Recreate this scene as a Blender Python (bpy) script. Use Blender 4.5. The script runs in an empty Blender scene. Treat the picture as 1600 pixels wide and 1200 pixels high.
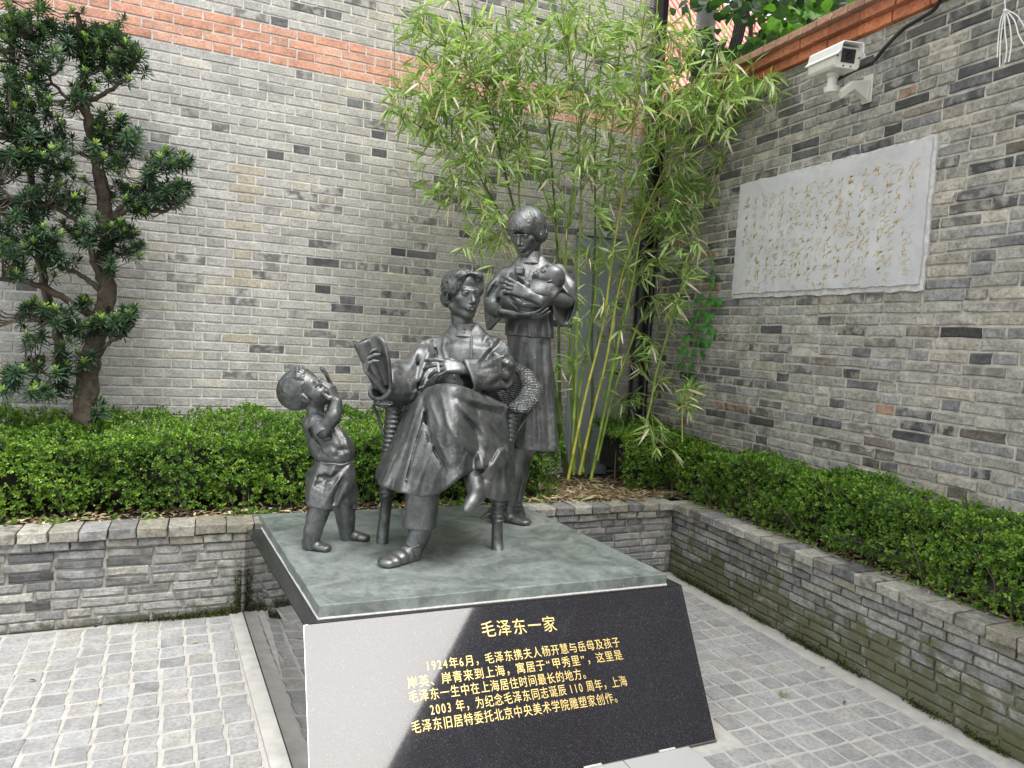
import bpy, math, random
import numpy as np
from mathutils import Vector, Matrix
SC = bpy.context.scene
COL = SC.collection
random.seed(7)
RNG = np.random.default_rng(7)
PI = math.pi

# ------------------------------------------------------------------ camera
CAM_H = 1.7
F_PX = 1094.16                      # focal length in pixels of a 1600 px wide frame
YAW, PITCH, ROLL = 0.41026935, 0.06457335, -0.05847469
_f = np.array([math.sin(YAW) * math.cos(PITCH), math.cos(YAW) * math.cos(PITCH), -math.sin(PITCH)])
_rt = np.array([math.cos(YAW), -math.sin(YAW), 0.0])
_dn = np.cross(_f, _rt)
RT = _rt * math.cos(ROLL) + _dn * math.sin(ROLL)
DN = -_rt * math.sin(ROLL) + _dn * math.cos(ROLL)
FW = _f
cam = bpy.data.cameras.new('camera')
cam.lens = 36.0 * F_PX / 1600.0
cam.clip_start = 0.05
cam.clip_end = 500
cam_o = bpy.data.objects.new('camera', cam)
COL.objects.link(cam_o)
cam_o.matrix_world = Matrix(((RT[0], -DN[0], -FW[0], 0), (RT[1], -DN[1], -FW[1], 0), (RT[2], -DN[2], -FW[2], CAM_H), (0, 0, 0, 1)))
SC.camera = cam_o

# ------------------------------------------------------------------ sky, sun, exposure
SUN_EL, SUN_AZ = math.radians(61), math.radians(160)      # azimuth clockwise from +Y: high and behind the camera
world = bpy.data.worlds.new('World')
SC.world = world
world.use_nodes = True
wn = world.node_tree.nodes
wl = world.node_tree.links
wn.clear()
w_out = wn.new('ShaderNodeOutputWorld')
w_bg = wn.new('ShaderNodeBackground')
w_sky = wn.new('ShaderNodeTexSky')
w_sky.sky_type = 'NISHITA'
w_sky.sun_disc = False
w_sky.sun_elevation = SUN_EL
w_sky.sun_rotation = SUN_AZ
w_sky.air_density = 1.0
w_sky.dust_density = 6.0
w_hs = wn.new('ShaderNodeHueSaturation')
w_hs.inputs['Saturation'].default_value = 0.25
wl.new(w_sky.outputs[0], w_hs.inputs['Color'])
# overcast: an even white cloud cover, brighter towards the zenith, over most of the sky
w_tc = wn.new('ShaderNodeTexCoord'); w_sp = wn.new('ShaderNodeSeparateXYZ'); wl.new(w_tc.outputs['Generated'], w_sp.inputs[0])
w_mr = wn.new('ShaderNodeMapRange'); w_mr.inputs['To Min'].default_value = 5.5; w_mr.inputs['To Max'].default_value = 10.5
wl.new(w_sp.outputs['Z'], w_mr.inputs['Value'])
w_cl = wn.new('ShaderNodeMix'); w_cl.data_type = 'RGBA'; w_cl.blend_type = 'MULTIPLY'; w_cl.inputs[0].default_value = 1
w_cl.inputs[7].default_value = (.97, .985, 1.0, 1); wl.new(w_mr.outputs[0], w_cl.inputs[6])
w_mx = wn.new('ShaderNodeMix'); w_mx.data_type = 'RGBA'; w_mx.inputs[0].default_value = .75
wl.new(w_hs.outputs[0], w_mx.inputs[6]); wl.new(w_cl.outputs[2], w_mx.inputs[7])
wl.new(w_mx.outputs[2], w_bg.inputs['Color'])
w_bg.inputs['Strength'].default_value = 0.10
wl.new(w_bg.outputs[0], w_out.inputs[0])
sun = bpy.data.lights.new('sun', 'SUN')
sun.energy = 1.3
sun.angle = math.radians(30)
sun.color = (1.0, 0.965, 0.91)
sun_o = bpy.data.objects.new('sun', sun)
COL.objects.link(sun_o)
_sd = Vector((math.sin(SUN_AZ) * math.cos(SUN_EL), math.cos(SUN_AZ) * math.cos(SUN_EL), math.sin(SUN_EL)))
sun_o.rotation_euler = _sd.to_track_quat('Z', 'Y').to_euler()
sun_o.location = (0, 0, 12)
SC.view_settings.view_transform = 'Standard'
SC.view_settings.look = 'None'
SC.view_settings.exposure = 1.42
SC.view_settings.gamma = 1.0
SC.view_settings.use_curve_mapping = False
SC.render.engine = 'CYCLES'
SC.cycles.max_bounces = 6
SC.cycles.transparent_max_bounces = 6
SC.cycles.use_denoising = True

# ------------------------------------------------------------------ helpers
def ray(px, py):
    v = RT * ((px - 800) / F_PX) + DN * ((py - 600) / F_PX) + FW
    return v

def at(px, py, axis, val):
    """place seen at (px, py) of the 1600 px picture, on the plane axis = val"""
    r = ray(px, py)
    o = np.array([0, 0, CAM_H])
    t = (val - o[axis]) / r[axis]
    return o + t * r

def proj(p):
    q = np.asarray(p, float) - np.array([0, 0, CAM_H])
    x, y, z = q @ RT, q @ DN, q @ FW
    return 800 + F_PX * x / z, 600 + F_PX * y / z, z

def tag(o, label=None, cat=None, group=None, kind=None):
    if label: o['label'] = label
    if cat: o['category'] = cat
    if group: o['group'] = group
    if kind: o['kind'] = kind
    return o

def empty(name, loc, parent=None):
    o = bpy.data.objects.new(name, None)
    COL.objects.link(o)
    o.location = loc
    o.empty_display_size = 0.1
    if parent: o.parent = parent
    return o

def link(name, me, mat=None, parent=None, smooth=False):
    """mesh given in world coordinates; a parent is an unrotated Empty (or None)"""
    o = bpy.data.objects.new(name, me)
    COL.objects.link(o)
    if mat is not None and len(me.materials) == 0:
        me.materials.append(mat)
    if parent is not None:
        o.parent = parent
        w = Vector((0, 0, 0)); p = parent
        while p is not None:
            w += p.location; p = p.parent
        o.location = -w
    if smooth and len(me.polygons):
        me.polygons.foreach_set('use_smooth', np.ones(len(me.polygons), bool))
    return o

def mesh(name, V, Fc, col=None):
    me = bpy.data.meshes.new(name)
    V = np.asarray(V, np.float32)
    if isinstance(Fc, np.ndarray):
        n, k = Fc.shape
        me.vertices.add(len(V)); me.vertices.foreach_set('co', V.ravel())
        me.loops.add(n * k); me.loops.foreach_set('vertex_index', Fc.astype(np.int32).ravel())
        me.polygons.add(n); me.polygons.foreach_set('loop_start', np.arange(0, n * k, k, dtype=np.int32))
        me.update(calc_edges=True)
        me.validate()
        me.shade_flat()
    else:
        me.from_pydata([tuple(map(float, v)) for v in V], [], [tuple(f) for f in Fc])
        me.update()
    if col is not None:
        a = me.color_attributes.new('tone', 'FLOAT_COLOR', 'POINT')
        c = np.ones((len(V), 4), np.float32); c[:, :col.shape[1]] = col
        a.data.foreach_set('color', c.ravel())
    return me

class MB:
    """collects simple solids into one mesh"""
    def __init__(s): s.v = []; s.f = []
    def add(s, V, Fc):
        n = len(s.v); s.v += [tuple(map(float, v)) for v in V]; s.f += [tuple(i + n for i in f) for f in Fc]; return s
    def hexa(s, P):      # 8 corners: bottom 0-3 counterclockwise, top 4-7
        return s.add(P, [(3, 2, 1, 0), (4, 5, 6, 7), (0, 1, 5, 4), (1, 2, 6, 5), (2, 3, 7, 6), (3, 0, 4, 7)])
    def box(s, lo, hi):
        x0, y0, z0 = lo; x1, y1, z1 = hi
        return s.hexa([(x0, y0, z0), (x1, y0, z0), (x1, y1, z0), (x0, y1, z0), (x0, y0, z1), (x1, y0, z1), (x1, y1, z1), (x0, y1, z1)])
    def obox(s, c, ax, ay, az, hx, hy, hz):
        c = np.array(c, float); ax, ay, az = [np.array(a, float) for a in (ax, ay, az)]
        P = [c + sx * hx * ax + sy * hy * ay + sz * hz * az for sz in (-1, 1) for sx, sy in ((-1, -1), (1, -1), (1, 1), (-1, 1))]
        return s.hexa(P)
    def tube(s, P, R, n=8, caps=True):
        P = [np.array(p, float) for p in P]
        R = [R] * len(P) if not hasattr(R, '__len__') else R
        V = []; Fc = []
        up = None
        for i, p in enumerate(P):
            t = P[min(i + 1, len(P) - 1)] - P[max(i - 1, 0)]; t /= np.linalg.norm(t) + 1e-12
            if up is None:
                up = np.array([0, 0, 1.0]) if abs(t[2]) < .9 else np.array([1.0, 0, 0])
            a = np.cross(t, up); a /= np.linalg.norm(a) + 1e-12; b = np.cross(a, t); up = b
            for k in range(n):
                an = 2 * PI * k / n
                V.append(p + R[i] * (math.cos(an) * a + math.sin(an) * b))
        for i in range(len(P) - 1):
            for k in range(n):
                k2 = (k + 1) % n
                Fc.append((i * n + k, i * n + k2, (i + 1) * n + k2, (i + 1) * n + k))
        if caps:
            Fc.append(tuple(range(n))[::-1]); Fc.append(tuple((len(P) - 1) * n + k for k in range(n)))
            Fc[-2] = Fc[-2][::-1]; Fc[-1] = Fc[-1][::-1]
        return s.add(V, Fc)
    def build(s, name, mat, parent=None, smooth=False, bevel=0):
        me = bpy.data.meshes.new(name); me.from_pydata(s.v, [], s.f); me.update()
        o = link(name, me, mat, parent, smooth)
        if bevel:
            m = o.modifiers.new('b', 'BEVEL'); m.width = bevel; m.segments = 2; m.limit_method = 'ANGLE'
        return o

# ------------------------------------------------------------------ materials
def nt(name):
    m = bpy.data.materials.new(name); m.use_nodes = True
    n = m.node_tree.nodes; l = m.node_tree.links
    return m, n, l, n['Principled BSDF']

def N(n, typ, **kw):
    o = n.new(typ)
    for k, v in kw.items():
        if k.startswith('_'): setattr(o, k[1:], v)
        else: o.inputs[k.replace('__', ' ')].default_value = v
    return o

def noise(n, l, vec, scale, detail=4, rough=.55, dist=0):
    t = N(n, 'ShaderNodeTexNoise', Scale=scale, Detail=detail, Roughness=rough, Distortion=dist)
    l.new(vec, t.inputs['Vector']); return t.outputs['Fac']

def ramp(n, l, fac, stops):
    r = n.new('ShaderNodeValToRGB'); e = r.color_ramp.elements
    while len(e) < len(stops): e.new(0.5)
    for el, (p, c) in zip(e, stops):
        el.position = p; el.color = (c, c, c, 1) if not hasattr(c, '__len__') else tuple(c) + (1,)
    l.new(fac, r.inputs[0]); return r.outputs[0]

def mixc(n, l, fac, a, b, mode='MIX'):
    m = n.new('ShaderNodeMix'); m.data_type = 'RGBA'; m.blend_type = mode
    for sock, v in ((m.inputs[0], fac), (m.inputs[6], a), (m.inputs[7], b)):
        if hasattr(v, 'links'): l.new(v, sock)
        elif hasattr(v, '__len__'): sock.default_value = tuple(v) + (1,) if len(v) == 3 else v
        else: sock.default_value = v
    return m.outputs[2]

def math2(n, l, op, a, b=0.0, clamp=False):
    m = n.new('ShaderNodeMath'); m.operation = op; m.use_clamp = clamp
    for i, v in enumerate((a, b)):
        if hasattr(v, 'links'): l.new(v, m.inputs[i])
        else: m.inputs[i].default_value = v
    return m.outputs[0]

def bump(n, l, bsdf, height, strength=.3, dist=.01):
    b = N(n, 'ShaderNodeBump', Strength=strength, Distance=dist)
    l.new(height, b.inputs['Height']); l.new(b.outputs[0], bsdf.inputs['Normal']); return b

def pos(n): return n.new('ShaderNodeNewGeometry').outputs['Position']

def plain(name, color, rough=.6, metal=0, var=.15, scale=30, bmp=.1, bdist=.003):
    m, n, l, b = nt(name); p = pos(n)
    f = noise(n, l, p, scale, 5)
    lo = [c * (1 - var) for c in color]; hi = [min(1, c * (1 + var)) for c in color]
    c = ramp(n, l, f, [(.3, lo), (.7, hi)])
    l.new(c, b.inputs['Base Color']); b.inputs['Roughness'].default_value = rough; b.inputs['Metallic'].default_value = metal
    if bmp: bump(n, l, b, f, bmp, bdist)
    return m

def masonry_mat(name, src, blotch=.6, scale=1.0, moss=None, rough=.88, pits=.5, whit=0.25):
    """brick or stone; its own tone comes from the piece (object colour, or the 'tone' attribute of a joined mesh);
    alpha of that tone is how burnt the piece is"""
    m, n, l, b = nt(name); p = pos(n)
    if src == 'object':
        s = n.new('ShaderNodeObjectInfo'); col, al = s.outputs['Color'], s.outputs['Alpha']
    else:
        s = n.new('ShaderNodeAttribute'); s.attribute_name = 'tone'; col, al = s.outputs['Color'], s.outputs['Alpha']
    f1 = noise(n, l, p, 9 * scale, 3, .6)
    f2 = noise(n, l, p, 60 * scale, 6, .7)
    f3 = noise(n, l, p, 260 * scale, 3, .7)
    v1 = ramp(n, l, f1, [(.3, .82), (.7, 1.14)])
    c = mixc(n, l, 1.0, col, v1, 'MULTIPLY')
    v2 = ramp(n, l, f2, [(.3, .66), (.5, 1.0), (.7, 1.26)])
    c = mixc(n, l, 1.0, c, v2, 'MULTIPLY')
    # burnt patch
    f4 = noise(n, l, p, 24 * scale, 7, .8, .5)
    c = mixc(n, l, 1.0, c, ramp(n, l, f4, [(.36, 1 - .5 * min(1, pits)), (.5, 1.0), (.64, 1 + .3 * min(1, pits))]), 'MULTIPLY')
    fb = noise(n, l, p, 15 * scale, 4, .65)
    mk = ramp(n, l, fb, [(.44, 0.0), (.56, 1.0)])
    mk = math2(n, l, 'MULTIPLY', mk, al)
    mk = math2(n, l, 'MULTIPLY', mk, blotch)
    c = mixc(n, l, mk, c, (.045, .045, .05))
    # mortar smears
    wm = ramp(n, l, noise(n, l, p, 34 * scale, 7, .8, .6), [(.6, 0.0), (.74, 1.0)])
    c = mixc(n, l, math2(n, l, 'MULTIPLY', wm, whit), c, (.52, .51, .48))
    if pits:
        pt = ramp(n, l, noise(n, l, p, 130 * scale, 2, .5), [(.2, 1.0), (.3, 0.0)])
        c = mixc(n, l, math2(n, l, 'MULTIPLY', pt, pits), c, (.03, .03, .03))
    if moss: c = moss(n, l, p, c)
    l.new(c, b.inputs['Base Color']); b.inputs['Roughness'].default_value = rough
    b.inputs['Specular IOR Level'].default_value = .25
    h = math2(n, l, 'ADD', math2(n, l, 'MULTIPLY', f2, 1.0), math2(n, l, 'MULTIPLY', f3, .35))
    bump(n, l, b, h, .8, .007)
    return m

def below(n, l, z, z0, z1):
    """1 under z0, 0 above z1"""
    m = n.new('ShaderNodeMapRange'); m.inputs['From Min'].default_value = z0; m.inputs['From Max'].default_value = z1
    m.inputs['To Min'].default_value = 1; m.inputs['To Max'].default_value = 0
    l.new(z, m.inputs['Value']); return m.outputs[0]
# ================================================================== masonry
def brick_shape(rs, w, h, d, bev=.004, jit=.0015):
    """front at y = 0 facing -y, centred in x and z; d deep. 24 vertices, 40 triangles"""
    hx, hz = w / 2, h / 2
    base = [(-1, -1), (0, -1), (1, -1), (1, 0), (1, 1), (0, 1), (-1, 1), (-1, 0)]
    V = []
    out = [(x * hx + rs.normal(0, jit), z * hz + rs.normal(0, jit)) for x, z in base]
    for (x, z) in out: V.append((x, d, z))
    for (x, z) in out: V.append((x, bev * .9 + abs(rs.normal(0, jit * .6)), z))
    for (x, z), (bx, bz) in zip(out, base):
        V.append((x - bx * bev * rs.uniform(.6, 1.5), rs.normal(0, jit * .5), z - bz * bev * rs.uniform(.6, 1.5)))
    V.append((rs.normal(0, .1) * w * .2, rs.normal(0, jit * .5), 0))
    Fc = []
    for i in range(8):
        j = (i + 1) % 8
        Fc.append((i, j, 8 + j)); Fc.append((i, 8 + j, 8 + i))
        Fc.append((8 + i, 8 + j, 16 + j)); Fc.append((8 + i, 16 + j, 16 + i))
        Fc.append((16 + i, 16 + j, 24))
    return np.array(V), np.array(Fc)

class Wall:
    """rows of bricks; origin o, u along the wall, inward n (the direction the wall goes into), up z"""
    def __init__(s, root, o, u, n, mat_obj, mat_stuff, variants=5, seed=1, limit=300, piece='brick', jit=.0015, bev=.004, up=(0, 0, 1)):
        s.root, s.o, s.u, s.n, s.up = root, np.array(o, float), np.array(u, float), np.array(n, float), np.array(up, float)
        s.mo, s.ms, s.rs, s.limit, s.piece = mat_obj, mat_stuff, np.random.default_rng(seed), limit, piece
        s.items = []; s.var = {}; s.nv = variants; s.jit, s.bev = jit, bev
    def shape(s, w, h, d):
        k = (round(w, 2), round(h, 3), round(d, 3), int(s.rs.integers(s.nv)))
        if k not in s.var:
            V, Fc = brick_shape(s.rs, 1.0 * w, h, d, s.bev, s.jit)
            s.var[k] = (V, Fc, None, w)
        return k
    def add(s, a, z, w, h, d, col, burnt=0.0, proud=0.0, vis=True):
        """a = centre along the wall, z = centre height, proud = how far the face stands out"""
        s.items.append((a, z, w, h, d, col, burnt, proud, s.shape(w, h, d), vis))
    def finish(s):
        M3 = np.stack([s.u, s.n, s.up], 1)
        sc = []
        for it in s.items:
            c = s.o + s.u * it[0] + s.up * it[1]
            x, y, z = proj(c)
            inside = z > .3 and -10 < x < 1610 and -10 < y < 1210 and it[9]
            sc.append(it[2] * it[3] / (z * z) if inside else -1)
        order = np.argsort(-np.array(sc))
        chosen = [i for i in order[:s.limit] if sc[i] > 0]
        cs = set(chosen)
        rot = Matrix([list(r) for r in M3]).to_4x4() if np.linalg.det(M3) > 0 else None
        flip = np.linalg.det(M3) < 0
        pw = Vector((0, 0, 0)); p = s.root
        while p is not None: pw += p.location; p = p.parent
        for i in chosen:
            a, z, w, h, d, col, burnt, proud, k, _ = s.items[i]
            V, Fc, me, w0 = s.var[k]
            if me is None:
                W = V @ M3.T
                me = mesh(s.piece, W, Fc[:, ::-1] if flip else Fc)
                me.materials.append(s.mo)
                s.var[k] = (V, Fc, me, w0)
            ob = bpy.data.objects.new(s.piece, me); COL.objects.link(ob)
            ob.parent = s.root
            ob.location = Vector(s.o + s.u * a + s.up * z - s.n * proud) - pw
            ob.color = (col[0], col[1], col[2], burnt)
        Vs, Fs, Cs = [], [], []; nv = 0
        for i, it in enumerate(s.items):
            if i in cs: continue
            a, z, w, h, d, col, burnt, proud, k, _ = it
            V, Fc, me, w0 = s.var[k]
            Vs.append(V @ M3.T + (s.o + s.u * a + s.up * z - s.n * proud)); Fs.append((Fc[:, ::-1] if flip else Fc) + nv)
            Cs.append(np.tile([col[0], col[1], col[2], burnt], (len(V), 1))); nv += len(V)
        if Vs:
            me = mesh(s.piece, np.concatenate(Vs), np.concatenate(Fs), np.concatenate(Cs))
            o = link('remaining_' + s.piece + 's', me, s.ms, s.root); o['kind'] = 'stuff'

def tone(rs, palette):
    """palette: (weight, rgb, spread, burnt probability)"""
    w = np.array([p[0] for p in palette], float); k = rs.choice(len(palette), p=w / w.sum())
    _, c, sp, bp = palette[k]
    f = 1 + rs.normal(0, sp)
    return tuple(max(.01, x * f) for x in c), (rs.uniform(.5, 1) if rs.random() < bp else 0.0)

MORTAR = plain('mortar', (.54, .53, .50), .95, var=.2, scale=25, bmp=.4, bdist=.004)
MORTAR_OLD = plain('old_mortar', (.42, .40, .35), .95, var=.3, scale=18, bmp=.6, bdist=.006)

def moss_low(z0, z1, amt, xr=None, col=(.045, .055, .018), lo=.66):
    def fn(n, l, p, c):
        s = n.new('ShaderNodeSeparateXYZ'); l.new(p, s.inputs[0])
        g = below(n, l, s.outputs['Z'], z0, z1)
        f = noise(n, l, p, 7, 6, .7, .5)
        f = math2(n, l, 'ADD', f, math2(n, l, 'MULTIPLY', g, .35))
        if xr is not None:
            axis, a, b_ = xr
            g2 = below(n, l, s.outputs[axis], a, b_)
            f = math2(n, l, 'ADD', math2(n, l, 'SUBTRACT', f, .16), math2(n, l, 'MULTIPLY', g2, .2))
        k = ramp(n, l, f, [(lo, 0.0), (lo + .15, 1.0)])
        k = math2(n, l, 'MULTIPLY', k, amt)
        k = math2(n, l, 'MULTIPLY', k, below(n, l, s.outputs['Z'], z1, z1 + .1))
        return mixc(n, l, k, c, col)
    return fn

# ---- back wall: facade of a building, Flemish bond, a four-course red band
BACK_Y, RIGHT_X = 5.5, 3.68
building = empty('brick_building', (1.0, BACK_Y, 0))
tag(building, 'tall grey brick building wall with a red brick band, behind the bronze figures', 'building')
b_obj = masonry_mat('grey_brick', 'object', blotch=.75, pits=.35, whit=.22)
b_st = masonry_mat('grey_brick_joined', 'attr', blotch=.75, pits=.35, whit=.22)
MB().box((-3.6, BACK_Y + .0055, 0), (RIGHT_X - .004, BACK_Y + .35, 6.6)).build('wall_core', MORTAR, building)
wl_ = Wall(building, (0, BACK_Y, 0), (1, 0, 0), (0, 1, 0), b_obj, b_st, seed=3, limit=300, jit=.0011, bev=.003)
C_H = .0675
pal_back = [(84, (.44, .435, .415), .05, .04), (10, (.39, .385, .37), .06, .15), (5, (.47, .45, .40), .05, .05)]
pal_back_r = [(72, (.395, .38, .335), .06, .06), (14, (.325, .315, .285), .08, .3), (12, (.14, .14, .145), .2, .6)]
pal_red = [(60, (.56, .30, .215), .06, 0), (40, (.60, .35, .26), .06, 0)]
rs = np.random.default_rng(11)
for k in range(4, 96):
    z = (k + .5) * C_H + .0
    red = 53 <= k <= 56
    x = -3.5 + (.19 if k % 2 else 0) + rs.normal(0, .004)
    while x < RIGHT_X - .05:
        for w in (.241, .115):
            ww = min(w, RIGHT_X - .006 - x)
            if ww < .03: x += w + .011; continue
            if red: col, bt = tone(rs, pal_red)
            else:
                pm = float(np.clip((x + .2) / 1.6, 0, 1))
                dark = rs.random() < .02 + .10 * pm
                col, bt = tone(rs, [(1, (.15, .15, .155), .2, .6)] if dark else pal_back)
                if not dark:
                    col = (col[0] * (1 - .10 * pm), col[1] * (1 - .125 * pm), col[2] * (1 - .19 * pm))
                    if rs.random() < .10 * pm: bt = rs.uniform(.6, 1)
                if -.02 < x < .16 and 1.4 < z < 3.4 and rs.random() < .3: col, bt = (.425, .39, .315), 0
                if w > .2 and col[0] < .16 and rs.random() < .6: col, bt = (.33, .325, .3), 1.0
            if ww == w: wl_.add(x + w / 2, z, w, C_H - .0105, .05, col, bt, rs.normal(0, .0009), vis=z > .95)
            else: wl_.add(x + ww / 2, z, round(ww, 2), C_H - .0105, .05, col, bt, 0, vis=False)
            x += w + .011
wl_.finish()

# ---- right wall: courtyard wall of old uneven bricks with a red corbelled coping
rwall = empty('courtyard_wall', (RIGHT_X, 2.6, 0))
tag(rwall, 'lower courtyard wall of old mottled grey bricks with corbelled red brick coping', 'wall')
def damp(n, l, p, c):
    s = n.new('ShaderNodeSeparateXYZ'); l.new(p, s.inputs[0])
    top = math2(n, l, 'SUBTRACT', 1.0, below(n, l, s.outputs['Z'], 2.75, 3.75))
    cor = math2(n, l, 'SUBTRACT', 1.0, below(n, l, s.outputs['Y'], 3.2, 5.4))
    f = math2(n, l, 'ADD', noise(n, l, p, 3.2, 7, .7, .6), math2(n, l, 'ADD', math2(n, l, 'MULTIPLY', top, .16), math2(n, l, 'MULTIPLY', cor, .14)))
    return mixc(n, l, ramp(n, l, f, [(.54, 0.0), (.78, .72)]), c, (.085, .085, .062))
r_obj = masonry_mat('old_brick', 'object', blotch=.9, pits=.8, whit=.35, moss=damp)
r_st = masonry_mat('old_brick_joined', 'attr', blotch=.9, pits=.8, whit=.35, moss=damp)
WALL_Y0 = -1.9
MB().box((RIGHT_X + .009, WALL_Y0, 0), (RIGHT_X + .38, BACK_Y + .5, 3.70)).build('wall_core', MORTAR_OLD, rwall)
wl_ = Wall(rwall, (RIGHT_X, 0, 0), (0, -1, 0), (1, 0, 0), r_obj, r_st, seed=5, limit=300, jit=.0024, bev=.005)
pal_old = [(50, (.34, .33, .295), .10, .15), (14, (.28, .28, .275), .12, .35), (13, (.39, .365, .31), .1, .1),
           (8, (.14, .14, .145), .25, .5), (4, (.20, .18, .155), .2, .4), (1.0, (.34, .235, .17), .1, .1)]
C2 = .0664
rs = np.random.default_rng(23)
for k in range(4, 56):
    z = (k + .5) * C2 - .02
    if z + C2 / 2 > 3.70: break
    a = -BACK_Y + .004
    while a < -WALL_Y0:
        w = rs.choice([.235, .225, .115, .105, .21]) + rs.normal(0, .006)
        w = round(float(w), 2)
        y = -(a + w / 2)
        in_panel = 2.72 < y < 4.33 and 2.12 < z < 2.97
        if not in_panel or True:
            col, bt = tone(rs, pal_old)
            wl_.add(a + w / 2, z + rs.normal(0, .001), w, C2 - .012 + rs.normal(0, .001) * 0, .05, col, bt, rs.normal(0, .0022), vis=(z > .95 and not in_panel))
        a += w + .012
wl_.finish()
# coping: three corbelled red courses
cop_o = masonry_mat('red_coping_brick', 'object', blotch=.35, whit=.15)
cop_s = masonry_mat('red_coping_brick_joined', 'attr', blotch=.35, whit=.15)
wl_ = Wall(rwall, (RIGHT_X, 0, 0), (0, -1, 0), (1, 0, 0), cop_o, cop_s, seed=6, limit=120, piece='coping_brick', bev=.003)
for k, (z0, h, pr, wdt, col) in enumerate([(3.703, .062, .03, .235, (.46, .17, .085)), (3.768, .062, .075, .235, (.42, .165, .09)), (3.833, .05, .12, .115, (.40, .235, .165))]):
    a = -BACK_Y + .01 + k * .05
    while a < -WALL_Y0:
        c, bt = tone(rs, [(1, col, .09, .15)])
        wl_.add(a + wdt / 2, z0 + h / 2, wdt, h, .5 if k == 2 else .2, c, bt, pr + rs.normal(0, .0015))
        a += wdt + .006
wl_.finish()
MB().box((RIGHT_X + .08, WALL_Y0, 3.703), (RIGHT_X + .36, BACK_Y + .3, 3.83)).build('coping_core', MORTAR_OLD, rwall)

# ---- planter walls
PL_Y, PL_X, PL_H = 4.30, 3.27, .54
PR = .4 / 2
def planter(name, label, o, u, n, a0, a1, seed, mo, ms, skip=None, core=None, rec=.077):
    root = empty(name, (np.array(o) + np.array(u) * (a0 + a1) / 2))
    tag(root, label, 'planter wall')
    w = Wall(root, o, u, n, mo, ms, seed=seed, limit=290, jit=.0019, bev=.0045)
    rs = np.random.default_rng(seed)
    pal = [(60, (.30, .30, .285), .10, .25), (20, (.24, .243, .243), .12, .4), (16, (.35, .34, .31), .1, .15), (4, (.15, .15, .155), .2, .5)]
    ch = .0535
    for k in range(8):
        a = a0 + rs.uniform(-.2, 0)
        while a < a1:
            ww = float(rs.choice([.225, .215, .115, .20])); s0, s1 = max(a, a0), min(a + ww, a1)
            if s1 - s0 > .04 and not (skip and skip(s0, s1)):
                c, bt = tone(rs, pal)
                w.add((s0 + s1) / 2, (k + .5) * ch + rs.normal(0, .0012), round(s1 - s0, 2), ch - .011, .05, c, bt, rs.normal(0, .002))
            a += ww + .013
    for k, (z, h, pr, lw, dd) in enumerate([(.456, .046, .014, .155, .12), (.512, .056, .034, .138, .205)]):
        a = a0 + rs.uniform(-.1, 0)
        while a < a1:
            ww = lw + rs.normal(0, .008); s0, s1 = max(a, a0), min(a + ww, a1)
            if s1 - s0 > .03 and not (skip and skip(s0, s1)):
                c, bt = tone(rs, [(60, (.33, .32, .28), .12, .12), (20, (.24, .24, .235), .15, .4), (20, (.27, .255, .205), .1, .2)])
                w.add((s0 + s1) / 2, z + rs.normal(0, .0015), round(s1 - s0, 2), h, dd, c, bt, pr + rs.normal(0, .003))
            a += ww + .008
    w.finish()
    o = np.array(o, float); u = np.array(u, float); n = np.array(n, float); up = np.array([0, 0, 1.0])
    MB().obox(o + u * (a0 + a1) / 2 + n * .085 + up * .24, u, n, up, (a1 - a0) / 2, rec, .24).build('wall_core', core or MORTAR_OLD, root)
    return root
pm1 = dict(moss=moss_low(-.02, .16, .75, col=(.045, .05, .022)), whit=.75, blotch=.7, pits=.7)
pm2 = dict(moss=moss_low(.1, .55, .85, xr=('X', 0, 1), lo=.50, col=(.115, .12, .055)), whit=.5, blotch=.75, pits=.7)
pl_b = planter('planter_wall', 'low grey brick planter wall under the back hedge, meeting the pedestal', (0, PL_Y, 0), (1, 0, 0), (0, 1, 0), -2.9, PL_X - .004, 31, core=plain('grey_planter_mortar', (.30, .29, .26), .95, var=.3, scale=18, bmp=.6, bdist=.006), rec=.074, mo=
               masonry_mat('planter_brick', 'object', **pm1), ms=masonry_mat('planter_brick_joined', 'attr', **pm1),
               skip=lambda a, b: a > .30 and b < 2.02)
pl_r = planter('planter_wall', 'low mossy brick planter wall running along the right under the hedge', (PL_X, 0, 0), (0, -1, 0), (1, 0, 0), -PL_Y - .03, .9, 37, core=plain('mossy_planter_mortar', (.15, .15, .095), .95, var=.5, scale=9, bmp=.6, bdist=.006), rec=.071, mo=
               masonry_mat('mossy_brick', 'object', **pm2), ms=masonry_mat('mossy_brick_joined', 'attr', **pm2))

# ---- soil of the planters
m, n, l, b = nt('soil'); p = pos(n)
c = ramp(n, l, noise(n, l, p, 30, 8, .75), [(.3, (.025, .018, .012)), (.6, (.075, .055, .038)), (.8, (.13, .10, .07))])
l.new(c, b.inputs['Base Color']); b.inputs['Roughness'].default_value = 1
bump(n, l, b, noise(n, l, p, 45, 6, .7), .9, .02)
SOIL = m
V = []; Fc = []
def sheet(x0, x1, y0, y1, z, nx, ny, amp, rs):
    X, Y = np.meshgrid(np.linspace(x0, x1, nx), np.linspace(y0, y1, ny))
    Z = z + rs.normal(0, amp, X.shape)
    V = np.stack([X, Y, Z], -1).reshape(-1, 3)
    i = np.arange(nx * ny).reshape(ny, nx)
    Fq = np.stack([i[:-1, :-1], i[:-1, 1:], i[1:, 1:], i[1:, :-1]], -1).reshape(-1, 4)
    return V, Fq
rs = np.random.default_rng(4)
V1, F1 = sheet(-3.5, RIGHT_X + .01, PL_Y + .15, BACK_Y + .02, .525, 120, 24, .006, rs)
V2, F2 = sheet(PL_X + .15, RIGHT_X + .01, -1.0, PL_Y + .15, .525, 10, 90, .006, rs)
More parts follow.
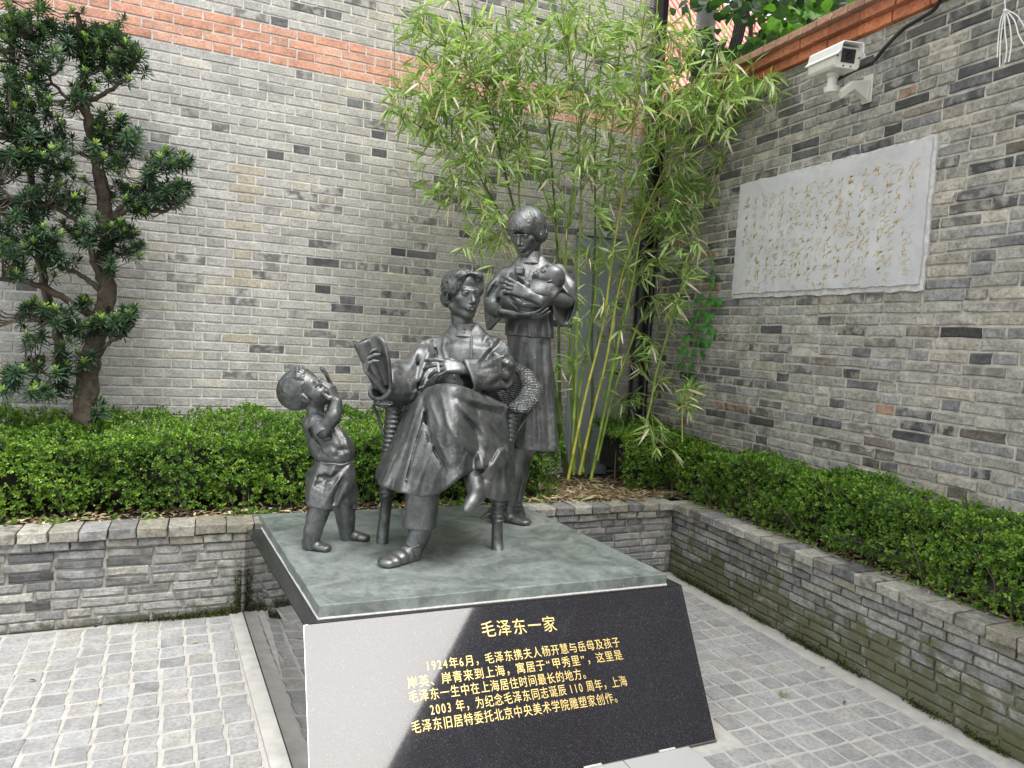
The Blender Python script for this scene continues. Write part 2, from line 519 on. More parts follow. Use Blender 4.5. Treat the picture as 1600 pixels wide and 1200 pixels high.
so = link('planter_soil', mesh('planter_soil', np.concatenate([V1, V2]), np.concatenate([F1, F2 + len(V1)])), SOIL, smooth=True)
tag(so, kind='structure')

# ---- paving of small square setts
m, n, l, b = nt('paving_bed'); p = pos(n)
c = ramp(n, l, noise(n, l, p, 14, 8, .7), [(.3, (.36, .345, .32)), (.7, (.50, .485, .455))])
l.new(c, b.inputs['Base Color']); b.inputs['Roughness'].default_value = .95
bump(n, l, b, noise(n, l, p, 60, 6, .7), .5, .004)
BED = m
X0, X1, Y0_, Y1_ = -60, 60, -60, 60
gr = link('ground', mesh('ground', [(X0, Y0_, -.02), (X1, Y0_, -.02), (X1, Y1_, -.02), (X0, Y1_, -.02)], [(0, 1, 2, 3)]), BED)
tag(gr, kind='structure')
pave = MB().box((-4.0, -1.5, -.019), (PL_X + .1, PL_Y + .05, -.0065)).build('paving', BED)
tag(pave, kind='structure')
def stain(n, l, p, c):
    s = n.new('ShaderNodeSeparateXYZ'); l.new(p, s.inputs[0])
    f = noise(n, l, p, 2.2, 5, .6)
    c = mixc(n, l, ramp(n, l, f, [(.35, .0), (.65, .25)]), c, (.27, .265, .24))
    w = ramp(n, l, noise(n, l, p, 22, 7, .8, .8), [(.62, 0.0), (.7, 1.0)])
    return mixc(n, l, math2(n, l, 'MULTIPLY', w, .35), c, (.62, .61, .58))
so_ = dict(blotch=.25, whit=.3, pits=.25, moss=stain, rough=.8)
st_o = masonry_mat('sett_stone', 'object', **so_); st_s = masonry_mat('sett_stone_joined', 'attr', **so_)
wl_ = Wall(pave, (0, 0, 0), (1, 0, 0), (0, 0, -1), st_o, st_s, seed=8, limit=300, piece='paving_stone', jit=.0025, bev=.004, up=(0, 1, 0))
rs = np.random.default_rng(9)
pal_s = [(70, (.345, .347, .35), .06, .05), (20, (.30, .303, .307), .07, .1), (12, (.37, .365, .345), .06, .05)]
def in_ped(x, y): return (.20 + (4.27 - y) * .109 - .09) < x < (2.10 + .06) and y > 2.26
for region in (0, 1):
    for j in range(0, 60):
        y = PL_Y - .075 - j * .1195
        if y < -.6: break
        for i in range(-32, 32):
            sh = (PL_Y - y) * .062 if region == 0 else 0
            x = (.09 + i * .1215 + sh + rs.normal(0, .002)) if region == 0 else (2.245 + i * .1205 + rs.normal(0, .002))
            if region == 0 and (x > (.155 if y > 2.3 else 1.35) + (PL_Y - y) * .1 - .06 or x < -3.9): continue
            if region == 1 and (x > PL_X - .07 or x < (2.17 if y > 2.2 else 1.6)): continue
            if region == 0 and y < 2.3 and x > .3: continue
            c, bt = tone(rs, pal_s)
            wl_.add(x, y, round(.107 + rs.choice([0, .003, -.004]), 3), .106, .02, c, bt, -.002 + rs.normal(0, .0011))
wl_.finish()
# pale slabs in front of the pedestal and the cement strip along its left foot
SLAB = plain('pale_granite_slab', (.40, .40, .40), .7, var=.08, scale=180, bmp=.1)
for (xa, xb) in ((.36, .96), (.964, 1.60), (1.604, 1.93)):
    o = MB().box((xa, 1.2, -.004), (xb, 2.318, .006)).build('paving_slab', SLAB, pave, bevel=.002)
# ================================================================== pedestal
def granite(name, rough, base, fleck, ior=1.8, nz=0):
    m, n, l, b = nt(name); p = pos(n)
    f = noise(n, l, p, 420, 2, .6)
    c = ramp(n, l, f, [(.42, [x * .6 for x in base]), (.55, base), (.66, [x * 2.2 for x in base]), (.74, fleck)])
    l.new(c, b.inputs['Base Color'])
    b.inputs['Roughness'].default_value = rough; b.inputs['IOR'].default_value = ior
    b.inputs['Specular IOR Level'].default_value = .5
    f2 = noise(n, l, p, 300, 3, .7)
    if rough > .03: l.new(ramp(n, l, f2, [(.35, rough * .5), (.55, rough), (.7, rough * 5)]), b.inputs['Roughness'])
    return m
G_FRONT = granite('polished_black_granite', .05, (.024, .024, .029), (.35, .35, .37), 1.43)
G_SIDE = granite('polished_granite_side', .012, (.012, .012, .013), (.10, .10, .10), 2.6)
G_TOP = granite('granite_top', .25, (.028, .028, .03), (.16, .16, .16), 1.6)
ped = empty('pedestal', (1.25, 3.4, 0))
tag(ped, 'polished black granite pedestal with a sloping front carrying gold inscription', 'pedestal')
TL, TR, BL, BR = (.382, 2.834), (2.236, 2.834), (.225, 4.30), (2.06, 4.30)
FL, FR = (.366, 2.324), (2.083, 2.324)
ZT = .5
def quadslab(P, nrm, th):
    nrm = np.array(nrm, float); nrm /= np.linalg.norm(nrm)
    P = [np.array(p, float) for p in P]
    return MB().hexa([p - nrm * th for p in P] + P)
def facing(P):
    a = np.cross(np.array(P[1]) - P[0], np.array(P[3]) - P[0]); return a / np.linalg.norm(a)
Pf = [(FL[0], FL[1], 0), (FR[0], FR[1], 0), (TR[0], TR[1], ZT), (TL[0], TL[1], ZT)]
nf = facing(np.array(Pf))
front = quadslab(Pf, nf, .02).build('front_slab', G_FRONT, ped)
g = .002
Ps = [(BL[0], BL[1], 0), (FL[0] - g, FL[1] + .004, 0), (TL[0] - g, TL[1] + .002, ZT), (BL[0], BL[1], ZT)]
quadslab(Ps, facing(np.array(Ps)), .018).build('side_slab', G_SIDE, ped)
Pr = [(FR[0] + g, FR[1] + .004, 0), (BR[0], BR[1], 0), (BR[0], BR[1], ZT), (TR[0] + g, TR[1] + .002, ZT)]
quadslab(Pr, facing(np.array(Pr)), .018).build('side_slab', G_TOP, ped)
Pt = [(TL[0] + .001, TL[1] + .004, ZT + .003), (TR[0] - .001, TR[1] + .004, ZT + .003), (BR[0], BR[1] - .002, ZT + .003), (BL[0] + .001, BL[1] - .002, ZT + .003)]
quadslab(Pt, (0, 0, 1), .02).build('top_slab', G_TOP, ped)
GROUT = plain('pale_joint', (.55, .54, .52), .8, var=.2, scale=80)
MB().tube([(FL[0], FL[1] - .003, .002), (FR[0], FR[1] - .003, .002)], .004, 6).build('joint', plain('dark_joint', (.10, .09, .08), .9), ped)
for (xa, xb) in ((.9, .99), (1.42, 1.5), (1.78, 1.86)):
    MB().box((xa, 2.312, .006), (xb, 2.3235, .012)).build('cement_patch', GROUT, ped)
MB().hexa([(.150, 4.29, -.004), (.290, 2.3, -.004), (.366, 2.3, -.004), (.222, 4.29, -.004), (.150, 4.29, .004), (.290, 2.3, .004), (.3635, 2.3, .004), (.2225, 4.29, .004)]).build('cement_strip', plain('cement', (.46, .45, .42), .9, var=.15, scale=12, bmp=.4), pave)

# inscription: gold characters set in the sloping front
m, n, l, b = nt('gold_paint'); b.inputs['Base Color'].default_value = (.80, .60, .22, 1); b.inputs['Roughness'].default_value = .4; b.inputs['Metallic'].default_value = .25
GOLD = m
U = np.array([1, 0, 0.0]); UPf = np.array(Pf[3]) - np.array(Pf[0]); UPf[0] = 0; UPf /= np.linalg.norm(UPf)
NF = np.cross(U, UPf)
def onface(px, py):
    r = ray(px, py); o = np.array([0, 0, CAM_H]); P0 = np.array(Pf[0])
    return o + r * (((P0 - o) @ NF) / (r @ NF))
def glyph_mesh(ch):
    if ch in GL: return GL[ch]
    cu = bpy.data.curves.new('glyph', 'FONT'); cu.body = ch; cu.size = 1; cu.offset = .0
    ob = bpy.data.objects.new('glyph', cu); COL.objects.link(ob)
    dg = bpy.context.evaluated_depsgraph_get()
    me = bpy.data.meshes.new_from_object(ob.evaluated_get(dg)); bpy.data.objects.remove(ob)
    V = np.empty(len(me.vertices) * 3); me.vertices.foreach_get('co', V); V = V.reshape(-1, 3)
    GL[ch] = (V, [tuple(p.vertices) for p in me.polygons]); return GL[ch]
GL = {}
def advance(ch): return .56 if ch in '0123456789' else .3 if ch == ' ' else .62 if ch in '“”' else 1.0
def inscription(text, p_left, p_right, size_z):
    """each cut character is a part; the line runs on the face between the two ends of its baseline"""
    a, bb = onface(*p_left), onface(*p_right)
    L = np.linalg.norm(bb - a); e = (bb - a) / L; w = np.cross(NF, e)
    tot = sum(advance(c) for c in text); s = L / (tot - .08); x = 0
    for ch in text:
        adv = advance(ch)
        if ch != ' ':
            V, Fc = glyph_mesh(ch)
            X = V[:, 0].copy(); gw = .62 if ch in '“”' else adv
            if ch in '0123456789': X = X * (adv / .60) * .95
            if ch in '“”': X = X - X.min() + .1
            W = a + ((X * .94 + x) * s)[:, None] * e + (V[:, 1] * size_z)[:, None] * w + NF * .0009
            link('character', mesh('character', W, Fc), GOLD, ped)
        x += adv
LINES = [('毛泽东一家', (753, 994), (871, 984), .078),
         ('1924年6月，毛泽东携夫人杨开慧与岳母及孩子', (666, 1048), (970, 1009), .050),
         ('岸英、岸青来到上海，寓居于“甲秀里”，这里是', (637, 1075), (974, 1029), .050),
         ('毛泽东一生中在上海居住时间最长的地方。', (639, 1097), (924, 1058), .050),
         ('2003 年，为纪念毛泽东同志诞辰 110 周年，上海', (673, 1117), (981, 1070), .050),
         ('毛泽东旧居特委托北京中央美术学院雕塑家创作。', (643, 1145), (973, 1095), .050)]
for t, a, b_, s in LINES: inscription(t, a, b_, s)
# ================================================================== house behind the camera's right shoulder (mirrored in the granite)
house = empty('lane_house', (4.4, -.6, 0))
tag(house, 'dark three storey brick house behind the viewer, seen mirrored in the pedestal front', 'house')
HB = plain('dark_house_brick', (.10, .09, .085), .9, var=.3, scale=14, bmp=.3)
HD = np.array([.47, .88, 0]); HD /= np.linalg.norm(HD); HN = np.array([HD[1], -HD[0], 0]); HU = np.array([0, 0, 1.0])
H0 = np.array([4.36, -.64, 0])
MB().obox(H0 + HD * -3.0 + HN * 2.6 + HU * 4.4, HD, HN, HU, 6.0, 2.5, 4.4).build('wall', HB, house)
MB().obox(H0 + HD * -3.0 + HN * 2.5 + HU * 8.9, HD, HN, HU, 6.1, 2.5, .1).build('eave', HB, house)
HG = plain('window_glass', (.02, .025, .03), .08, var=.05, bmp=0); HW = plain('white_window_frame', (.5, .49, .46), .5)
for i in range(5):
    for k in range(3):
        c = H0 + HD * (-8 + i * 2.2) + HN * .09 + HU * (1.6 + k * 2.7)
        fr = MB()
        for dx, dz, hx, hz in ((-.5, 0, .04, .75), (.5, 0, .04, .75), (0, .71, .46, .04), (0, -.71, .46, .04), (0, 0, .03, .67)):
            fr.obox(c + HD * dx + HU * dz, HD, HN, HU, hx, .05, hz)
        f_ = fr.build('window_frame', HW, house)
        MB().obox(c + HN * .0, HD, HN, HU, .46, .012, .67).build('pane', HG, f_)
# ================================================================== sculpting kit: distance fields on a grid, meshed by surface nets
def nrm(v):
    v = np.asarray(v, float); return v / (np.linalg.norm(v) + 1e-12)

class Vol:
    def __init__(s, lo, hi, h):
        s.lo = np.array(lo, float); s.h = h
        s.n = np.maximum(4, np.ceil((np.array(hi, float) - s.lo) / h).astype(int) + 1)
        s.d = np.full(tuple(s.n), 1.0, np.float32)
    def _sub(s, lo, hi):
        i0 = np.clip(np.floor((np.array(lo) - s.lo) / s.h).astype(int), 0, s.n)
        i1 = np.clip(np.ceil((np.array(hi) - s.lo) / s.h).astype(int) + 1, 0, s.n)
        if np.any(i1 <= i0): return None, None
        sl = tuple(slice(a, b) for a, b in zip(i0, i1))
        ax = [s.lo[k] + s.h * np.arange(i0[k], i1[k]) for k in range(3)]
        P = np.stack(np.meshgrid(*ax, indexing='ij'), -1).astype(np.float32)
        return sl, P
    def _put(s, sl, v, k, op):
        d = s.d[sl]
        if op == 'sub': v = -v
        if k <= 0:
            r = np.minimum(d, v) if op == 'add' else np.maximum(d, v)
        else:
            if op == 'add':
                hh = np.clip(.5 + .5 * (d - v) / k, 0, 1); r = d * (1 - hh) + v * hh - k * hh * (1 - hh)
            else:
                hh = np.clip(.5 - .5 * (d - v) / k, 0, 1); r = d * (1 - hh) + v * hh + k * hh * (1 - hh)
        s.d[sl] = r
    def cone(s, a, b, ra, rb, k=.01, op='add', flat=None):
        """round cone; flat = (axis, factor) makes it thinner along that axis"""
        a = np.array(a, float); b = np.array(b, float); R = max(ra, rb) + k + 2 * s.h
        sl, P = s._sub(np.minimum(a, b) - R, np.maximum(a, b) + R)
        if sl is None: return s
        ab = b - a; L2 = ab @ ab + 1e-12
        Q = P - a
        t = np.clip(Q @ ab / L2, 0, 1)
        D = Q - t[..., None] * ab
        if flat is not None:
            ax = nrm(flat[0]); w = D @ ax; D = D + (w * (1 / flat[1] - 1))[..., None] * ax
            v = (np.sqrt((D ** 2).sum(-1)) - (ra + t * (rb - ra))) * (flat[1] * .5 + .5)
        else:
            v = np.sqrt((D ** 2).sum(-1)) - (ra + t * (rb - ra))
        s._put(sl, v.astype(np.float32), k, op); return s
    def chain(s, pts, rad, k=.01, op='add', flat=None):
        if not hasattr(rad, '__len__'): rad = [rad] * len(pts)
        for i in range(len(pts) - 1): s.cone(pts[i], pts[i + 1], rad[i], rad[i + 1], k, op, flat)
        return s
    def ell(s, c, r, axes=None, k=.01, op='add'):
        c = np.array(c, float); r = np.array(r, float); R = r.max() + k + 2 * s.h
        A = np.eye(3) if axes is None else np.array([nrm(a) for a in axes])
        sl, P = s._sub(c - R, c + R)
        if sl is None: return s
        Q = (P - c) @ A.T
        k0 = np.sqrt(((Q / r) ** 2).sum(-1)); k1 = np.sqrt(((Q / r ** 2) ** 2).sum(-1)) + 1e-9
        s._put(sl, (k0 * (k0 - 1) / k1).astype(np.float32), k, op); return s
    def box(s, c, r, axes=None, rd=.005, k=.005, op='add'):
        c = np.array(c, float); r = np.array(r, float) - rd; R = np.linalg.norm(r) + rd + k + 2 * s.h
        A = np.eye(3) if axes is None else np.array([nrm(a) for a in axes])
        sl, P = s._sub(c - R, c + R)
        if sl is None: return s
        q = np.abs((P - c) @ A.T) - r
        v = np.sqrt((np.maximum(q, 0) ** 2).sum(-1)) + np.minimum(q.max(-1), 0) - rd
        s._put(sl, v.astype(np.float32), k, op); return s
    def tri(s, a, b, c, th, k=.008, op='add', pad=0):
        a, b, c = [np.array(x, float) for x in (a, b, c)]
        R = th + k + 2 * s.h + pad
        sl, P = s._sub(np.minimum(np.minimum(a, b), c) - R, np.maximum(np.maximum(a, b), c) + R)
        if sl is None: return s
        n = np.cross(b - a, a - c); nn = n @ n
        if nn < 1e-14: return s
        def edge(p, q):
            e = q - p; w = P - p; t = np.clip(w @ e / (e @ e + 1e-12), 0, 1); w = w - t[..., None] * e
            return (w ** 2).sum(-1), (P - p) @ np.cross(e, n)
        d1, s1 = edge(a, b); d2, s2 = edge(b, c); d3, s3 = edge(c, a)
        inside = (np.sign(s1) + np.sign(s2) + np.sign(s3)) >= 2
        pl = ((P - a) @ n) ** 2 / nn
        v = np.sqrt(np.where(inside, pl, np.minimum(np.minimum(d1, d2), d3))) - th
        s._put(sl, v.astype(np.float32), k, op); return s
    def cloth(s, G, th=.008, k=.006, sub=3):
        """G: rows of points -> smooth surface (Catmull-Rom) with thickness"""
        G = np.array(G, float)
        def cr(A, m):
            n = len(A); out = []
            for i in range(n - 1):
                p0 = A[max(i - 1, 0)]; p1 = A[i]; p2 = A[i + 1]; p3 = A[min(i + 2, n - 1)]
                for j in range(m):
                    t = j / m
                    out.append(.5 * (2 * p1 + (p2 - p0) * t + (2 * p0 - 5 * p1 + 4 * p2 - p3) * t * t + (3 * p1 - p0 - 3 * p2 + p3) * t ** 3))
            out.append(A[-1]); return np.array(out)
        S = cr(G, sub); S = cr(S.transpose(1, 0, 2), sub).transpose(1, 0, 2)
        return s._sheet(S, th, k)
    def _sheet(s, S, th, k):
        T = th if hasattr(th, '__len__') else [th, th]
        m = max(T) + k + 3 * s.h
        flat_ = S.reshape(-1, 3)
        i0 = np.clip(np.floor((flat_.min(0) - m - s.lo) / s.h).astype(int), 0, s.n - 1)
        i1 = np.clip(np.ceil((flat_.max(0) + m - s.lo) / s.h).astype(int) + 1, 1, s.n)
        if np.any(i1 - i0 < 2): return s
        t_ = Vol.__new__(Vol); t_.lo = s.lo + s.h * i0; t_.h = s.h; t_.n = i1 - i0; t_.d = np.full(tuple(t_.n), 1.0, np.float32)
        for i in range(S.shape[0] - 1):
            tt = T[0] + (T[1] - T[0]) * i / (S.shape[0] - 1)
            for j in range(S.shape[1] - 1):
                for tr in ((S[i, j], S[i + 1, j], S[i + 1, j + 1]), (S[i, j], S[i + 1, j + 1], S[i, j + 1])):
                    t_.tri(*tr, tt, 0, pad=k + s.h)
        sl = tuple(slice(p, q_) for p, q_ in zip(i0, i1))
        s._put(sl, t_.d, k, 'add'); return s
    def radial(s, zs, cx, cy, ra, rb, ax, ay, fold=None, k=.02, op='add', fac=.8):
        """upright body of elliptical sections: at heights zs centres (cx, cy) and half widths ra along ax, rb along ay;
        fold(theta, z) adds to the radius"""
        zs = np.array(zs, float); ax = nrm(ax); ay = nrm(ay)
        cx, cy, ra, rb = [np.array(v, float) for v in (cx, cy, ra, rb)]
        R = max(ra.max(), rb.max()) + .08
        lo = [cx.min() - R, cy.min() - R, zs.min() - .03]; hi = [cx.max() + R, cy.max() + R, zs.max() + .03]
        sl, P = s._sub(lo, hi)
        z = P[..., 2]
        X = np.interp(z, zs, cx); Y = np.interp(z, zs, cy); A = np.interp(z, zs, ra); B = np.interp(z, zs, rb)
        dx, dy = P[..., 0] - X, P[..., 1] - Y
        u = dx * ax[0] + dy * ax[1]; w = dx * ay[0] + dy * ay[1]
        th = np.arctan2(w / B, u / A)
        rho = np.sqrt((u / A) ** 2 + (w / B) ** 2) + 1e-6
        m = np.sqrt(u * u + w * w)
        rad = m / rho
        if fold is not None: rad = rad + fold(th, z)
        v = (m - rad) * fac
        v = np.maximum(v, np.maximum(zs.min() - z, z - zs.max()))
        s._put(sl, v.astype(np.float32), k, op); return s
    def ring(s, rings, th=.009, k=.006, sub=3):
        """closed sleeve through rings of points"""
        G = np.array([list(r) + [r[0]] for r in rings], float)
        m = G.shape[1] - 1
        def closed(A, n_):
            out = []
            for i in range(m):
                p0, p1, p2, p3 = A[(i - 1) % m], A[i], A[(i + 1) % m], A[(i + 2) % m]
                for j in range(n_):
                    t = j / n_
                    out.append(.5 * (2 * p1 + (p2 - p0) * t + (2 * p0 - 5 * p1 + 4 * p2 - p3) * t * t + (3 * p1 - p0 - 3 * p2 + p3) * t ** 3))
            out.append(out[0]); return np.array(out)
        R = np.array([closed(g, sub) for g in G])
        return s.cloth(R, th, k, 1) if len(R) > 6 else s._rows(R, th, k, sub)
    def _rows(s, R, th, k, sub):
        out = []
        n = len(R)
        for i in range(n - 1):
            p0, p1, p2, p3 = R[max(i - 1, 0)], R[i], R[i + 1], R[min(i + 2, n - 1)]
            for j in range(sub):
                t = j / sub
                out.append(.5 * (2 * p1 + (p2 - p0) * t + (2 * p0 - 5 * p1 + 4 * p2 - p3) * t * t + (3 * p1 - p0 - 3 * p2 + p3) * t ** 3))
        out.append(R[-1]); return s._sheet(np.array(out), th, k)
    def rough(s, amp=.003, size=.05, seed=1, n=10, stretch=(1, 1, .6)):
        """hand-modelled unevenness"""
        r = np.random.default_rng(seed)
        ax = [s.lo[k] + s.h * np.arange(s.n[k]) for k in range(3)]
        w = np.abs(s.d) < .05
        I = np.argwhere(w); P = s.lo + s.h * I
        f = np.zeros(len(P))
        for i in range(n):
            d = r.normal(0, 1, 3) * np.array(stretch); d = d / np.linalg.norm(d) * (2 * PI / (size * r.uniform(.6, 1.8)))
            e = r.normal(0, 1, 3) * np.array(stretch); e = e / np.linalg.norm(e) * (2 * PI / (size * r.uniform(.8, 2.5)))
            f += np.sin(P @ d + r.uniform(0, 6) + 1.2 * np.sin(P @ e + r.uniform(0, 6)))
        s.d[w] += (amp * f / math.sqrt(n)).astype(np.float32)
        return s
    def folds(s, lines, zr=.06):
        """fold ridges (+) and grooves (-) pressed into the surface facing out; lines: (points, half width, height)"""
        for pts, w, amp in lines:
            pts = [np.array(p, float) for p in pts]
            R = w * 3.2; A_ = np.array(pts)
            lo = A_.min(0) - R; hi = A_.max(0) + R
            ext = np.abs(FF) * .14
            sl, P = s._sub(lo - ext, hi + ext)
            if sl is None: continue
            u = P @ RR; z = P[..., 2]; f = P @ FF
            best = np.full(u.shape, 9.0); tt = np.zeros(u.shape); fb = np.zeros(u.shape)
            seg = [0]
            for a, b in zip(pts[:-1], pts[1:]): seg.append(seg[-1] + np.linalg.norm(b - a))
            for i, (a, b) in enumerate(zip(pts[:-1], pts[1:])):
                a2 = np.array([a @ RR, a[2]]); b2 = np.array([b @ RR, b[2]]); e = b2 - a2; L2 = e @ e + 1e-9
                t = np.clip(((u - a2[0]) * e[0] + (z - a2[1]) * e[1]) / L2, 0, 1)
                dd = np.hypot(u - a2[0] - t * e[0], z - a2[1] - t * e[1])
                m = dd < best
                best = np.where(m, dd, best); tt = np.where(m, (seg[i] + t * (seg[i + 1] - seg[i])) / seg[-1], tt)
                fb = np.where(m, a @ FF + t * ((b - a) @ FF), fb)
            env = np.sin(PI * np.clip(.12 + .76 * tt, 0, 1)) ** .7
            prof = np.exp(-(np.abs(best) / w) ** 1.35)
            dep = 1 / (1 + np.exp(-(f - fb + .09) / .015))
            s.d[sl] -= (amp * env * prof * dep).astype(np.float32)
        return s
    def smooth(s, it=1):
        for _ in range(it):
            for ax in range(3):
                d = s.d; a = np.roll(d, 1, ax); b = np.roll(d, -1, ax); s.d = (d * 2 + a + b) / 4
        return s
    def nets(s):
        d = s.d.copy()
        d[0] = d[-1] = 1; d[:, 0] = d[:, -1] = 1; d[:, :, 0] = d[:, :, -1] = 1
        neg = d < 0
        c = np.zeros(tuple(np.array(d.shape) - 1), np.uint8)
        for i in (0, 1):
            for j in (0, 1):
                for k in (0, 1):
                    c += neg[i:d.shape[0] - 1 + i, j:d.shape[1] - 1 + j, k:d.shape[2] - 1 + k]
        act = (c > 0) & (c < 8)
        I = np.argwhere(act)
        idx = np.full(act.shape, -1, np.int32); idx[act] = np.arange(len(I))
        acc = np.zeros((len(I), 3)); cnt = np.zeros(len(I))
        cv = {}
        for i in (0, 1):
            for j in (0, 1):
                for k in (0, 1): cv[(i, j, k)] = d[I[:, 0] + i, I[:, 1] + j, I[:, 2] + k]
        for (p, q) in [((0,0,0),(1,0,0)),((0,1,0),(1,1,0)),((0,0,1),(1,0,1)),((0,1,1),(1,1,1)),((0,0,0),(0,1,0)),((1,0,0),(1,1,0)),((0,0,1),(0,1,1)),((1,0,1),(1,1,1)),((0,0,0),(0,0,1)),((1,0,0),(1,0,1)),((0,1,0),(0,1,1)),((1,1,0),(1,1,1))]:
            a, b = cv[p], cv[q]; m = (a < 0) != (b < 0)
            t = np.where(m, a / np.where(m, a - b, 1), 0)
            pp = np.array(p, float); qq = np.array(q, float)
            acc += np.where(m[:, None], pp + t[:, None] * (qq - pp), 0); cnt += m
        V = s.lo + s.h * (I + acc / cnt[:, None])
        F = []
        for ax in range(3):
            o1, o2 = [(1, 2), (2, 0), (0, 1)][ax]
            sl0 = [slice(1, -1)] * 3; sl1 = [slice(1, -1)] * 3
            sl0[ax] = slice(0, -1); sl1[ax] = slice(1, None)
            a, b = neg[tuple(sl0)], neg[tuple(sl1)]
            E = np.argwhere(a != b)
            flip = a[tuple(E.T)]
            off = np.ones(3, int); off[ax] = 0; E = E + off
            q = []
            for (x, y) in ((0, 0), (-1, 0), (-1, -1), (0, -1)):
                e = E.copy(); e[:, o1] += x; e[:, o2] += y
                q.append(idx[tuple(e.T)])
            q = np.stack(q, 1)
            q = np.where(flip[:, None], q, q[:, ::-1])
            F.append(q[(q >= 0).all(1)])
        return V, np.concatenate(F)

def solid(name, vols, mat, parent, relax=0):
    Vs, Fs, n = [], [], 0
    for v in (vols if isinstance(vols, (list, tuple)) else [vols]):
        V, Fc = v.nets(); Vs.append(V); Fs.append(Fc + n); n += len(V)
    me = mesh(name, np.concatenate(Vs), np.concatenate(Fs))
    return link(name, me, mat, parent, smooth=True)
# ================================================================== bronze figures
O_ = np.array([1.169, 3.534, 0.0])            # between the front feet of the chair
RR = np.array([.921, -.390, 0.0]); RR /= np.linalg.norm(RR)      # chair's left-hand side as it faces out (picture right)
FF = np.array([-.390, -.921, 0.0]); FF /= np.linalg.norm(FF)     # the way the chair faces
UU = np.array([0, 0, 1.0])
ZP = .567                                      # top of the bronze base
def W(px, py, b):
    r = ray(px, py); o = np.array([0, 0, CAM_H])
    return o + r * (((O_ - o) @ FF + b) / (r @ FF))
def WL(L): return [W(*p) for p in L]
def D(r=0, f=0, u=0): return nrm(RR * r + FF * f + UU * u)

# ---- bronze
def bronze(name, kind='cast'):
    m, n, l, b = nt(name); p = pos(n)
    big = noise(n, l, p, 5, 5, .65, .4)
    mid = noise(n, l, p, 28, 6, .7, .6)
    fine = noise(n, l, p, 130, 5, .7)
    s = N(n, 'ShaderNodeTexNoise', Scale=9.0, Detail=6.0, Roughness=.7)
    mp = n.new('ShaderNodeMapping'); mp.inputs['Scale'].default_value = (3, 3, .5); l.new(p, mp.inputs[0]); l.new(mp.outputs[0], s.inputs['Vector'])
    if kind == 'base':
        c = ramp(n, l, noise(n, l, p, 3.2, 7, .7, .9), [(.28, (.10, .115, .108)), (.42, (.19, .22, .208)), (.56, (.32, .37, .348)), (.70, (.46, .48, .47))])
        c = mixc(n, l, ramp(n, l, noise(n, l, p, 2.1, 6, .75, 1.4), [(.48, 0.0), (.66, .8)]), c, (.33, .34, .335))
        c = mixc(n, l, ramp(n, l, mid, [(.3, .35), (.6, 0)]), c, (.045, .055, .055))
        sp = ramp(n, l, noise(n, l, p, 75, 2, .5), [(.72, 0.0), (.77, 1.0)])
        c = mixc(n, l, sp, c, (.5, .5, .48))
        l.new(c, b.inputs['Base Color'])
        b.inputs['Metallic'].default_value = .25
        l.new(ramp(n, l, mid, [(.3, .28), (.7, .5)]), b.inputs['Roughness'])
        bump(n, l, b, math2(n, l, 'ADD', mid, math2(n, l, 'MULTIPLY', fine, .4)), .35, .008)
        return m
    c = ramp(n, l, big, [(.3, (.070, .077, .077)), (.5, (.14, .146, .146)), (.72, (.26, .26, .263))])
    c = mixc(n, l, ramp(n, l, s.outputs['Fac'], [(.42, .0), (.7, .6)]), c, (.07, .095, .09))
    c = mixc(n, l, ramp(n, l, mid, [(.46, 0.0), (.76, .5)]), c, (.32, .32, .322))
    l.new(c, b.inputs['Base Color']); b.inputs['Metallic'].default_value = .75
    l.new(ramp(n, l, mid, [(.25, .33), (.75, .52)]), b.inputs['Roughness'])
    h = math2(n, l, 'ADD', mid, math2(n, l, 'MULTIPLY', fine, .35))
    if kind == 'cast':
        bump(n, l, b, h, .38, .012)
    if kind == 'skin':
        bump(n, l, b, h, .16, .008)
    if kind == 'wicker':
        tc = n.new('ShaderNodeMapping'); tc.inputs['Rotation'].default_value = (0, 0, math.radians(23)); l.new(p, tc.inputs[0])
        a = N(n, 'ShaderNodeTexVoronoi', Scale=62.0); l.new(tc.outputs[0], a.inputs['Vector'])
        w1 = N(n, 'ShaderNodeTexWave', Scale=26.0, Distortion=2.0, Detail=2.0); w1.bands_direction = 'Z'; l.new(p, w1.inputs['Vector'])
        hh = math2(n, l, 'ADD', math2(n, l, 'MULTIPLY', w1.outputs['Fac'], .5), math2(n, l, 'SUBTRACT', 1.0, a.outputs['Distance']))
        bump(n, l, b, hh, .9, .012)
    return m
BZ = bronze('bronze'); BZ_SKIN = bronze('bronze_skin', 'skin'); BZ_BASE = bronze('green_bronze', 'base'); BZ_W = bronze('wicker_bronze', 'wicker')

# ---- bronze base plate
pl = empty('bronze_plinth', (1.2, 3.5, .505))
tag(pl, 'flat green patinated bronze base under the figures, on top of the pedestal', 'plinth')
rs = np.random.default_rng(2)
FLp, FRp, BLp, BRp = (.443, 2.862), (2.150, 2.845), (.303, 4.375), (2.005, 4.36)
nx, ny = 40, 34
V = []; 
for j in range(ny):
    for i in range(nx):
        u, v = i / (nx - 1), j / (ny - 1)
        x = (FLp[0] * (1 - u) + FRp[0] * u) * (1 - v) + (BLp[0] * (1 - u) + BRp[0] * u) * v
        y = (FLp[1] * (1 - u) + FRp[1] * u) * (1 - v) + (BLp[1] * (1 - u) + BRp[1] * u) * v
        V.append((x + rs.normal(0, .0012), y + rs.normal(0, .0012), ZP - .003 + rs.normal(0, .0009)))
top = np.arange(nx * ny).reshape(ny, nx)
Fc = [(int(top[j, i]), int(top[j, i + 1]), int(top[j + 1, i + 1]), int(top[j + 1, i])) for j in range(ny - 1) for i in range(nx - 1)]
ring = list(top[0, :]) + list(top[1:, -1]) + list(top[-1, -2::-1]) + list(top[-2:0:-1, 0])
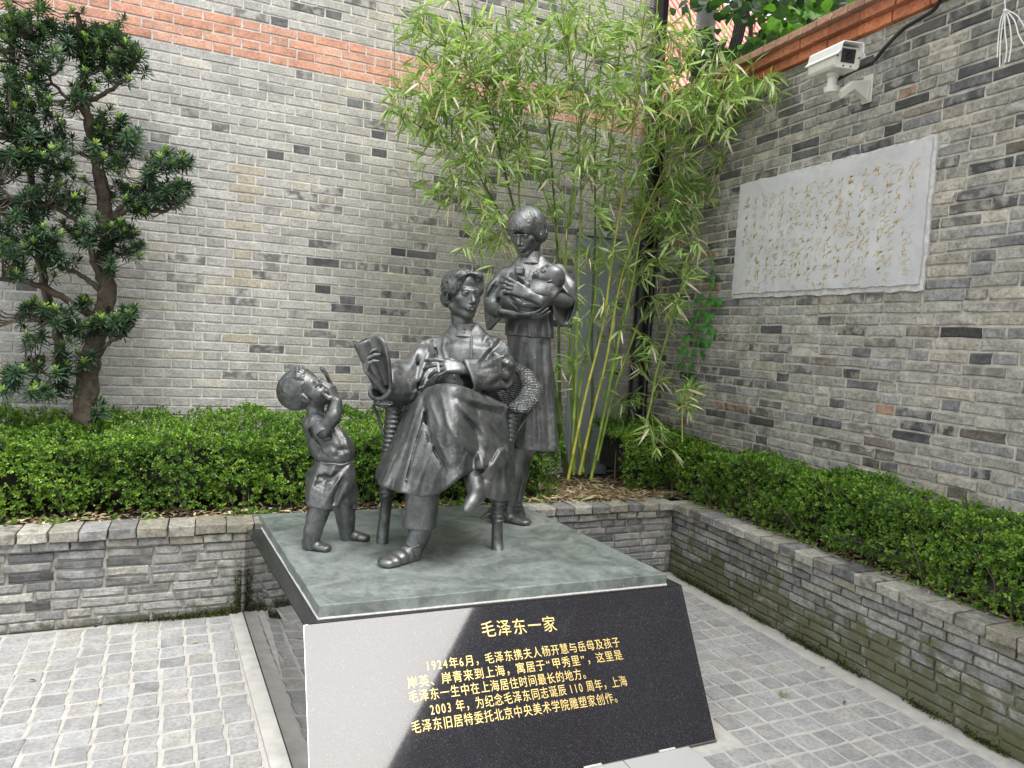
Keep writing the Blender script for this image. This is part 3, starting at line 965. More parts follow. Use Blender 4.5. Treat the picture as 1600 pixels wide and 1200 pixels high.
n0 = len(V)
for r_ in ring: V.append((V[r_][0], V[r_][1], .507))
for i in range(len(ring)):
    j = (i + 1) % len(ring); Fc.append((int(ring[i]), n0 + i, n0 + j, int(ring[j])))
o = link('base_plate', mesh('base_plate', V, Fc), BZ_BASE, pl)
bv = o.modifiers.new('b', 'BEVEL'); bv.width = .004; bv.segments = 2; bv.limit_method = 'ANGLE'; bv.angle_limit = math.radians(50)
mb = MB()
for a, b_ in ((FLp, FRp), (FRp, BRp), (BLp, FLp)):
    mb.tube([(a[0], a[1], .508), (b_[0], b_[1], .508)], .006, 6)
mb.build('cement_joint', GROUT, pl)

# ---- generic pieces
def head(v, C, F, U, s=1.0, jaw=1.0, eyes_open=True, child=False, mouth=1.0):
    F = nrm(F); U = nrm(U - (U @ F) * F); S = np.cross(U, F)      # S = to the figure's left
    def q(a, f, u): return C + (S * a + F * f + U * u) * s
    A = (S, F, U)
    v.ell(q(0, -.018, .036), np.array([.073, .092, .083]) * s, A, 0)
    if child:
        v.ell(q(0, .022, -.03), np.array([.060, .066, .066]) * s, A, .02 * s)
        v.ell(q(-.036, .045, -.035), np.array([.026] * 3) * s, A, .015 * s); v.ell(q(.036, .045, -.035), np.array([.026] * 3) * s, A, .015 * s)
        v.ell(q(0, .066, -.083), np.array([.02] * 3) * s, A, .015 * s)
    else:
        v.ell(q(0, .020, -.030), np.array([.0635, .068, .072]) * s, A, .025 * s)
        v.ell(q(0, .060, -.098), np.array([.021, .019, .016]) * s * jaw, A, .022 * s)
        for e in (-1, 1):
            v.cone(q(e * .053, .0, -.060), q(e * .018, .055, -.093), .019 * s * jaw, .014 * s, .018 * s)
            v.ell(q(e * .043, .050, -.020), np.array([.019, .018, .016]) * s, A, .016 * s)
    v.cone(q(-.034, .072, .017), q(0, .082, .013), .008 * s, .009 * s, .014 * s); v.cone(q(.034, .072, .017), q(0, .082, .013), .008 * s, .009 * s, .014 * s)
    for e in (-1, 1):
        v.ell(q(e * .031, .098, .001), np.array([.021, .020, .013]) * s, A, .007 * s, 'sub')
        v.ell(q(e * .030, .0705, .000), np.array([.0155, .0128, .0125]) * s, A, .003 * s)
        v.chain([q(e * .015, .077, .001), q(e * .023, .083, .0085), q(e * .033, .083, .009), q(e * .045, .073, .002)], .0030 * s, .002 * s)
        v.chain([q(e * .016, .077, -.002), q(e * .030, .081, -.0085), q(e * .044, .073, -.002)], .0022 * s, .003 * s)
        v.cone(q(e * .014, .083, .017), q(e * .044, .073, .020), .0036 * s, .0026 * s, .004 * s)
    v.cone(q(0, .080, .012), q(0, .100 if not child else .092, -.030), .0075 * s, .0095 * s, .010 * s)
    v.ell(q(0, .100 if not child else .092, -.034), np.array([.0105, .010, .0085]) * s, A, .005 * s)
    for e in (-1, 1):
        v.ell(q(e * .0115, .090, -.038), np.array([.0075, .008, .006]) * s, A, .004 * s)
        v.ell(q(e * .006, .096, -.0445), np.array([.0035, .004, .003]) * s, A, .002 * s, 'sub')
    v.ell(q(0, .080, -.060), np.array([.026, .016, .018]) * s, A, .012 * s)
    v.chain([q(-.023, .081, -.062), q(-.008, .0935, -.0565), q(0, .0925, -.0585), q(.008, .0935, -.0565), q(.023, .081, -.062)], [.003 * s, .0048 * s, .0045 * s, .0048 * s, .003 * s], .002 * s)
    v.chain([q(-.020, .081, -.065), q(0, .0925, -.069), q(.020, .081, -.065)], [.003 * s, .0062 * s, .003 * s], .002 * s)
    v.chain([q(-.025, .084, -.0625), q(0, .0985, -.0625), q(.025, .084, -.0625)], .0016 * s, .001 * s, 'sub')
    v.ell(q(0, .090, -.082), np.array([.018, .006, .005]) * s, A, .006 * s, 'sub')
    for e in (-1, 1):
        c = q(e * .074, -.010, -.006)
        t = nrm(S * e * .8 - F * .45); ua = nrm(U * .95 - F * .25)
        v.ell(c, np.array([.009, .019, .031]) * s, (t, np.cross(ua, t), ua), .004 * s)
        v.ell(c + t * .009 * s, np.array([.006, .011, .020]) * s, (t, np.cross(ua, t), ua), .004 * s, 'sub')
        v.ell(c + (t * .004 - ua * .024 + F * .002) * s, np.array([.006, .008, .009]) * s, A, .004 * s)
    return q, S

def hand(v, Wr, Dn, Np, side, curls, thumb, s=1.0, splay=(.10, .03, -.04, -.10)):
    """Wr wrist, Dn the way the fingers point, Np the way the palm looks, side +1/-1 = which edge the thumb is on;
    curls: (knuckle, middle, tip) bends per finger from the index; thumb: list of three (along, side, palm) points"""
    Dn = nrm(Dn); Np = nrm(Np - (Np @ Dn) * Dn); T = np.cross(Dn, Np) * side
    def q(d, t, n_): return Wr + (Dn * d + T * t + Np * n_) * s
    v.cone(q(-.05, 0, 0), q(.01, 0, 0), .027 * s, .026 * s, .01 * s, flat=(Np, .72))
    for k, t in enumerate((.026, .009, -.008, -.024)):
        v.cone(q(.012, t * .55, 0), q(.088 - .004 * abs(k - 1), t, -.001), .0150 * s, .0115 * s, .009 * s)
    L = ((.045, .027, .022), (.050, .031, .023), (.047, .029, .023), (.037, .022, .020))
    for k, t in enumerate((.027, .009, -.009, -.026)):
        p = q(.088 - .004 * abs(k - 1), t, 0); ang = 0; rad = (.0098, .0092, .0082, .0070)
        for j in range(3):
            ang += curls[k][j]
            d = nrm(Dn * math.cos(ang) + Np * math.sin(ang) + T * splay[k])
            e = p + d * L[k][j] * s
            v.cone(p, e, rad[j] * s * (1 if k < 3 else .88), rad[j + 1] * s * (1 if k < 3 else .88), .002 * s)
            p = e
    v.chain([q(.018, .018, .004), q(*thumb[0]), q(*thumb[1]), q(*thumb[2])], [.016 * s, .0125 * s, .0105 * s, .0085 * s], .005 * s)
    return q

def locks(v, C, A, R, paths, r=.0035, op='sub', k=.003):
    """hair grooves or strands: paths over an ellipsoid, given as lists of directions (left, forward, up)"""
    for pth in paths:
        P = []
        pts = [nrm(p) for p in pth]
        for i in range(len(pts) - 1):
            for j in range(4): P.append(nrm(pts[i] * (1 - j / 4) + pts[i + 1] * j / 4))
        P.append(pts[-1])
        Q = [C + A[0] * p[0] * R[0] + A[1] * p[1] * R[1] + A[2] * p[2] * R[2] for p in P]
        rr = [r * (.5 + .5 * math.sin(PI * (i + .6) / (len(Q) + .2))) for i in range(len(Q))]
        v.chain(Q, rr, k, op)

def shoe(v, heel, toe, w, h, k=.01):
    """cloth shoe from heel to toe on the ground"""
    heel = np.array(heel, float); toe = np.array(toe, float); d = toe - heel; L = np.linalg.norm(d); d /= L
    sd = nrm(np.cross(UU, d))
    for t, ww, hh in ((.12, .82, 1.0), (.3, .86, .9), (.5, .95, .72), (.7, 1.0, .56), (.86, .9, .48)):
        v.ell(heel + d * L * t + UU * h * hh * .42, (L * .19, w * ww * .5, h * hh * .56), (d, sd, UU), k)
    c = (heel + toe) / 2
    v.box(c - UU * .05, (L, w * 2, .05), (d, sd, UU), .001, 0, 'sub')

def fur(v, pts, r, k=.012):   # groove of a fold
    v.chain(pts, r, k, 'sub')
def rid(v, pts, r, k=.015):   # ridge of a fold
    v.chain(pts, r, k)
# ---- seated man
man = empty('statue', W(640, 870, .3) * np.array([1, 1, 0]) + UU * ZP)
tag(man, 'bronze statue of a seated man in a long gown, legs crossed, in the wicker chair', 'statue')
H_ = .005
lo = np.minimum.reduce(WL([(560, 500, .5), (860, 500, -.5), (560, 900, -.5), (860, 900, .5)])) - .02
hi = np.maximum.reduce(WL([(560, 500, .5), (860, 500, -.5), (560, 900, -.5), (860, 900, .5)])) + .02
lo[2] = ZP - .01; hi[2] = W(720, 500, -.3)[2]
# gown: torso, thighs, front drape
v = Vol(lo, hi, H_)
v.ell(W(733, 645, -.27), (.20, .17, .15), (RR, FF, UU), 0)
v.cone(W(732, 640, -.25), W(729, 575, -.25), .165, .150, .05, flat=(FF, .75))
v.ell(W(728, 570, -.245), (.178, .112, .15), (RR, FF, UU), .05)
v.cone(W(690, 544, -.26), W(769, 542, -.26), .063, .062, .05)
v.cone(W(714, 521, -.26), W(740, 521, -.26), .058, .058, .07)
v.box(W(728, 572, -.155), (.105, .022, .11), (RR, nrm(FF + UU * .12), UU), .015, .05)
v.cone(W(700, 655, -.22), W(676, 640, .20), .10, .085, .04)         # his right thigh
v.cone(W(768, 655, -.22), W(706, 626, .30), .105, .078, .04)        # left thigh crossed over
v.cone(W(676, 640, .20), W(662, 760, .24), .075, .055, .04)         # right shin under the cloth
v.cone(W(706, 632, .30), W(738, 742, .34), .068, .040, .03)         # left shin
def fold_grid(rows, phase):
    """add ridges and valleys that open towards the hem"""
    out = []
    for i, row in enumerate(rows):
        A = .004 + .030 * (i / (len(rows) - 1)) ** .8
        out.append([W(x, y, b_ + A * phase[j]) for j, (x, y, b_) in enumerate(row)])
    return out
PH = (0, .7, -.9, 1.3, .1, -1.6, -.9, 1.5, 1.0, -1.0, .6, -.6, 0)
G = [
 [(642, 645, .0), (650, 632, .08), (658, 622, .14), (668, 614, .22), (678, 609, .28), (688, 607, .33), (698, 606.5, .36), (710, 608, .365), (722, 611, .33), (736, 617, .28), (752, 625, .2), (768, 636, .12), (786, 650, .03)],
 [(634, 668, .10), (641, 659, .17), (650, 651, .23), (660, 645, .29), (671, 641, .33), (683, 639, .37), (695, 638, .395), (708, 640, .395), (724, 643, .365), (740, 648, .32), (756, 654, .26), (772, 662, .17), (790, 672, .06)],
 [(622, 694, .16), (631, 690, .24), (641, 687, .28), (652, 683, .32), (663, 680, .36), (676, 678, .395), (690, 676, .415), (706, 676, .415), (724, 677, .385), (741, 680, .34), (757, 683, .29), (773, 686, .22), (790, 692, .10)],
 [(610, 720, .19), (619, 720, .28), (630, 720, .31), (642, 720, .35), (655, 718, .38), (669, 716, .41), (686, 714, .43), (705, 711, .43), (726, 707, .405), (742, 706, .36), (757, 706, .31), (772, 705, .26), (789, 702, .15)],
 [(600, 744, .2), (608, 747, .29), (620, 749, .33), (633, 750, .36), (647, 751, .39), (663, 749, .42), (681, 745, .44), (702, 736, .44), (722, 725, .42), (738, 718, .385), (754, 715, .34), (770, 712, .28), (789, 706, .18)],
 [(594, 754, .2), (602, 759, .30), (616, 763, .34), (630, 767, .37), (645, 771, .40), (662, 773, .43), (681, 769, .45), (700, 757, .45), (719, 742, .44), (735, 734, .41), (752, 728, .36), (768, 722, .30), (788, 712, .2)]]
g_ = fold_grid(G, PH)
v.cloth([[p - FF * .026 for p in row] for row in g_], (.022, .016), .01, 2)
v.cloth(g_, (.014, .011), .012, 3)
# under layer at the left and its corner
v.cloth([WL([(632, 650, .0), (650, 660, .1)]), WL([(612, 695, .05), (636, 700, .18)]), WL([(592, 730, .06), (612, 738, .2)]), WL([(589, 746, .08), (602, 757, .22)])], .012, .01, 3)
# skirt behind, hanging at the right
v.cloth([WL([(750, 655, .05), (775, 655, .0), (792, 650, -.1)]), WL([(762, 700, .12), (785, 700, .08), (799, 695, .0)]), WL([(760, 740, .14), (785, 745, .10), (801, 740, .0)]), WL([(757, 772, .14), (782, 780, .11), (804, 772, .0)])], .014, .012, 3)
v.cloth([WL([(752, 745, .34), (758, 756, .33)]), WL([(768, 726, .33), (774, 736, .31)]), WL([(786, 700, .22), (793, 716, .20)])], .010, .008, 3)
v.cone(W(770, 668, -.05), W(780, 700, .02), .07, .05, .03)
# lap folds
rid(v, WL([(735, 600, -.05), (762, 625, .06), (790, 640, .0)]), .022, .03)
# chest folds
for P, r in (([(700, 540, -.12), (694, 575, -.1), (690, 600, -.08)], .014), ([(752, 528, -.14), (748, 560, -.1), (745, 590, -.08)], .007), ([(765, 530, -.14), (757, 552, -.1), (745, 575, -.08)], .009),
             ([(700, 590, -.05), (728, 605, -.05), (760, 612, -.06)], .010), ([(776, 525, -.18), (764, 548, -.12), (754, 570, -.1)], .008)):
    fur(v, [p + FF * .012 for p in WL(P)], r + .006, .02)
rid(v, WL([(737, 524, -.12), (736, 560, -.09), (733, 598, -.07)]), .006, .008)
rid(v, WL([(705, 530, -.13), (700, 560, -.09), (712, 596, -.07)]), .008, .012)
# his right sleeve (picture left)
v.chain(WL([(684, 550, -.27), (662, 580, -.19), (650, 604, -.10)]), [.066, .064, .06], .03)
v.ring([WL([(690, 534, -.24), (668, 534, -.20), (655, 552, -.20), (660, 585, -.14), (690, 600, -.14), (702, 570, -.14)]),
        WL([(668, 545, -.16), (648, 551, -.18), (640, 566, -.2), (638, 606, -.12), (654, 620, -.06), (676, 588, -.08)]),
        WL([(645, 572, -.06), (632, 564, -.10), (624, 577, -.14), (622, 618, -.10), (633, 631, -.03), (648, 612, -.0)]),
        WL([(626, 582, .02), (617, 571, -.02), (606, 585, -.07), (602, 622, -.06), (612, 633, .02), (626, 614, .06)]),
        WL([(613, 589, .09), (606, 577, .06), (594, 588, .02), (578, 614, .04), (592, 624, .10), (608, 612, .12)])], .013, .022, 3)
v.chain(WL([(648, 600, -.10), (625, 596, -.03)]), [.055, .045], .03)
for P, r in (([(664, 540, -.14), (644, 580, -.08), (652, 610, -.03)], .013), ([(676, 548, -.12), (664, 580, -.07), (658, 600, -.04)], .012), ([(634, 570, -.07), (628, 595, -.03), (622, 625, -.0)], .010)):
    fur(v, [p + FF * .012 for p in WL(P)], r, .016)
rid(v, WL([(662, 533, -.22), (648, 560, -.12), (634, 578, -.05), (614, 582, .06)]), .010, .02)
rid(v, WL([(672, 556, -.12), (652, 592, -.03), (640, 616, -.0)]), .010, .02)
# his left sleeve (picture right): wide, square cuff
v.chain(WL([(768, 548, -.27), (779, 568, -.23), (782, 584, -.17)]), [.058, .056, .046], .03)
v.ring([WL([(770, 534, -.26), (786, 536, -.24), (797, 560, -.22), (800, 590, -.2), (776, 604, -.18), (756, 560, -.16)]),
        WL([(784, 562, -.12), (799, 566, -.15), (802, 580, -.2), (797, 600, -.2), (788, 605, -.12), (780, 585, -.06)]),
        WL([(766, 565, .00), (770, 566, -.06), (768, 584, -.1), (764, 605, -.06), (768, 609, .02), (770, 588, .04)]),
        WL([(745, 565, .06), (744, 567, .0), (740, 580, -.04), (738, 606, .0), (748, 611, .07), (752, 588, .09)]),
        WL([(727, 564, .105), (724, 570, .05), (716, 587, .02), (729, 610, .06), (742, 607, .125), (737, 586, .13)])], .011, .012, 3)
v.chain(WL([(783, 586, -.15), (768, 586, -.08)]), [.044, .036], .03)
for P, r in (([(772, 545, -.15), (784, 560, -.12), (798, 566, -.1)], .010), ([(775, 572, .0), (785, 580, -.03), (797, 586, -.06)], .009)):
    fur(v, [p + FF * .01 for p in WL(P)], r, .014)
rid(v, WL([(765, 533, -.2), (772, 552, -.14), (800, 570, -.13)]), .010, .02)
v.cone(W(662, 560, -.16), W(668, 575, -.14), .052, .05, .03)
v.folds([(WL(p), w, a) for p, w, a in [
 ([(657, 534, -.17), (650, 552, -.12), (643, 574, -.06)], .016, .012), ([(676, 532, -.15), (681, 553, -.12), (670, 578, -.08)], .014, -.015),
 ([(667, 534, -.16), (668, 556, -.12), (658, 590, -.06)], .012, .009), ([(620, 567, -.03), (634, 585, .0), (648, 612, .02)], .013, .012), ([(616, 577, .03), (616, 600, .05), (612, 620, .04)], .013, .010),
 ([(630, 574, -.02), (640, 598, .0), (640, 622, .0)], .012, -.010), ([(606, 590, .08), (602, 610, .09)], .010, -.008), ([(654, 570, -.08), (652, 600, -.03), (640, 625, .0)], .012, -.010),
 ([(737, 520, -.14), (737, 540, -.12), (736, 562, -.10)], .006, .006), ([(692, 528, -.14), (690, 545, -.11), (697, 565, -.1)], .010, .010), ([(702, 534, -.12), (700, 556, -.1), (706, 580, -.09)], .014, -.008),
 ([(789, 527, -.18), (766, 552, -.1), (754, 566, -.08)], .010, -.012), ([(780, 524, -.18), (760, 548, -.1), (748, 562, -.08)], .009, .009), ([(796, 540, -.18), (786, 556, -.12), (768, 563, -.06)], .009, .009),
 ([(800, 556, -.14), (784, 563, -.08)], .008, -.009), ([(760, 524, -.16), (752, 540, -.11)], .008, -.006),
 ([(798, 574, -.1), (775, 588, -.02), (755, 600, .05)], .012, .007), ([(792, 590, -.08), (768, 600, .0)], .010, -.007), ([(775, 572, -.02), (750, 578, .06)], .010, -.006),
 ([(706, 607, .2), (742, 621, .15), (784, 634, .02)], .012, .014), ([(712, 616, .25), (746, 634, .18), (782, 648, .05)], .014, -.014), ([(745, 600, -.05), (765, 618, .0), (790, 622, -.05)], .012, -.010),
 ([(690, 600, .05), (712, 598, .0), (735, 600, -.05)], .010, -.009),
 ([(671, 622, .33), (686, 667, .42), (681, 686, .43), (704, 724, .45)], .011, .010), ([(690, 618, .38), (700, 660, .41), (733, 704, .40), (727, 722, .42)], .010, .014),
 ([(662, 628, .28), (667, 672, .37), (678, 707, .42), (696, 732, .44)], .018, -.017), ([(657, 625, .22), (634, 686, .30), (616, 748, .34)], .011, .016), ([(648, 640, .18), (628, 690, .28), (603, 750, .32)], .010, -.012),
 ([(668, 640, .32), (648, 700, .35), (634, 760, .38)], .014, -.014), ([(676, 690, .40), (662, 735, .42), (650, 768, .42)], .010, .012), ([(690, 725, .45), (678, 750, .45), (672, 770, .45)], .012, -.010),
 ([(709, 625, .38), (732, 658, .36), (748, 680, .33)], .012, -.016), ([(716, 628, .36), (752, 668, .30), (780, 702, .22)], .012, .014), ([(742, 640, .3), (766, 670, .22), (786, 692, .12)], .012, -.012),
 ([(740, 690, .35), (750, 712, .36), (757, 732, .35)], .010, .012), ([(730, 700, .40), (738, 718, .40), (742, 734, .40)], .009, -.012), ([(758, 700, .31), (768, 718, .30)], .009, -.010),
 ([(770, 735, .1), (766, 775, .13)], .010, -.008), ([(788, 720, .1), (790, 775, .1)], .010, .008)]])
v.rough(.0012, .10, 3)
v.smooth(1)
gown = solid('gown', v, BZ, man)
# collar and clasps
v = Vol(W(700, 530, -.05) * np.array([1, 1, 1]) - .22, W(745, 495, -.3) + .22, .004)
cc = W(727, 514, -.25)
zs = [cc[2] - .045, cc[2] - .01, cc[2] + .030]
v.radial(zs, [cc[0] + .0] * 3, [cc[1]] * 3, [.084, .068, .063], [.080, .066, .060], RR, FF, None, 0)
v.radial([cc[2] + .0, cc[2] + .05], [cc[0]] * 2, [cc[1]] * 2, [.055, .052], [.052, .05], RR, FF, None, 0, 'sub')
v.cone(cc + FF * .085 + UU * .05, cc + FF * .06 - UU * .01, .012, .003, .004, 'sub')
solid('collar', v, BZ, man)
mbx = MB()
mbx.tube(WL([(695, 520, -.135), (700, 525, -.12), (706, 530, -.11)]), [.003, .006, .003], 6)
mbx.tube(WL([(722, 519.5, -.155), (727, 520, -.152)]), .005, 6)
mbx.build('clasp', BZ, man, smooth=True)

# head, neck, hands, feet = body
HS = 1.21
C = W(723, 459, -.235)
F = D(.56, .82, -.04); U = D(-.03, .02, 1)
bv_ = v = Vol(lo, np.array([hi[0], hi[1], W(720, 405, -.2)[2]]), .0038)
q, S = head(v, C, F, U, HS)
v.cone(q(0, -.022, -.05), W(725, 525, -.27), .058, .064, .02)
v.chain(WL([(726, 530, -.27), (728, 580, -.26), (733, 640, -.27)]), [.075, .105, .11], .03)
v.chain(WL([(728, 545, -.27), (690, 548, -.27), (650, 600, -.11), (622, 598, -.02)]), [.05, .045, .036, .034], .01)
v.chain(WL([(728, 545, -.27), (768, 548, -.27), (786, 586, -.14), (758, 586, -.03)]), [.05, .045, .036, .034], .01)
v.chain(WL([(705, 650, -.22), (678, 642, .19), (664, 770, .235), (664, 810, .235)]), [.075, .055, .045, .045], .02)
v.chain(WL([(762, 650, -.22), (708, 634, .28), (738, 738, .34)]), [.075, .050, .036], .02)
# right hand, from the left edge of the book
vh = bv_
Wr = W(590, 596, .115)
hand(vh, Wr, D(-.50, .40, .65), D(.75, -.10, .20), 1, ((.75, .7, .4), (.8, .75, .4), (.85, .8, .45), (.9, .8, .5)),
     ((.045, .040, .022), (.072, .048, .038), (.098, .040, .045)), HS)
vh.cone(Wr, W(625, 598, -.02), .031, .04, .01)
# left hand with the cigarette
Wl = W(727, 576, .075)
vh = bv_
hand(vh, Wl, D(-.97, .22, .06), D(-.20, -.75, -.62), -1, ((.10, .35, .25), (.30, .45, .3), (.50, .5, .3), (.62, .55, .35)),
     ((.030, .034, .010), (.062, .046, .012), (.094, .044, .020)), HS, splay=(.16, .04, -.10, -.22))
vh.cone(Wl, W(760, 586, -.03), .031, .04, .01)
# ankles and feet
vf = bv_
vf.chain(WL([(665, 800, .235), (655, 835, .24), (645, 858, .255)]), [.060, .056, .052], .01)
vf = bv_
vf.chain(WL([(736, 735, .34), (739, 752, .36), (741, 768, .38)]), [.046, .040, .036], .01)
solid('body', bv_, BZ_SKIN, man)

# hair: thick, combed back in waves
v = Vol(C - .21, C + .22, .0035)
A = (S, nrm(F), nrm(U - (U @ nrm(F)) * nrm(F)))
hc = q(0, -.030, .038); R_ = np.array([.085, .100, .083]) * HS
v.ell(hc, R_, A, 0)
for e in (-1, 1):
    v.ell(q(e * .066, .000, .032), np.array([.034, .060, .054]) * HS, A, .03)
    v.ell(q(e * .052, -.045, -.020), np.array([.034, .050, .046]) * HS, A, .03)
    v.ell(q(e * .034, .030, .082), np.array([.046, .050, .028]) * HS, A, .03)
v.ell(q(0, -.065, -.020), np.array([.06, .045, .055]) * HS, A, .03)
v.ell(q(.004, .130, .038), np.array([.056, .088, .074]) * HS, A, .008, 'sub')
v.ell(q(0, .105, -.06), np.array([.080, .075, .080]) * HS, A, .008, 'sub')
for e in (-1, 1): v.ell(q(e * .092, .012, -.036), np.array([.03, .036, .038]) * HS, A, .008, 'sub')
P = []
for i, a in enumerate(np.linspace(-.95, .95, 13)):
    wv = .12 * math.sin(i * 2.1)
    P.append([(a * .75, .75, .72 - abs(a) * .15), (a * .95 + wv, .25, .9 - abs(a) * .3), (a * 1.05 - wv, -.4, .55 - abs(a) * .2), (a * .8, -.8, -.1)])
for e in (-1, 1):
    for z in (.45, .2, -.05, -.3):
        P.append([(e * .85, .65, z + .15), (e * 1.0, .2, z + .1), (e * .95, -.3, z - .15), (e * .6, -.8, z - .2)])
locks(v, hc, A, R_ * 1.10, P, .0095, 'sub', .008)
v.rough(.0018, .022, 5)
v.smooth(1)
solid('hair', v, BZ, man)
# shoes
v = Vol(W(620, 880, .3) - np.array([.2, .2, .1]), W(640, 850, .3) + np.array([.2, .2, .1]), .004)
hl = W(652, 868, .235); hl[2] = ZP - .002; te = W(596, 884, .395); te[2] = ZP - .002
shoe(v, hl, te, .112, .098)
v.chain(WL([(652, 846, .21), (655, 852, .30), (628, 862, .30)]), .007, .006)
solid('shoe', v, BZ_SKIN, man)
v = Vol(W(745, 770, .37) - .15, W(745, 770, .37) + .15, .004)
a_, b_ = W(757, 757, .33), W(733, 791, .44)
d_ = nrm(b_ - a_); sd = nrm(np.cross(d_, FF)); nn_ = np.cross(sd, d_)
for t, r1, r2 in ((.05, .040, .034), (.3, .043, .040), (.55, .044, .036), (.8, .038, .028), (.95, .028, .020)):
    v.ell(a_ + (b_ - a_) * t, (.045, r1, r2), (d_, sd, nn_), .012)
v.cone(W(741, 752, .36), W(744, 765, .38), .042, .04, .01)
solid('shoe', v, BZ_SKIN, man)
# trouser leg over the planted foot
v = Vol(W(660, 800, .24) - np.array([.16, .16, .16]), W(660, 780, .24) + np.array([.16, .16, .16]), .0045)
v.radial([W(660, 823, .24)[2], W(660, 800, .24)[2], W(662, 740, .24)[2]], [W(655, 823, .235)[0], W(658, 800, .235)[0], W(664, 740, .235)[0]],
         [W(655, 823, .235)[1], W(658, 800, .235)[1], W(664, 740, .235)[1]], [.086, .084, .078], [.088, .084, .08], RR, FF, lambda t, z: .005 * np.cos(3 * t + 6 * z), 0)
v.ell(W(654, 826, .235), (.070, .074, .03), (RR, FF, UU), .005, 'sub')
rid(v, WL([(640, 775, .32), (632, 800, .325), (628, 820, .32)]), .005, .01)
v.smooth(1)
solid('trouser_leg', v, BZ, man)

# book, open, pages towards him
bk = empty('bronze_book', W(590, 560, .17))
tag(bk, 'open bronze book with curling pages held up in the seated man\'s hand', 'book')
v = Vol(W(585, 560, .17) - .19, W(585, 560, .17) + .19, .0035)
sp0, sp1 = W(583, 537, .17), W(604, 600, .12)          # spine
Lx = nrm(sp1 - sp0)
# left half curled into a roll
for t in np.linspace(0, 1, 2): pass
r0, r1 = W(567, 537, .155), W(592, 597, .10)
v.cone(r0, r1, .046, .040, .0)
ax = nrm(r1 - r0)
v.cone(r0 - ax * .02, r0 + ax * .05, .031, .026, .002, 'sub')
v.box(r0 - ax * .062, (.08, .08, .045), (D(1, 0, 0), np.cross(ax, D(1, 0, 0)), ax), .001, .001, 'sub')
# right half bending over
v.cloth([WL([(577, 536, .165), (590, 560, .15), (604, 600, .11)]), WL([(588, 526, .18), (600, 556, .17), (608, 600, .12)]), WL([(599, 534, .20), (606, 560, .19), (610, 604, .13)]), WL([(605, 549, .20), (608, 570, .19), (611, 606, .13)]), WL([(607, 563, .19), (609, 580, .18), (611, 607, .12)])], (.010, .010), .004, 4)
solid('book', v, BZ_SKIN, bk)
cg = MB().tube(WL([(684, 566, .185), (686, 581, .19)]), .0062, 8).build('cigarette', plain('worn_bronze', (.55, .54, .53), .45, .3), None)
tag(cg, 'short pale cigarette between the seated man\'s fingers', 'cigarette')
# ---- wicker armchair
ch = empty('wicker_armchair', W(690, 850, -.2) * np.array([1, 1, 0]) + UU * ZP)
tag(ch, 'bronze wicker armchair with curved arms and wrapped legs under the seated man', 'armchair')
lo = np.minimum.reduce(WL([(560, 540, .1), (860, 540, -.65), (560, 720, -.65), (860, 720, .1)])) - .05
hi = np.maximum.reduce(WL([(560, 540, .1), (860, 540, -.65), (560, 720, -.65), (860, 720, .1)])) + .05
RAIL = [(600, 628, .07, .056), (604, 622, -.13, .052), (620, 605, -.35, .044), (655, 580, -.5, .043), (700, 562, -.58, .042), (750, 556, -.58, .042), (795, 566, -.52, .044), (822, 583, -.40, .048), (832, 606, -.22, .058), (824, 626, -.06, .062), (812, 636, .04, .060)]
v = Vol(lo, hi, .0055)
v.chain([W(a, b, c) for a, b, c, r in RAIL], [r for *_, r in RAIL], .01, flat=(D(0, .25, 1), .48))
v.smooth(1)
solid('arm_rail', v, BZ_W, ch)
v = Vol(lo - np.array([0, 0, .15]), hi, .0055)
seat_z = W(700, 700, 0)[2]
P0 = WL([(604, 630, -.02), (618, 612, -.33), (655, 588, -.48), (700, 570, -.55), (750, 566, -.55), (790, 576, -.5), (812, 592, -.38), (820, 618, -.2), (806, 640, -.02)])
P1 = WL([(612, 690, -.03), (625, 672, -.33), (655, 655, -.44), (700, 650, -.48), (750, 650, -.48), (780, 655, -.42), (797, 665, -.33), (803, 684, -.2), (794, 704, -.03)])
v.cloth([P0, [(a * .5 + b * .5) for a, b in zip(P0, P1)], P1], .014, .006, 2)
solid('woven_back', v, BZ_W, ch)
v = Vol(W(600, 720, .02) - np.array([.1, .7, .1]), W(800, 680, .02) + np.array([.2, .3, .1]), .007)
c0 = (W(612, 705, -.02) + W(795, 705, -.02)) / 2 - FF * .23
c0[2] = W(700, 706, -.02)[2]
v.box(c0, (.30, .27, .035), (RR, FF, UU), .02, 0)
solid('seat', v, BZ_W, ch)
def wrapped(name, P, r, n=26, amp=.12):
    P = [np.array(p) for p in P]; Q = []; R = []
    L = [0] + list(np.cumsum([np.linalg.norm(P[i + 1] - P[i]) for i in range(len(P) - 1)]))
    m = n * 4
    for i in range(m + 1):
        t = L[-1] * i / m; k = max(j for j in range(len(L)) if L[j] <= t + 1e-9); k = min(k, len(P) - 2)
        u = (t - L[k]) / (L[k + 1] - L[k]); Q.append(P[k] * (1 - u) + P[k + 1] * u)
        R.append(r * (1 + amp * (1, .5, -1, .5)[i % 4]))
    return MB().tube(Q, R, 12).build(name, BZ, ch, smooth=True)
def ground(p): p = np.array(p); p[2] = ZP - .004; return p
def leg(parts, low):
    t = wrapped('leg', *parts)
    low = [np.array(p) for p in low]
    MB().tube(low, [.031, .030, .032, .033], 14).build('bare_leg', BZ, t, smooth=True)
    return t
leg((WL([(614, 630, -.01), (611, 668, -.0), (606, 720, .0), (604, 775, .0)]), .036, 20, .13), [W(605, 772, .0), W(602, 800, 0), W(599, 825, 0), ground(W(597, 848, 0))])
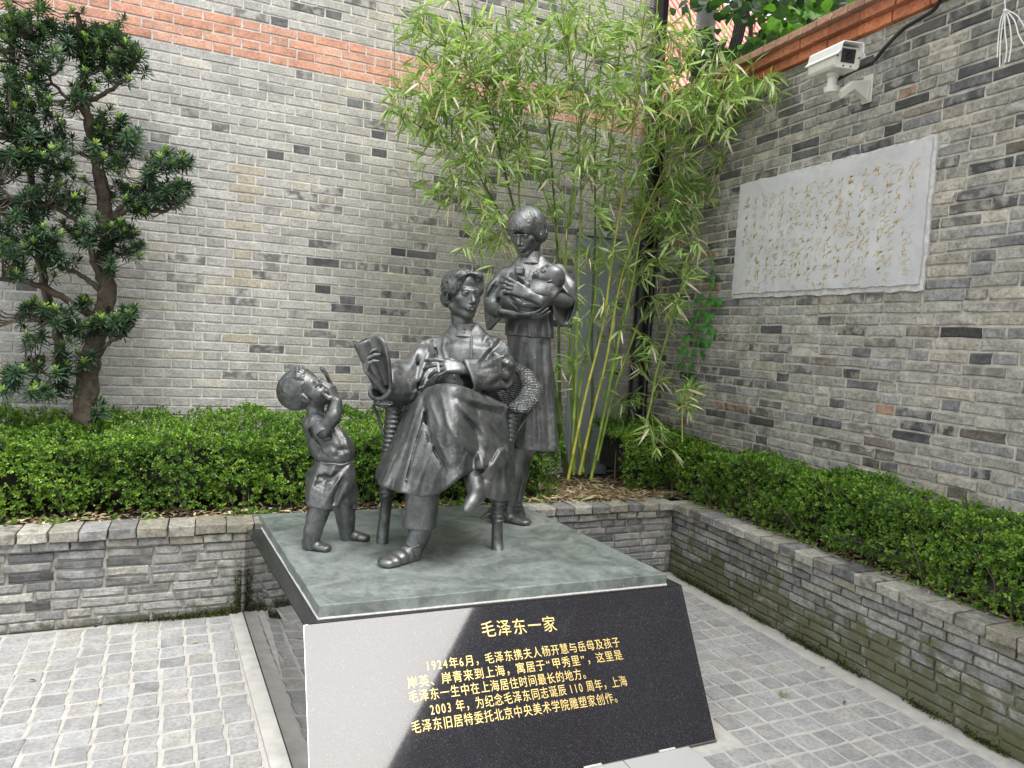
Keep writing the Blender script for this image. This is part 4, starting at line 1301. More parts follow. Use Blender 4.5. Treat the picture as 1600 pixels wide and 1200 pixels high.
leg((WL([(803, 645, -.01), (793, 690, -.0), (783, 735, .0), (777, 812, .0)]), .036, 24, .13), [W(777, 806, .0), W(777, 820, 0), W(777, 840, 0), ground(W(777, 858, 0))])
B1, B2 = ground(W(640, 800, -.52)), ground(W(776, 800, -.52))
for B in (B1, B2):
    T = B.copy(); T[2] = seat_z
    leg(([T, T * .6 + B * .4], .034, 10, .12), [T * .6 + B * .4, T * .4 + B * .6, T * .2 + B * .8, B])
mbs = MB(); mbs.tube(WL([(583, 632, .03), (592, 655, .02), (603, 690, .0)]), .008, 8).build('brace', BZ, ch, smooth=True)
MB().tube(WL([(832, 640, -.02), (818, 660, -.02), (798, 690, -.02)]), .008, 8).build('brace', BZ, ch, smooth=True)
MB().tube(WL([(752, 810, -.02), (762, 802, -.0), (777, 803, .0)]), [.008, .009, .009], 8).build('stretcher', BZ, ch, smooth=True)
# ---- standing woman with a baby
wo = empty('statue', W(808, 816, -.58) * np.array([1, 1, 0]) + UU * ZP)
tag(wo, 'bronze statue of a standing woman with bobbed hair, behind the armchair', 'statue')
BW = -.62
H_ = .0055
lo = np.minimum.reduce(WL([(740, 400, BW - .3), (915, 400, BW + .3), (740, 830, BW), (915, 830, BW)])) - .08
hi = np.maximum.reduce(WL([(740, 395, BW - .3), (915, 395, BW + .3), (740, 830, BW), (915, 830, BW)])) + .08
# skirt
def zx(px, py, b=BW): p = W(px, py, b); return p
Fw, Sw = D(-.35, .94, 0), D(.94, .35, 0)
v = Vol(np.array([lo[0], lo[1], W(830, 705, BW)[2] - .03]), np.array([hi[0], hi[1], W(830, 515, BW)[2] + .03]), H_)
rowz = [(833, 699), (832, 680), (830, 640), (829, 600), (828, 560), (827, 520)]
cs = [W(x, y, BW) for x, y in rowz][::1]
zs = [c[2] for c in cs]
v.radial(zs, [c[0] for c in cs], [c[1] for c in cs], [.162, .158, .147, .140, .138, .135], [.150, .146, .135, .125, .118, .11], Sw, Fw,
         lambda t, z: (.010 + .05 * np.clip((zs[2] - z), 0, 1)) * (np.abs(np.sin(2.5 * t + .8)) - .5) * .9 + .004 * np.sin(9 * t + 11 * z), 0)
v.ell(W(833, 702, BW), (.135, .125, .02), (Sw, Fw, UU), .004, 'sub')
v.folds([(WL(p), w, a) for p, w, a in [
 ([(812, 530, BW + .13), (806, 600, BW + .14), (800, 695, BW + .16)], .018, .010), ([(822, 540, BW + .13), (818, 620, BW + .15), (814, 698, BW + .17)], .018, -.012), ([(836, 560, BW + .13), (840, 630, BW + .15), (844, 698, BW + .16)], .016, .012),
 ([(848, 540, BW + .12), (853, 620, BW + .13), (858, 698, BW + .14)], .014, -.012), ([(860, 580, BW + .09), (866, 640, BW + .1), (868, 696, BW + .1)], .012, .009), ([(828, 620, BW + .14), (828, 698, BW + .17)], .012, -.008)]])
v.rough(.0014, .14, 9)
v.smooth(1)
solid('skirt', v, BZ, wo)
# jacket
v = Vol(np.array([lo[0], lo[1], W(830, 530, BW)[2] - .03]), hi, H_)
rows = [(827, 527), (827, 505), (828, 475), (829, 450), (830, 430), (829, 418)]
cs = [W(x, y, BW) for x, y in rows]
zs = [c[2] for c in cs]
v.radial(zs, [c[0] for c in cs], [c[1] for c in cs], [.152, .146, .150, .160, .150, .09], [.130, .122, .120, .118, .100, .075], Sw, Fw,
         lambda t, z: .005 * np.sin(5 * t + 8 * z) + .004 * np.sin(3 * t - 14 * z), 0)
v.cone(W(795, 432, BW + .0), W(868, 427, BW - .02), .058, .058, .04)
v.cone(W(816, 413, BW), W(842, 411, BW), .052, .052, .05)
v.ell(W(828, 530, BW), (.135, .112, .015), (Sw, Fw, UU), .004, 'sub')
# her right sleeve (picture left)
v.chain(WL([(790, 434, BW), (776, 455, BW + .03), (770, 475, BW + .08)]), [.060, .062, .055], .03)
v.ring([WL([(796, 424, BW + .02), (780, 426, BW), (768, 445, BW), (770, 470, BW + .02), (792, 470, BW + .1), (802, 448, BW + .09)]),
        WL([(790, 452, BW + .14), (772, 448, BW + .02), (758, 462, BW), (760, 492, BW + .03), (772, 502, BW + .11), (788, 478, BW + .16)]),
        WL([(790, 468, BW + .20), (775, 464, BW + .10), (762, 478, BW + .04), (762, 506, BW + .05), (766, 514, BW + .12), (784, 492, BW + .2)])], .010, .014, 3)
# her left sleeve (picture right)
v.chain(WL([(872, 432, BW), (886, 450, BW + .0), (890, 468, BW + .03)]), [.058, .058, .05], .03)
v.ring([WL([(862, 420, BW + .03), (878, 416, BW), (892, 440, BW - .02), (897, 465, BW - .01), (880, 472, BW + .06), (862, 446, BW + .09)]),
        WL([(872, 446, BW + .11), (890, 448, BW + .05), (900, 472, BW), (892, 490, BW + .0), (876, 488, BW + .08), (868, 466, BW + .13)]),
        WL([(868, 454, BW + .17), (884, 458, BW + .14), (899, 474, BW + .08), (886, 508, BW + .07), (872, 500, BW + .13), (864, 474, BW + .18)])], .010, .014, 3)
for P, r in (([(800, 430, BW + .1), (796, 455, BW + .15), (800, 475, BW + .15)], .010), ([(870, 420, BW + .07), (866, 445, BW + .12), (880, 458, BW + .14)], .010), ([(856, 425, BW + .1), (850, 445, BW + .13)], .009),
             ([(780, 430, BW + .07), (772, 450, BW + .07), (764, 465, BW + .07)], .009), ([(862, 500, BW + .1), (858, 526, BW + .1)], .010), ([(815, 500, BW + .15), (806, 524, BW + .13)], .012)):
    fur(v, [p + Fw * .006 for p in WL(P)], r, .018)
v.folds([(WL(p), w, a) for p, w, a in [
 ([(796, 418, BW + .1), (790, 440, BW + .13), (776, 462, BW + .12)], .012, .010), ([(804, 424, BW + .1), (800, 446, BW + .13), (788, 470, BW + .16)], .012, -.012), ([(783, 428, BW + .06), (774, 448, BW + .08), (762, 466, BW + .08)], .010, -.009),
 ([(866, 414, BW + .08), (874, 436, BW + .1), (890, 462, BW + .1)], .011, .010), ([(858, 416, BW + .1), (864, 440, BW + .12), (880, 462, BW + .13)], .011, -.012), ([(878, 424, BW + .05), (890, 446, BW + .05)], .009, -.008),
 ([(880, 462, BW + .14), (890, 480, BW + .1), (886, 500, BW + .1)], .010, -.010), ([(768, 472, BW + .12), (768, 495, BW + .12)], .010, .008), ([(778, 470, BW + .16), (776, 492, BW + .15)], .010, -.009),
 ([(828, 416, BW + .1), (822, 440, BW + .12)], .008, -.006), ([(812, 505, BW + .14), (806, 524, BW + .13)], .012, -.009), ([(858, 486, BW + .12), (862, 522, BW + .12)], .012, .010), ([(846, 505, BW + .13), (846, 526, BW + .13)], .010, -.008), ([(826, 500, BW + .14), (828, 526, BW + .14)], .010, .006)]])
v.rough(.0014, .12, 12)
v.smooth(1)
solid('jacket', v, BZ, wo)
# collar
v = Vol(W(827, 408, BW) - .13, W(827, 408, BW) + .14, .0042)
cc = W(829, 403, BW + .0)
zs = [cc[2] - .04, cc[2], cc[2] + .035]
v.radial(zs, [cc[0]] * 3, [cc[1]] * 3, [.082, .070, .064], [.078, .066, .06], Sw, Fw, None, 0)
v.radial([cc[2] - .01, cc[2] + .06], [cc[0]] * 2, [cc[1]] * 2, [.060, .056], [.056, .05], Sw, Fw, None, 0, 'sub')
v.cone(cc + Fw * .08 + UU * .05, cc + Fw * .06 - UU * .015, .016, .003, .004, 'sub')
solid('collar', v, BZ, wo)
# body: head, neck, hands, legs
HW = 1.19
C = W(823, 363, BW + .03)
F = D(-.46, .78, -.42); U = D(-.22, .28, .93)
bv_ = v = Vol(np.array([lo[0], lo[1], ZP - .01]), hi, .0042)
q, S = head(v, C, F, U, HW, jaw=.9)
v.cone(q(0, -.03, -.05), W(829, 416, BW - .01), .054, .060, .02)
v.chain(WL([(828, 416, BW), (828, 470, BW), (829, 560, BW), (822, 690, BW - .02)]), [.065, .095, .10, .09], .03)
v.chain(WL([(828, 430, BW), (795, 436, BW), (772, 474, BW + .07)]), [.05, .044, .040], .01)
v.chain(WL([(828, 430, BW), (868, 432, BW), (888, 466, BW + .05)]), [.05, .044, .040], .01)
# her left hand across the baby
Wl = W(866, 466, BW + .19)
vh = bv_
hand(vh, W(829, 462, BW + .29), D(-.90, .02, .36), D(-.15, -.95, -.1), -1, ((.25, .45, .3), (.4, .5, .3), (.5, .55, .35), (.55, .6, .35)),
     ((.035, .040, -.004), (.065, .056, -.006), (.092, .062, .0)), HW)
vh = bv_
vh.chain(WL([(826, 462, BW + .29), (850, 465, BW + .25), (884, 470, BW + .10)]), [.031, .038, .046], .01)
# her right hand under it
vh = bv_
hand(vh, W(800, 490, BW + .24), D(.98, .05, -.05), D(0, -.35, .95), -1, ((.12, .3, .2), (.15, .35, .2), (.2, .4, .2), (.25, .4, .2)),
     ((.035, .036, .010), (.065, .046, .018), (.092, .048, .026)), HW)
vh.chain(WL([(803, 490, BW + .24), (785, 487, BW + .18), (768, 480, BW + .08)]), [.032, .038, .046], .01)
vl = bv_
vl.chain(WL([(812, 690, BW), (806, 730, BW + .0), (797, 775, BW + .01), (794, 803, BW + .01)]), [.078, .070, .050, .045], .02)
vl.chain(WL([(820, 690, BW - .16), (812, 740, BW - .18), (806, 785, BW - .2)]), [.068, .056, .044], .02)
solid('body', bv_, BZ_SKIN, wo)
# hair
v = Vol(C - .22, C + .24, .0038)
A = (S, nrm(F), nrm(U - (U @ nrm(F)) * nrm(F)))
hc = q(0, -.016, .040); R_ = np.array([.095, .108, .090]) * HW
v.ell(hc, R_, A, 0)
v.ell(q(0, -.04, -.012), np.array([.090, .084, .075]) * HW, A, .03)
for e in (-1, 1): v.ell(q(e * .072, -.016, -.012), np.array([.026, .050, .050]) * HW, A, .02)
v.ell(q(.0, .122, -.038), np.array([.068, .078, .072]) * HW, A, .006, 'sub')
v.ell(q(0, .02, -.16), np.array([.12, .10, .075]) * HW, A, .01, 'sub')
B_ = [[(.30, .10, 1.0), (.25 + a * .45, .62, .72), (.10 + a * .82, .93 - .12 * abs(a), .36), (a * .98 - .02, .86, .02 + .12 * (a > .3))] for a in np.linspace(-.95, .9, 12)]
locks(v, hc, A, R_ * .97, B_, .0165 * HW, 'add', .006)
P = []
for a in np.linspace(-1, 1, 15):
    P.append([(.25, -.1, 1.0), (.25 + a * .5 - .1, .45, .85), (a * .95 - .05, .85, .40 - .15 * abs(a)), (a * 1.05, .78, .0)])
for e in (-1, 1):
    for fwd in (-.9, -.5, -.1, .3):
        P.append([(.2, -.1, 1), (e * .8, fwd * .7, .6), (e * 1, fwd, 0), (e * .9, fwd, -.5)])
locks(v, hc, A, R_ * 1.10, P, .0115, 'sub', .008)
v.rough(.0015, .02, 8)
v.smooth(1)
solid('hair', v, BZ, wo)
# shoes
v = Vol(W(808, 812, BW) - np.array([.25, .25, .12]), W(808, 812, BW) + np.array([.25, .25, .12]), .0045)
hl = W(790, 806, BW + .02); te = W(826, 821, BW + .10); hl[2] = te[2] = ZP - .002
hl = te - nrm(te - hl) * .27
hl[2] = ZP - .002
shoe(v, hl, te, .105, .085)
solid('shoe', v, BZ_SKIN, wo)
v = Vol(W(806, 792, BW - .2) - np.array([.25, .25, .12]), W(806, 792, BW - .2) + np.array([.25, .25, .12]), .0045)
hl = W(806, 796, BW - .24); te = hl + D(.05, .95, 0) * .24; hl[2] = te[2] = ZP - .002
shoe(v, hl, te, .105, .085)
solid('shoe', v, BZ_SKIN, wo)

# ---- the baby she holds
BB = BW + .21
ba = empty('statue', W(830, 460, BB))
tag(ba, 'small bronze statue of a swaddled baby lying in the standing woman\'s arms', 'statue')
C = W(857, 434, BB - .01)
F = D(-.62, .30, .72); U = D(.78, .25, .45)
v = Vol(np.minimum(C, W(805, 440, BB + .05)) - .15, np.maximum(C, W(812, 420, BB + .05)) + .14, .0034)
q, S = head(v, C, F, U, .80, child=True)
body = [v]
v = body[0]
v.chain([C - U * .05, W(845, 458, BB - .01), W(818, 456, BB + .0), W(815, 441, BB + .02)], [.04, .05, .035, .022], .01)
v.ell(W(812.5, 424, BB + .05), (.031, .029, .028), None, 0)
for k in range(4): v.cone(W(808 + k * 2.6, 419, BB + .085), W(808 + k * 2.6, 426, BB + .088), .0095, .008, .003)
v.cone(W(812.5, 426, BB + .05), W(815, 441, BB + .02), .022, .030, .01)
solid('body', body, BZ_SKIN, ba)
v = Vol(W(830, 460, BB) - .24, W(830, 460, BB) + .24, .0048)
v.chain(WL([(856, 452, BB - .02), (838, 462, BB), (815, 470, BB + .01), (797, 472, BB)]), [.070, .092, .088, .060], .03)
v.cloth([WL([(835, 440, BB - .02), (838, 448, BB + .05), (836, 458, BB + .07)]), WL([(856, 446, BB - .03), (852, 455, BB + .05), (848, 464, BB + .07)]), WL([(876, 447, BB - .05), (870, 455, BB + .02), (864, 464, BB + .05)])], .014, .015, 3)
for P in ([(800, 455, BB + .08), (820, 470, BB + .10), (850, 474, BB + .08)], [(806, 448, BB + .08), (830, 462, BB + .10), (860, 466, BB + .07)], [(796, 466, BB + .07), (815, 482, BB + .08), (840, 484, BB + .06)]):
    fur(v, WL(P), .009, .014)
v.rough(.001, .07, 4)
v.smooth(1)
solid('swaddling', v, BZ, ba)
# ---- little boy, head thrown back, hands at his mouth
bo = empty('statue', W(515, 850, .08) * np.array([1, 1, 0]) + UU * ZP)
tag(bo, 'bronze statue of a small boy in shorts, hands raised to his mouth', 'statue')
BO = .08
C = W(485, 614, BO)
F = D(.62, .14, .70); U = D(-.74, .05, .64)
HB_ = 1.06
_l = np.array([min(W(440, 700, .3)[0], W(440, 700, -.2)[0]), min(W(440, 700, .3)[1], W(590, 700, .3)[1]), ZP - .01]); _h = np.array([W(585, 700, -.1)[0], W(440, 700, -.25)[1], W(480, 565, 0)[2]])
bv_ = v = Vol(_l, _h, .0036)
q, S = head(v, C, F, U, HB_, child=True)
A = (S, nrm(F), nrm(U - (U @ nrm(F)) * nrm(F)))
v.ell(q(0, -.030, .054), np.array([.086, .106, .096]) * HB_, A, .02)
v.cone(q(0, -.03, -.055), W(495, 657, BO - .01), .042, .050, .015)
v.chain(WL([(496, 660, BO), (520, 705, BO), (519, 750, BO), (506, 780, .14)]), [.045, .07, .07, .06], .02)
v.chain(WL([(519, 745, BO), (538, 785, .0)]), [.06, .05], .02)
v.chain(WL([(498, 662, BO), (497, 664, BO + .10)]), [.04, .04], .02)
v.chain(WL([(498, 662, BO), (500, 660, BO - .12)]), [.04, .04], .02)
# near arm (his right) and hand
va = bv_
va.chain(WL([(496, 664, BO + .10), (505, 672, BO + .14)]), [.046, .040], .012)
va.chain(WL([(507, 671, BO + .14), (521, 650, BO + .15), (526, 628, BO + .13)]), [.040, .036, .027], .012)
hand(va, W(526, 627, BO + .13), D(-.42, .0, .95), D(-.90, -.35, -.25), 1, ((.6, .8, .5), (.65, .85, .5), (.7, .9, .5), (.75, .9, .5)),
     ((.030, .036, .012), (.055, .042, .026), (.075, .034, .044)), .88)
# far arm (his left) and its raised fingers
va = bv_
va.chain(WL([(500, 660, BO - .12), (520, 655, BO - .12), (521, 620, BO - .08)]), [.042, .038, .027], .012)
hand(va, W(520, 616, BO - .05), D(-.25, .15, .95), D(-.85, .35, -.1), -1, ((.15, .25, .2), (.1, .25, .2), (.1, .3, .2), (.15, .3, .2)),
     ((.030, .036, .010), (.055, .046, .014), (.078, .048, .018)), .82, splay=(.18, .05, -.08, -.2))
# legs
vl = bv_
vl.chain(WL([(505, 780, .16), (495, 808, .17), (489, 830, .175), (486, 850, .175)]), [.062, .052, .046, .040], .01)
vl.chain(WL([(537, 780, .0), (540, 810, -.02), (543, 838, -.03)]), [.062, .050, .040], .01)
solid('body', bv_, BZ_SKIN, bo)
# hair tuft at the front
v = Vol(C - .2, C + .2, .0033)
hc = q(0, -.030, .054); R_ = np.array([.088, .108, .098]) * HB_
v.ell(hc, R_ * 1.015, A, 0)
v.ell(q(0, .115, -.02), np.array([.15, .10, .12]) * HB_, A, .006, 'sub')
v.ell(q(0, .0, -.075), np.array([.13, .17, .07]) * HB_, A, .01, 'sub')
for a in np.linspace(-.9, .9, 9):
    p = [nrm((a * .8, .50, .9 - abs(a) * .3)), nrm((a * .85, .72, .7 - abs(a) * .35)), nrm((a * .85, .88, .48 - abs(a) * .4))]
    v.chain([hc + A[0] * t[0] * R_[0] + A[1] * t[1] * R_[1] + A[2] * t[2] * R_[2] for t in p], [.008, .015, .006], .005)
P = [[(a, -.2, 1), (a, .4, .9), (a * .9, .8, .5)] for a in np.linspace(-.8, .8, 9)]
locks(v, hc, A, R_ * 1.06, P, .0065, 'sub', .005)
v.rough(.001, .02, 2)
solid('hair', v, BZ_SKIN, bo)
# shirt
lo = W(510, 700, BO) - np.array([.22, .22, .24]); hi = W(510, 680, BO) + np.array([.22, .22, .18])
v = Vol(lo, hi, .0045)
v.chain(WL([(497, 664, BO - .02), (508, 685, BO), (520, 702, BO), (524, 716, BO)]), [.070, .088, .094, .090], .04)
v.ell(W(527, 704, BO), (.080, .085, .07), (RR, FF, UU), .03)
v.cone(W(487, 664, BO), W(498, 657, BO), .045, .045, .03)
v.cone(W(492, 664, BO + .08), W(505, 675, BO + .13), .055, .052, .02)
v.cone(W(500, 662, BO - .08), W(512, 662, BO - .12), .050, .048, .02)
v.cone(W(493, 664, BO + .09), W(506, 680, BO + .15), .058, .050, .02)
v.cone(W(509, 686, BO + .165), W(504, 678, BO + .14), .050, .040, .004, 'sub')
v.box(W(521, 724, BO), (.12, .12, .02), None, .001, .004, 'sub')
for P, r in (([(486, 672, BO + .13), (497, 690, BO + .12), (512, 700, BO + .1)], .010), ([(506, 700, BO + .10), (525, 712, BO + .10), (545, 700, BO + .07)], .011), ([(512, 690, BO + .11), (530, 704, BO + .1), (543, 692, BO + .08)], .009),
             ([(536, 675, BO + .08), (544, 695, BO + .07), (546, 712, BO + .06)], .010), ([(488, 690, BO + .1), (500, 708, BO + .09)], .010), ([(520, 675, BO + .1), (530, 690, BO + .1)], .008)):
    fur(v, [p + FF * .004 for p in WL(P)], r, .016)
v.chain(WL([(484, 652, BO), (492, 648, BO + .04), (503, 652, BO + .03)]), .008, .01)
v.folds([(WL(p), w, a) for p, w, a in [
 ([(486, 660, BO + .12), (490, 684, BO + .12), (500, 704, BO + .11)], .010, -.009), ([(494, 690, BO + .13), (512, 706, BO + .12), (530, 712, BO + .1)], .009, .009), ([(506, 690, BO + .12), (526, 704, BO + .11), (545, 704, BO + .08)], .009, -.010),
 ([(524, 668, BO + .1), (538, 688, BO + .09), (547, 712, BO + .06)], .009, .009), ([(516, 672, BO + .11), (530, 690, BO + .1), (538, 708, BO + .09)], .009, -.008), ([(499, 706, BO + .11), (515, 716, BO + .1)], .008, -.008), ([(490, 652, BO + .1), (484, 668, BO + .12)], .008, .007)]])
v.rough(.001, .08, 6)
v.smooth(1)
solid('shirt', v, BZ, bo)
# shorts with a rope belt
v = Vol(W(515, 795, BO) - np.array([.28, .28, .06]), W(515, 715, BO) + np.array([.28, .28, .04]), .0045)
v.chain(WL([(523, 722, BO), (521, 738, BO), (519, 752, BO + .02)]), [.092, .10, .10], .03)
v.chain(WL([(513, 750, BO + .03), (508, 768, .13), (504, 788, .15)]), [.092, .088, .086], .03)
v.chain(WL([(532, 750, BO - .02), (536, 770, .02), (539, 796, .0)]), [.080, .072, .066], .03)
v.cone(W(492, 745, BO), W(498, 770, .1), .05, .06, .03)
v.box(W(505, 806, .15), (.13, .13, .055), (D(.98, 0, -.12), FF, D(.12, 0, .98)), .002, .004, 'sub')
v.box(W(540, 812, .0), (.09, .09, .055), (D(.98, 0, .15), FF, D(-.15, 0, .98)), .002, .004, 'sub')
for P, r in (([(497, 745, BO + .1), (520, 748, BO + .11), (545, 735, BO + .07)], .010), ([(495, 756, BO + .12), (512, 762, BO + .13), (532, 745, BO + .1)], .010), ([(545, 730, BO + .07), (532, 755, BO + .09), (520, 785, BO + .1)], .013),
             ([(546, 755, .04), (541, 785, .06)], .009)):
    fur(v, [p + FF * .006 for p in WL(P)], r, .018)
v.folds([(WL(p), w, a) for p, w, a in [
 ([(500, 726, BO + .1), (490, 752, BO + .13), (484, 786, .2)], .012, .010), ([(512, 726, BO + .1), (506, 752, BO + .14), (500, 788, .22)], .012, -.010), ([(548, 726, BO + .06), (528, 752, BO + .1), (510, 786, .2)], .012, .010),
 ([(540, 726, BO + .08), (518, 748, BO + .12), (492, 760, BO + .15)], .010, -.010), ([(546, 745, .06), (536, 770, .07), (530, 792, .07)], .010, -.010), ([(550, 750, .05), (547, 792, .04)], .009, .008), ([(524, 725, BO + .1), (516, 745, BO + .12)], .009, .007)]])
v.rough(.001, .09, 7)
v.smooth(1)
solid('shorts', v, BZ, bo)
mb = MB(); cc = W(522, 719, BO); P = []
for i in range(25):
    a = 2 * PI * i / 24; P.append(cc + RR * math.cos(a) * .093 + FF * math.sin(a) * .093 + UU * (-.006 + .004 * math.sin(a * 5)))
mb.tube(P, .009, 8).build('rope_belt', BZ, bo, smooth=True)
for a_, b_ in (((478, 855, .165), (515, 860, .20)), ((536, 840, -.035), (576, 845, -.02))):
    v = Vol(W(*a_) - np.array([.12, .12, .08]), W(*b_) + np.array([.12, .12, .12]), .004)
    hl = W(*a_); te = W(*b_); hl[2] = te[2] = ZP - .002
    d_ = nrm(te - hl)
    shoe(v, hl - d_ * .01, te, .075, .072)
    solid('shoe', v, BZ_SKIN, bo)
# ================================================================== things on the walls
# grey stone panel with gold cursive brushwork
panel = empty('stone_panel', (RIGHT_X - .02, 3.52, 2.54))
tag(panel, 'pale grey stone panel with incised gold cursive brushwork on the courtyard wall', 'plaque')
m, n, l, b = nt('pale_stone_panel'); p = pos(n)
c = ramp(n, l, noise(n, l, p, 5, 7, .65, .5), [(.3, (.42, .425, .435)), (.55, (.50, .505, .51)), (.75, (.58, .58, .575))])
c = mixc(n, l, ramp(n, l, noise(n, l, p, 40, 6, .7), [(.62, 0), (.72, .6)]), c, (.33, .33, .33))
l.new(c, b.inputs['Base Color']); b.inputs['Roughness'].default_value = .75
bump(n, l, b, noise(n, l, p, 35, 6, .7), .25, .004)
PANEL = m
PY0, PY1, PZ0, PZ1 = 2.75, 4.295, 2.14, 2.948
rs = np.random.default_rng(12)
def rough_slab(y0, y1, z0, z1, x0, x1, amp, ny, nz):
    """slab with slightly broken edges; face at x0"""
    V = []; Fc = []
    for i in range(ny + 1):
        for j in range(nz + 1):
            y = y0 + (y1 - y0) * i / ny; z = z0 + (z1 - z0) * j / nz
            e = i in (0, ny) or j in (0, nz)
            V.append((x0 + (abs(rs.normal(0, .002)) if e else 0), y + (rs.normal(0, amp) if i in (0, ny) else 0), z + (rs.normal(0, amp) if j in (0, nz) else 0)))
    g = lambda i, j: i * (nz + 1) + j
    for i in range(ny):
        for j in range(nz): Fc.append((g(i, j), g(i, j + 1), g(i + 1, j + 1), g(i + 1, j)))
    ring = [g(i, 0) for i in range(ny + 1)] + [g(ny, j) for j in range(1, nz + 1)] + [g(i, nz) for i in range(ny - 1, -1, -1)] + [g(0, j) for j in range(nz - 1, 0, -1)]
    n0 = len(V)
    for r_ in ring: V.append((x1, V[r_][1], V[r_][2]))
    for i in range(len(ring)):
        j = (i + 1) % len(ring); Fc.append((ring[i], ring[j], n0 + j, n0 + i))
    return V, Fc
V, Fc = rough_slab(PY0, PY1, PZ0, PZ1, RIGHT_X - .028, RIGHT_X + .02, .003, 40, 24)
link('slab', mesh('slab', V, Fc), PANEL, panel)
V, Fc = rough_slab(PY0 - .02, PY1 + .015, PZ0 - .035, PZ1 + .02, RIGHT_X - .014, RIGHT_X + .02, .0035, 30, 18)
link('mortar_bed', mesh('mortar_bed', V, Fc), plain('panel_mortar', (.50, .495, .48), .95, var=.25, scale=30, bmp=.6, bdist=.006), panel)
# brushwork: tapering strokes, in two registers of upright columns
def stroke(P, wd):
    """flat tapering ribbon on the panel face from points (y, z)"""
    P = np.array(P, float); n_ = len(P)
    V = []; Fc = []
    for i in range(n_):
        t = P[min(i + 1, n_ - 1)] - P[max(i - 1, 0)]; t /= np.linalg.norm(t) + 1e-9; nn = np.array([-t[1], t[0]])
        w = wd * (math.sin(PI * (i + .35) / (n_ - .3)) ** .7)
        for s_ in (-1, 1): V.append((RIGHT_X - .0292, *(P[i] + nn * w * s_)))
    for i in range(n_ - 1): Fc.append((2 * i, 2 * i + 1, 2 * i + 3, 2 * i + 2))
    return V, Fc
m, n, l, b = nt('panel_gold'); b.inputs['Base Color'].default_value = (.66, .51, .24, 1); b.inputs['Roughness'].default_value = .35; b.inputs['Metallic'].default_value = .5
PG = m
rs = np.random.default_rng(33); BV = []; BF = []
for reg, (zt, zb, ncol, ya, yb) in enumerate([(2.86, 2.53, 17, 2.85, 4.20), (2.50, 2.20, 17, 2.87, 4.12)]):
    for cidx in range(ncol):
        y = ya + (yb - ya) * cidx / (ncol - 1) + rs.normal(0, .008)
        z = zt + rs.uniform(-.03, .02); bold = rs.random() < .3
        V = []; Fc = []
        while z > zb + rs.uniform(-.02, .05):
            hgt = rs.uniform(.045, .085) * (1.15 if bold else 1); wdt = rs.uniform(.018, .030)
            k = rs.integers(5, 10)
            for j in range(k):
                a = np.array([y + rs.uniform(-wdt, wdt), z - hgt * rs.uniform(0, .9)])
                kind = rs.random()
                L = rs.uniform(.012, .040)
                if kind < .45: d = np.array([-1, rs.uniform(.2, .7)])           # rising to the left of the reader's right
                elif kind < .8: d = np.array([rs.uniform(-.2, .25), -1])
                else: d = np.array([rs.uniform(.4, 1), -1])
                d = d / np.linalg.norm(d); cv = rs.normal(0, .5); pn = np.array([-d[1], d[0]])
                pts = [a + d * L * t + pn * L * cv * t * (1 - t) for t in np.linspace(0, 1, 6)]
                vv, ff = stroke(pts, rs.uniform(.0014, .0034) * (1.5 if bold else 1))
                n0 = len(V); V += vv; Fc += [tuple(i + n0 for i in f) for f in ff]
            z -= hgt + rs.uniform(.006, .02)
        n0 = len(BV); BV += V; BF += [tuple(i + n0 for i in f) for f in Fc]

o = link('brushwork', mesh('brushwork', BV, BF), PG, panel); o['kind'] = 'stuff'

# security camera on its bracket
CREAM = plain('cream_metal', (.62, .61, .55), .4, var=.05, scale=20, bmp=.03)
WHITE = plain('white_metal', (.78, .78, .76), .35, var=.04, scale=20, bmp=.03)
BLACK = plain('black_rubber', (.015, .015, .016), .45, var=.3, bmp=.1)
DGL = plain('dark_lens_glass', (.03, .032, .035), .12, var=.1, bmp=0)
cc_ = empty('security_camera', at(1355, 150, 0, RIGHT_X - .01))
tag(cc_, 'cream security camera with sun hood on a bracket, high on the courtyard wall', 'security camera')
hc0 = at(1325, 90, 0, 3.30)                     # middle of the front face
aim = nrm(np.array([-.24, -.96, -.12])); sx = nrm(np.cross(aim, UU)); ux = np.cross(sx, aim)      # sx to the camera's right side seen from behind
def prism(name, prof, d0, d1, mat, parent, c, bevel=.003, open_=None):
    n_ = len(prof); V = [c + sx * a + ux * z + aim * d for d in (d0, d1) for a, z in prof]
    Fc = [(i, (i + 1) % n_, n_ + (i + 1) % n_, n_ + i) for i in range(n_)] + [tuple(range(n_))[::-1], tuple(range(n_, 2 * n_))]
    mb = MB(); mb.add(V, Fc); return mb.build(name, mat, parent, bevel=bevel)
s_ = .078
prism('housing', [(-.86 * s_, -.75 * s_), (.86 * s_, -.75 * s_), (1.0 * s_, -.55 * s_), (1.0 * s_, .2 * s_), (.78 * s_, .75 * s_), (-.78 * s_, .75 * s_), (-1.0 * s_, .2 * s_), (-1.0 * s_, -.55 * s_)][::-1], -.27, 0, CREAM, cc_, hc0)
hood = [(-1.12, .05), (-1.12, .12), (-.92, .35), (-.86, .85), (-.74, 1.0), (.74, 1.0), (.86, .85), (.92, .35), (1.12, .12), (1.12, .05)]
hin = [(a * .955, z - (.05 if z > .5 else 0)) for a, z in hood][::-1]
V = []; Fc = []
po = [(a * s_, z * s_) for a, z in hood]; pi_ = [(a * s_ * .95, (z - .06 if z > .5 else z) * s_) for a, z in hood]
k = len(po)
for d in (-.30, .035):
    for a, z in po: V.append(hc0 + sx * a + ux * z + aim * d)
    for a, z in pi_: V.append(hc0 + sx * a + ux * z + aim * d)
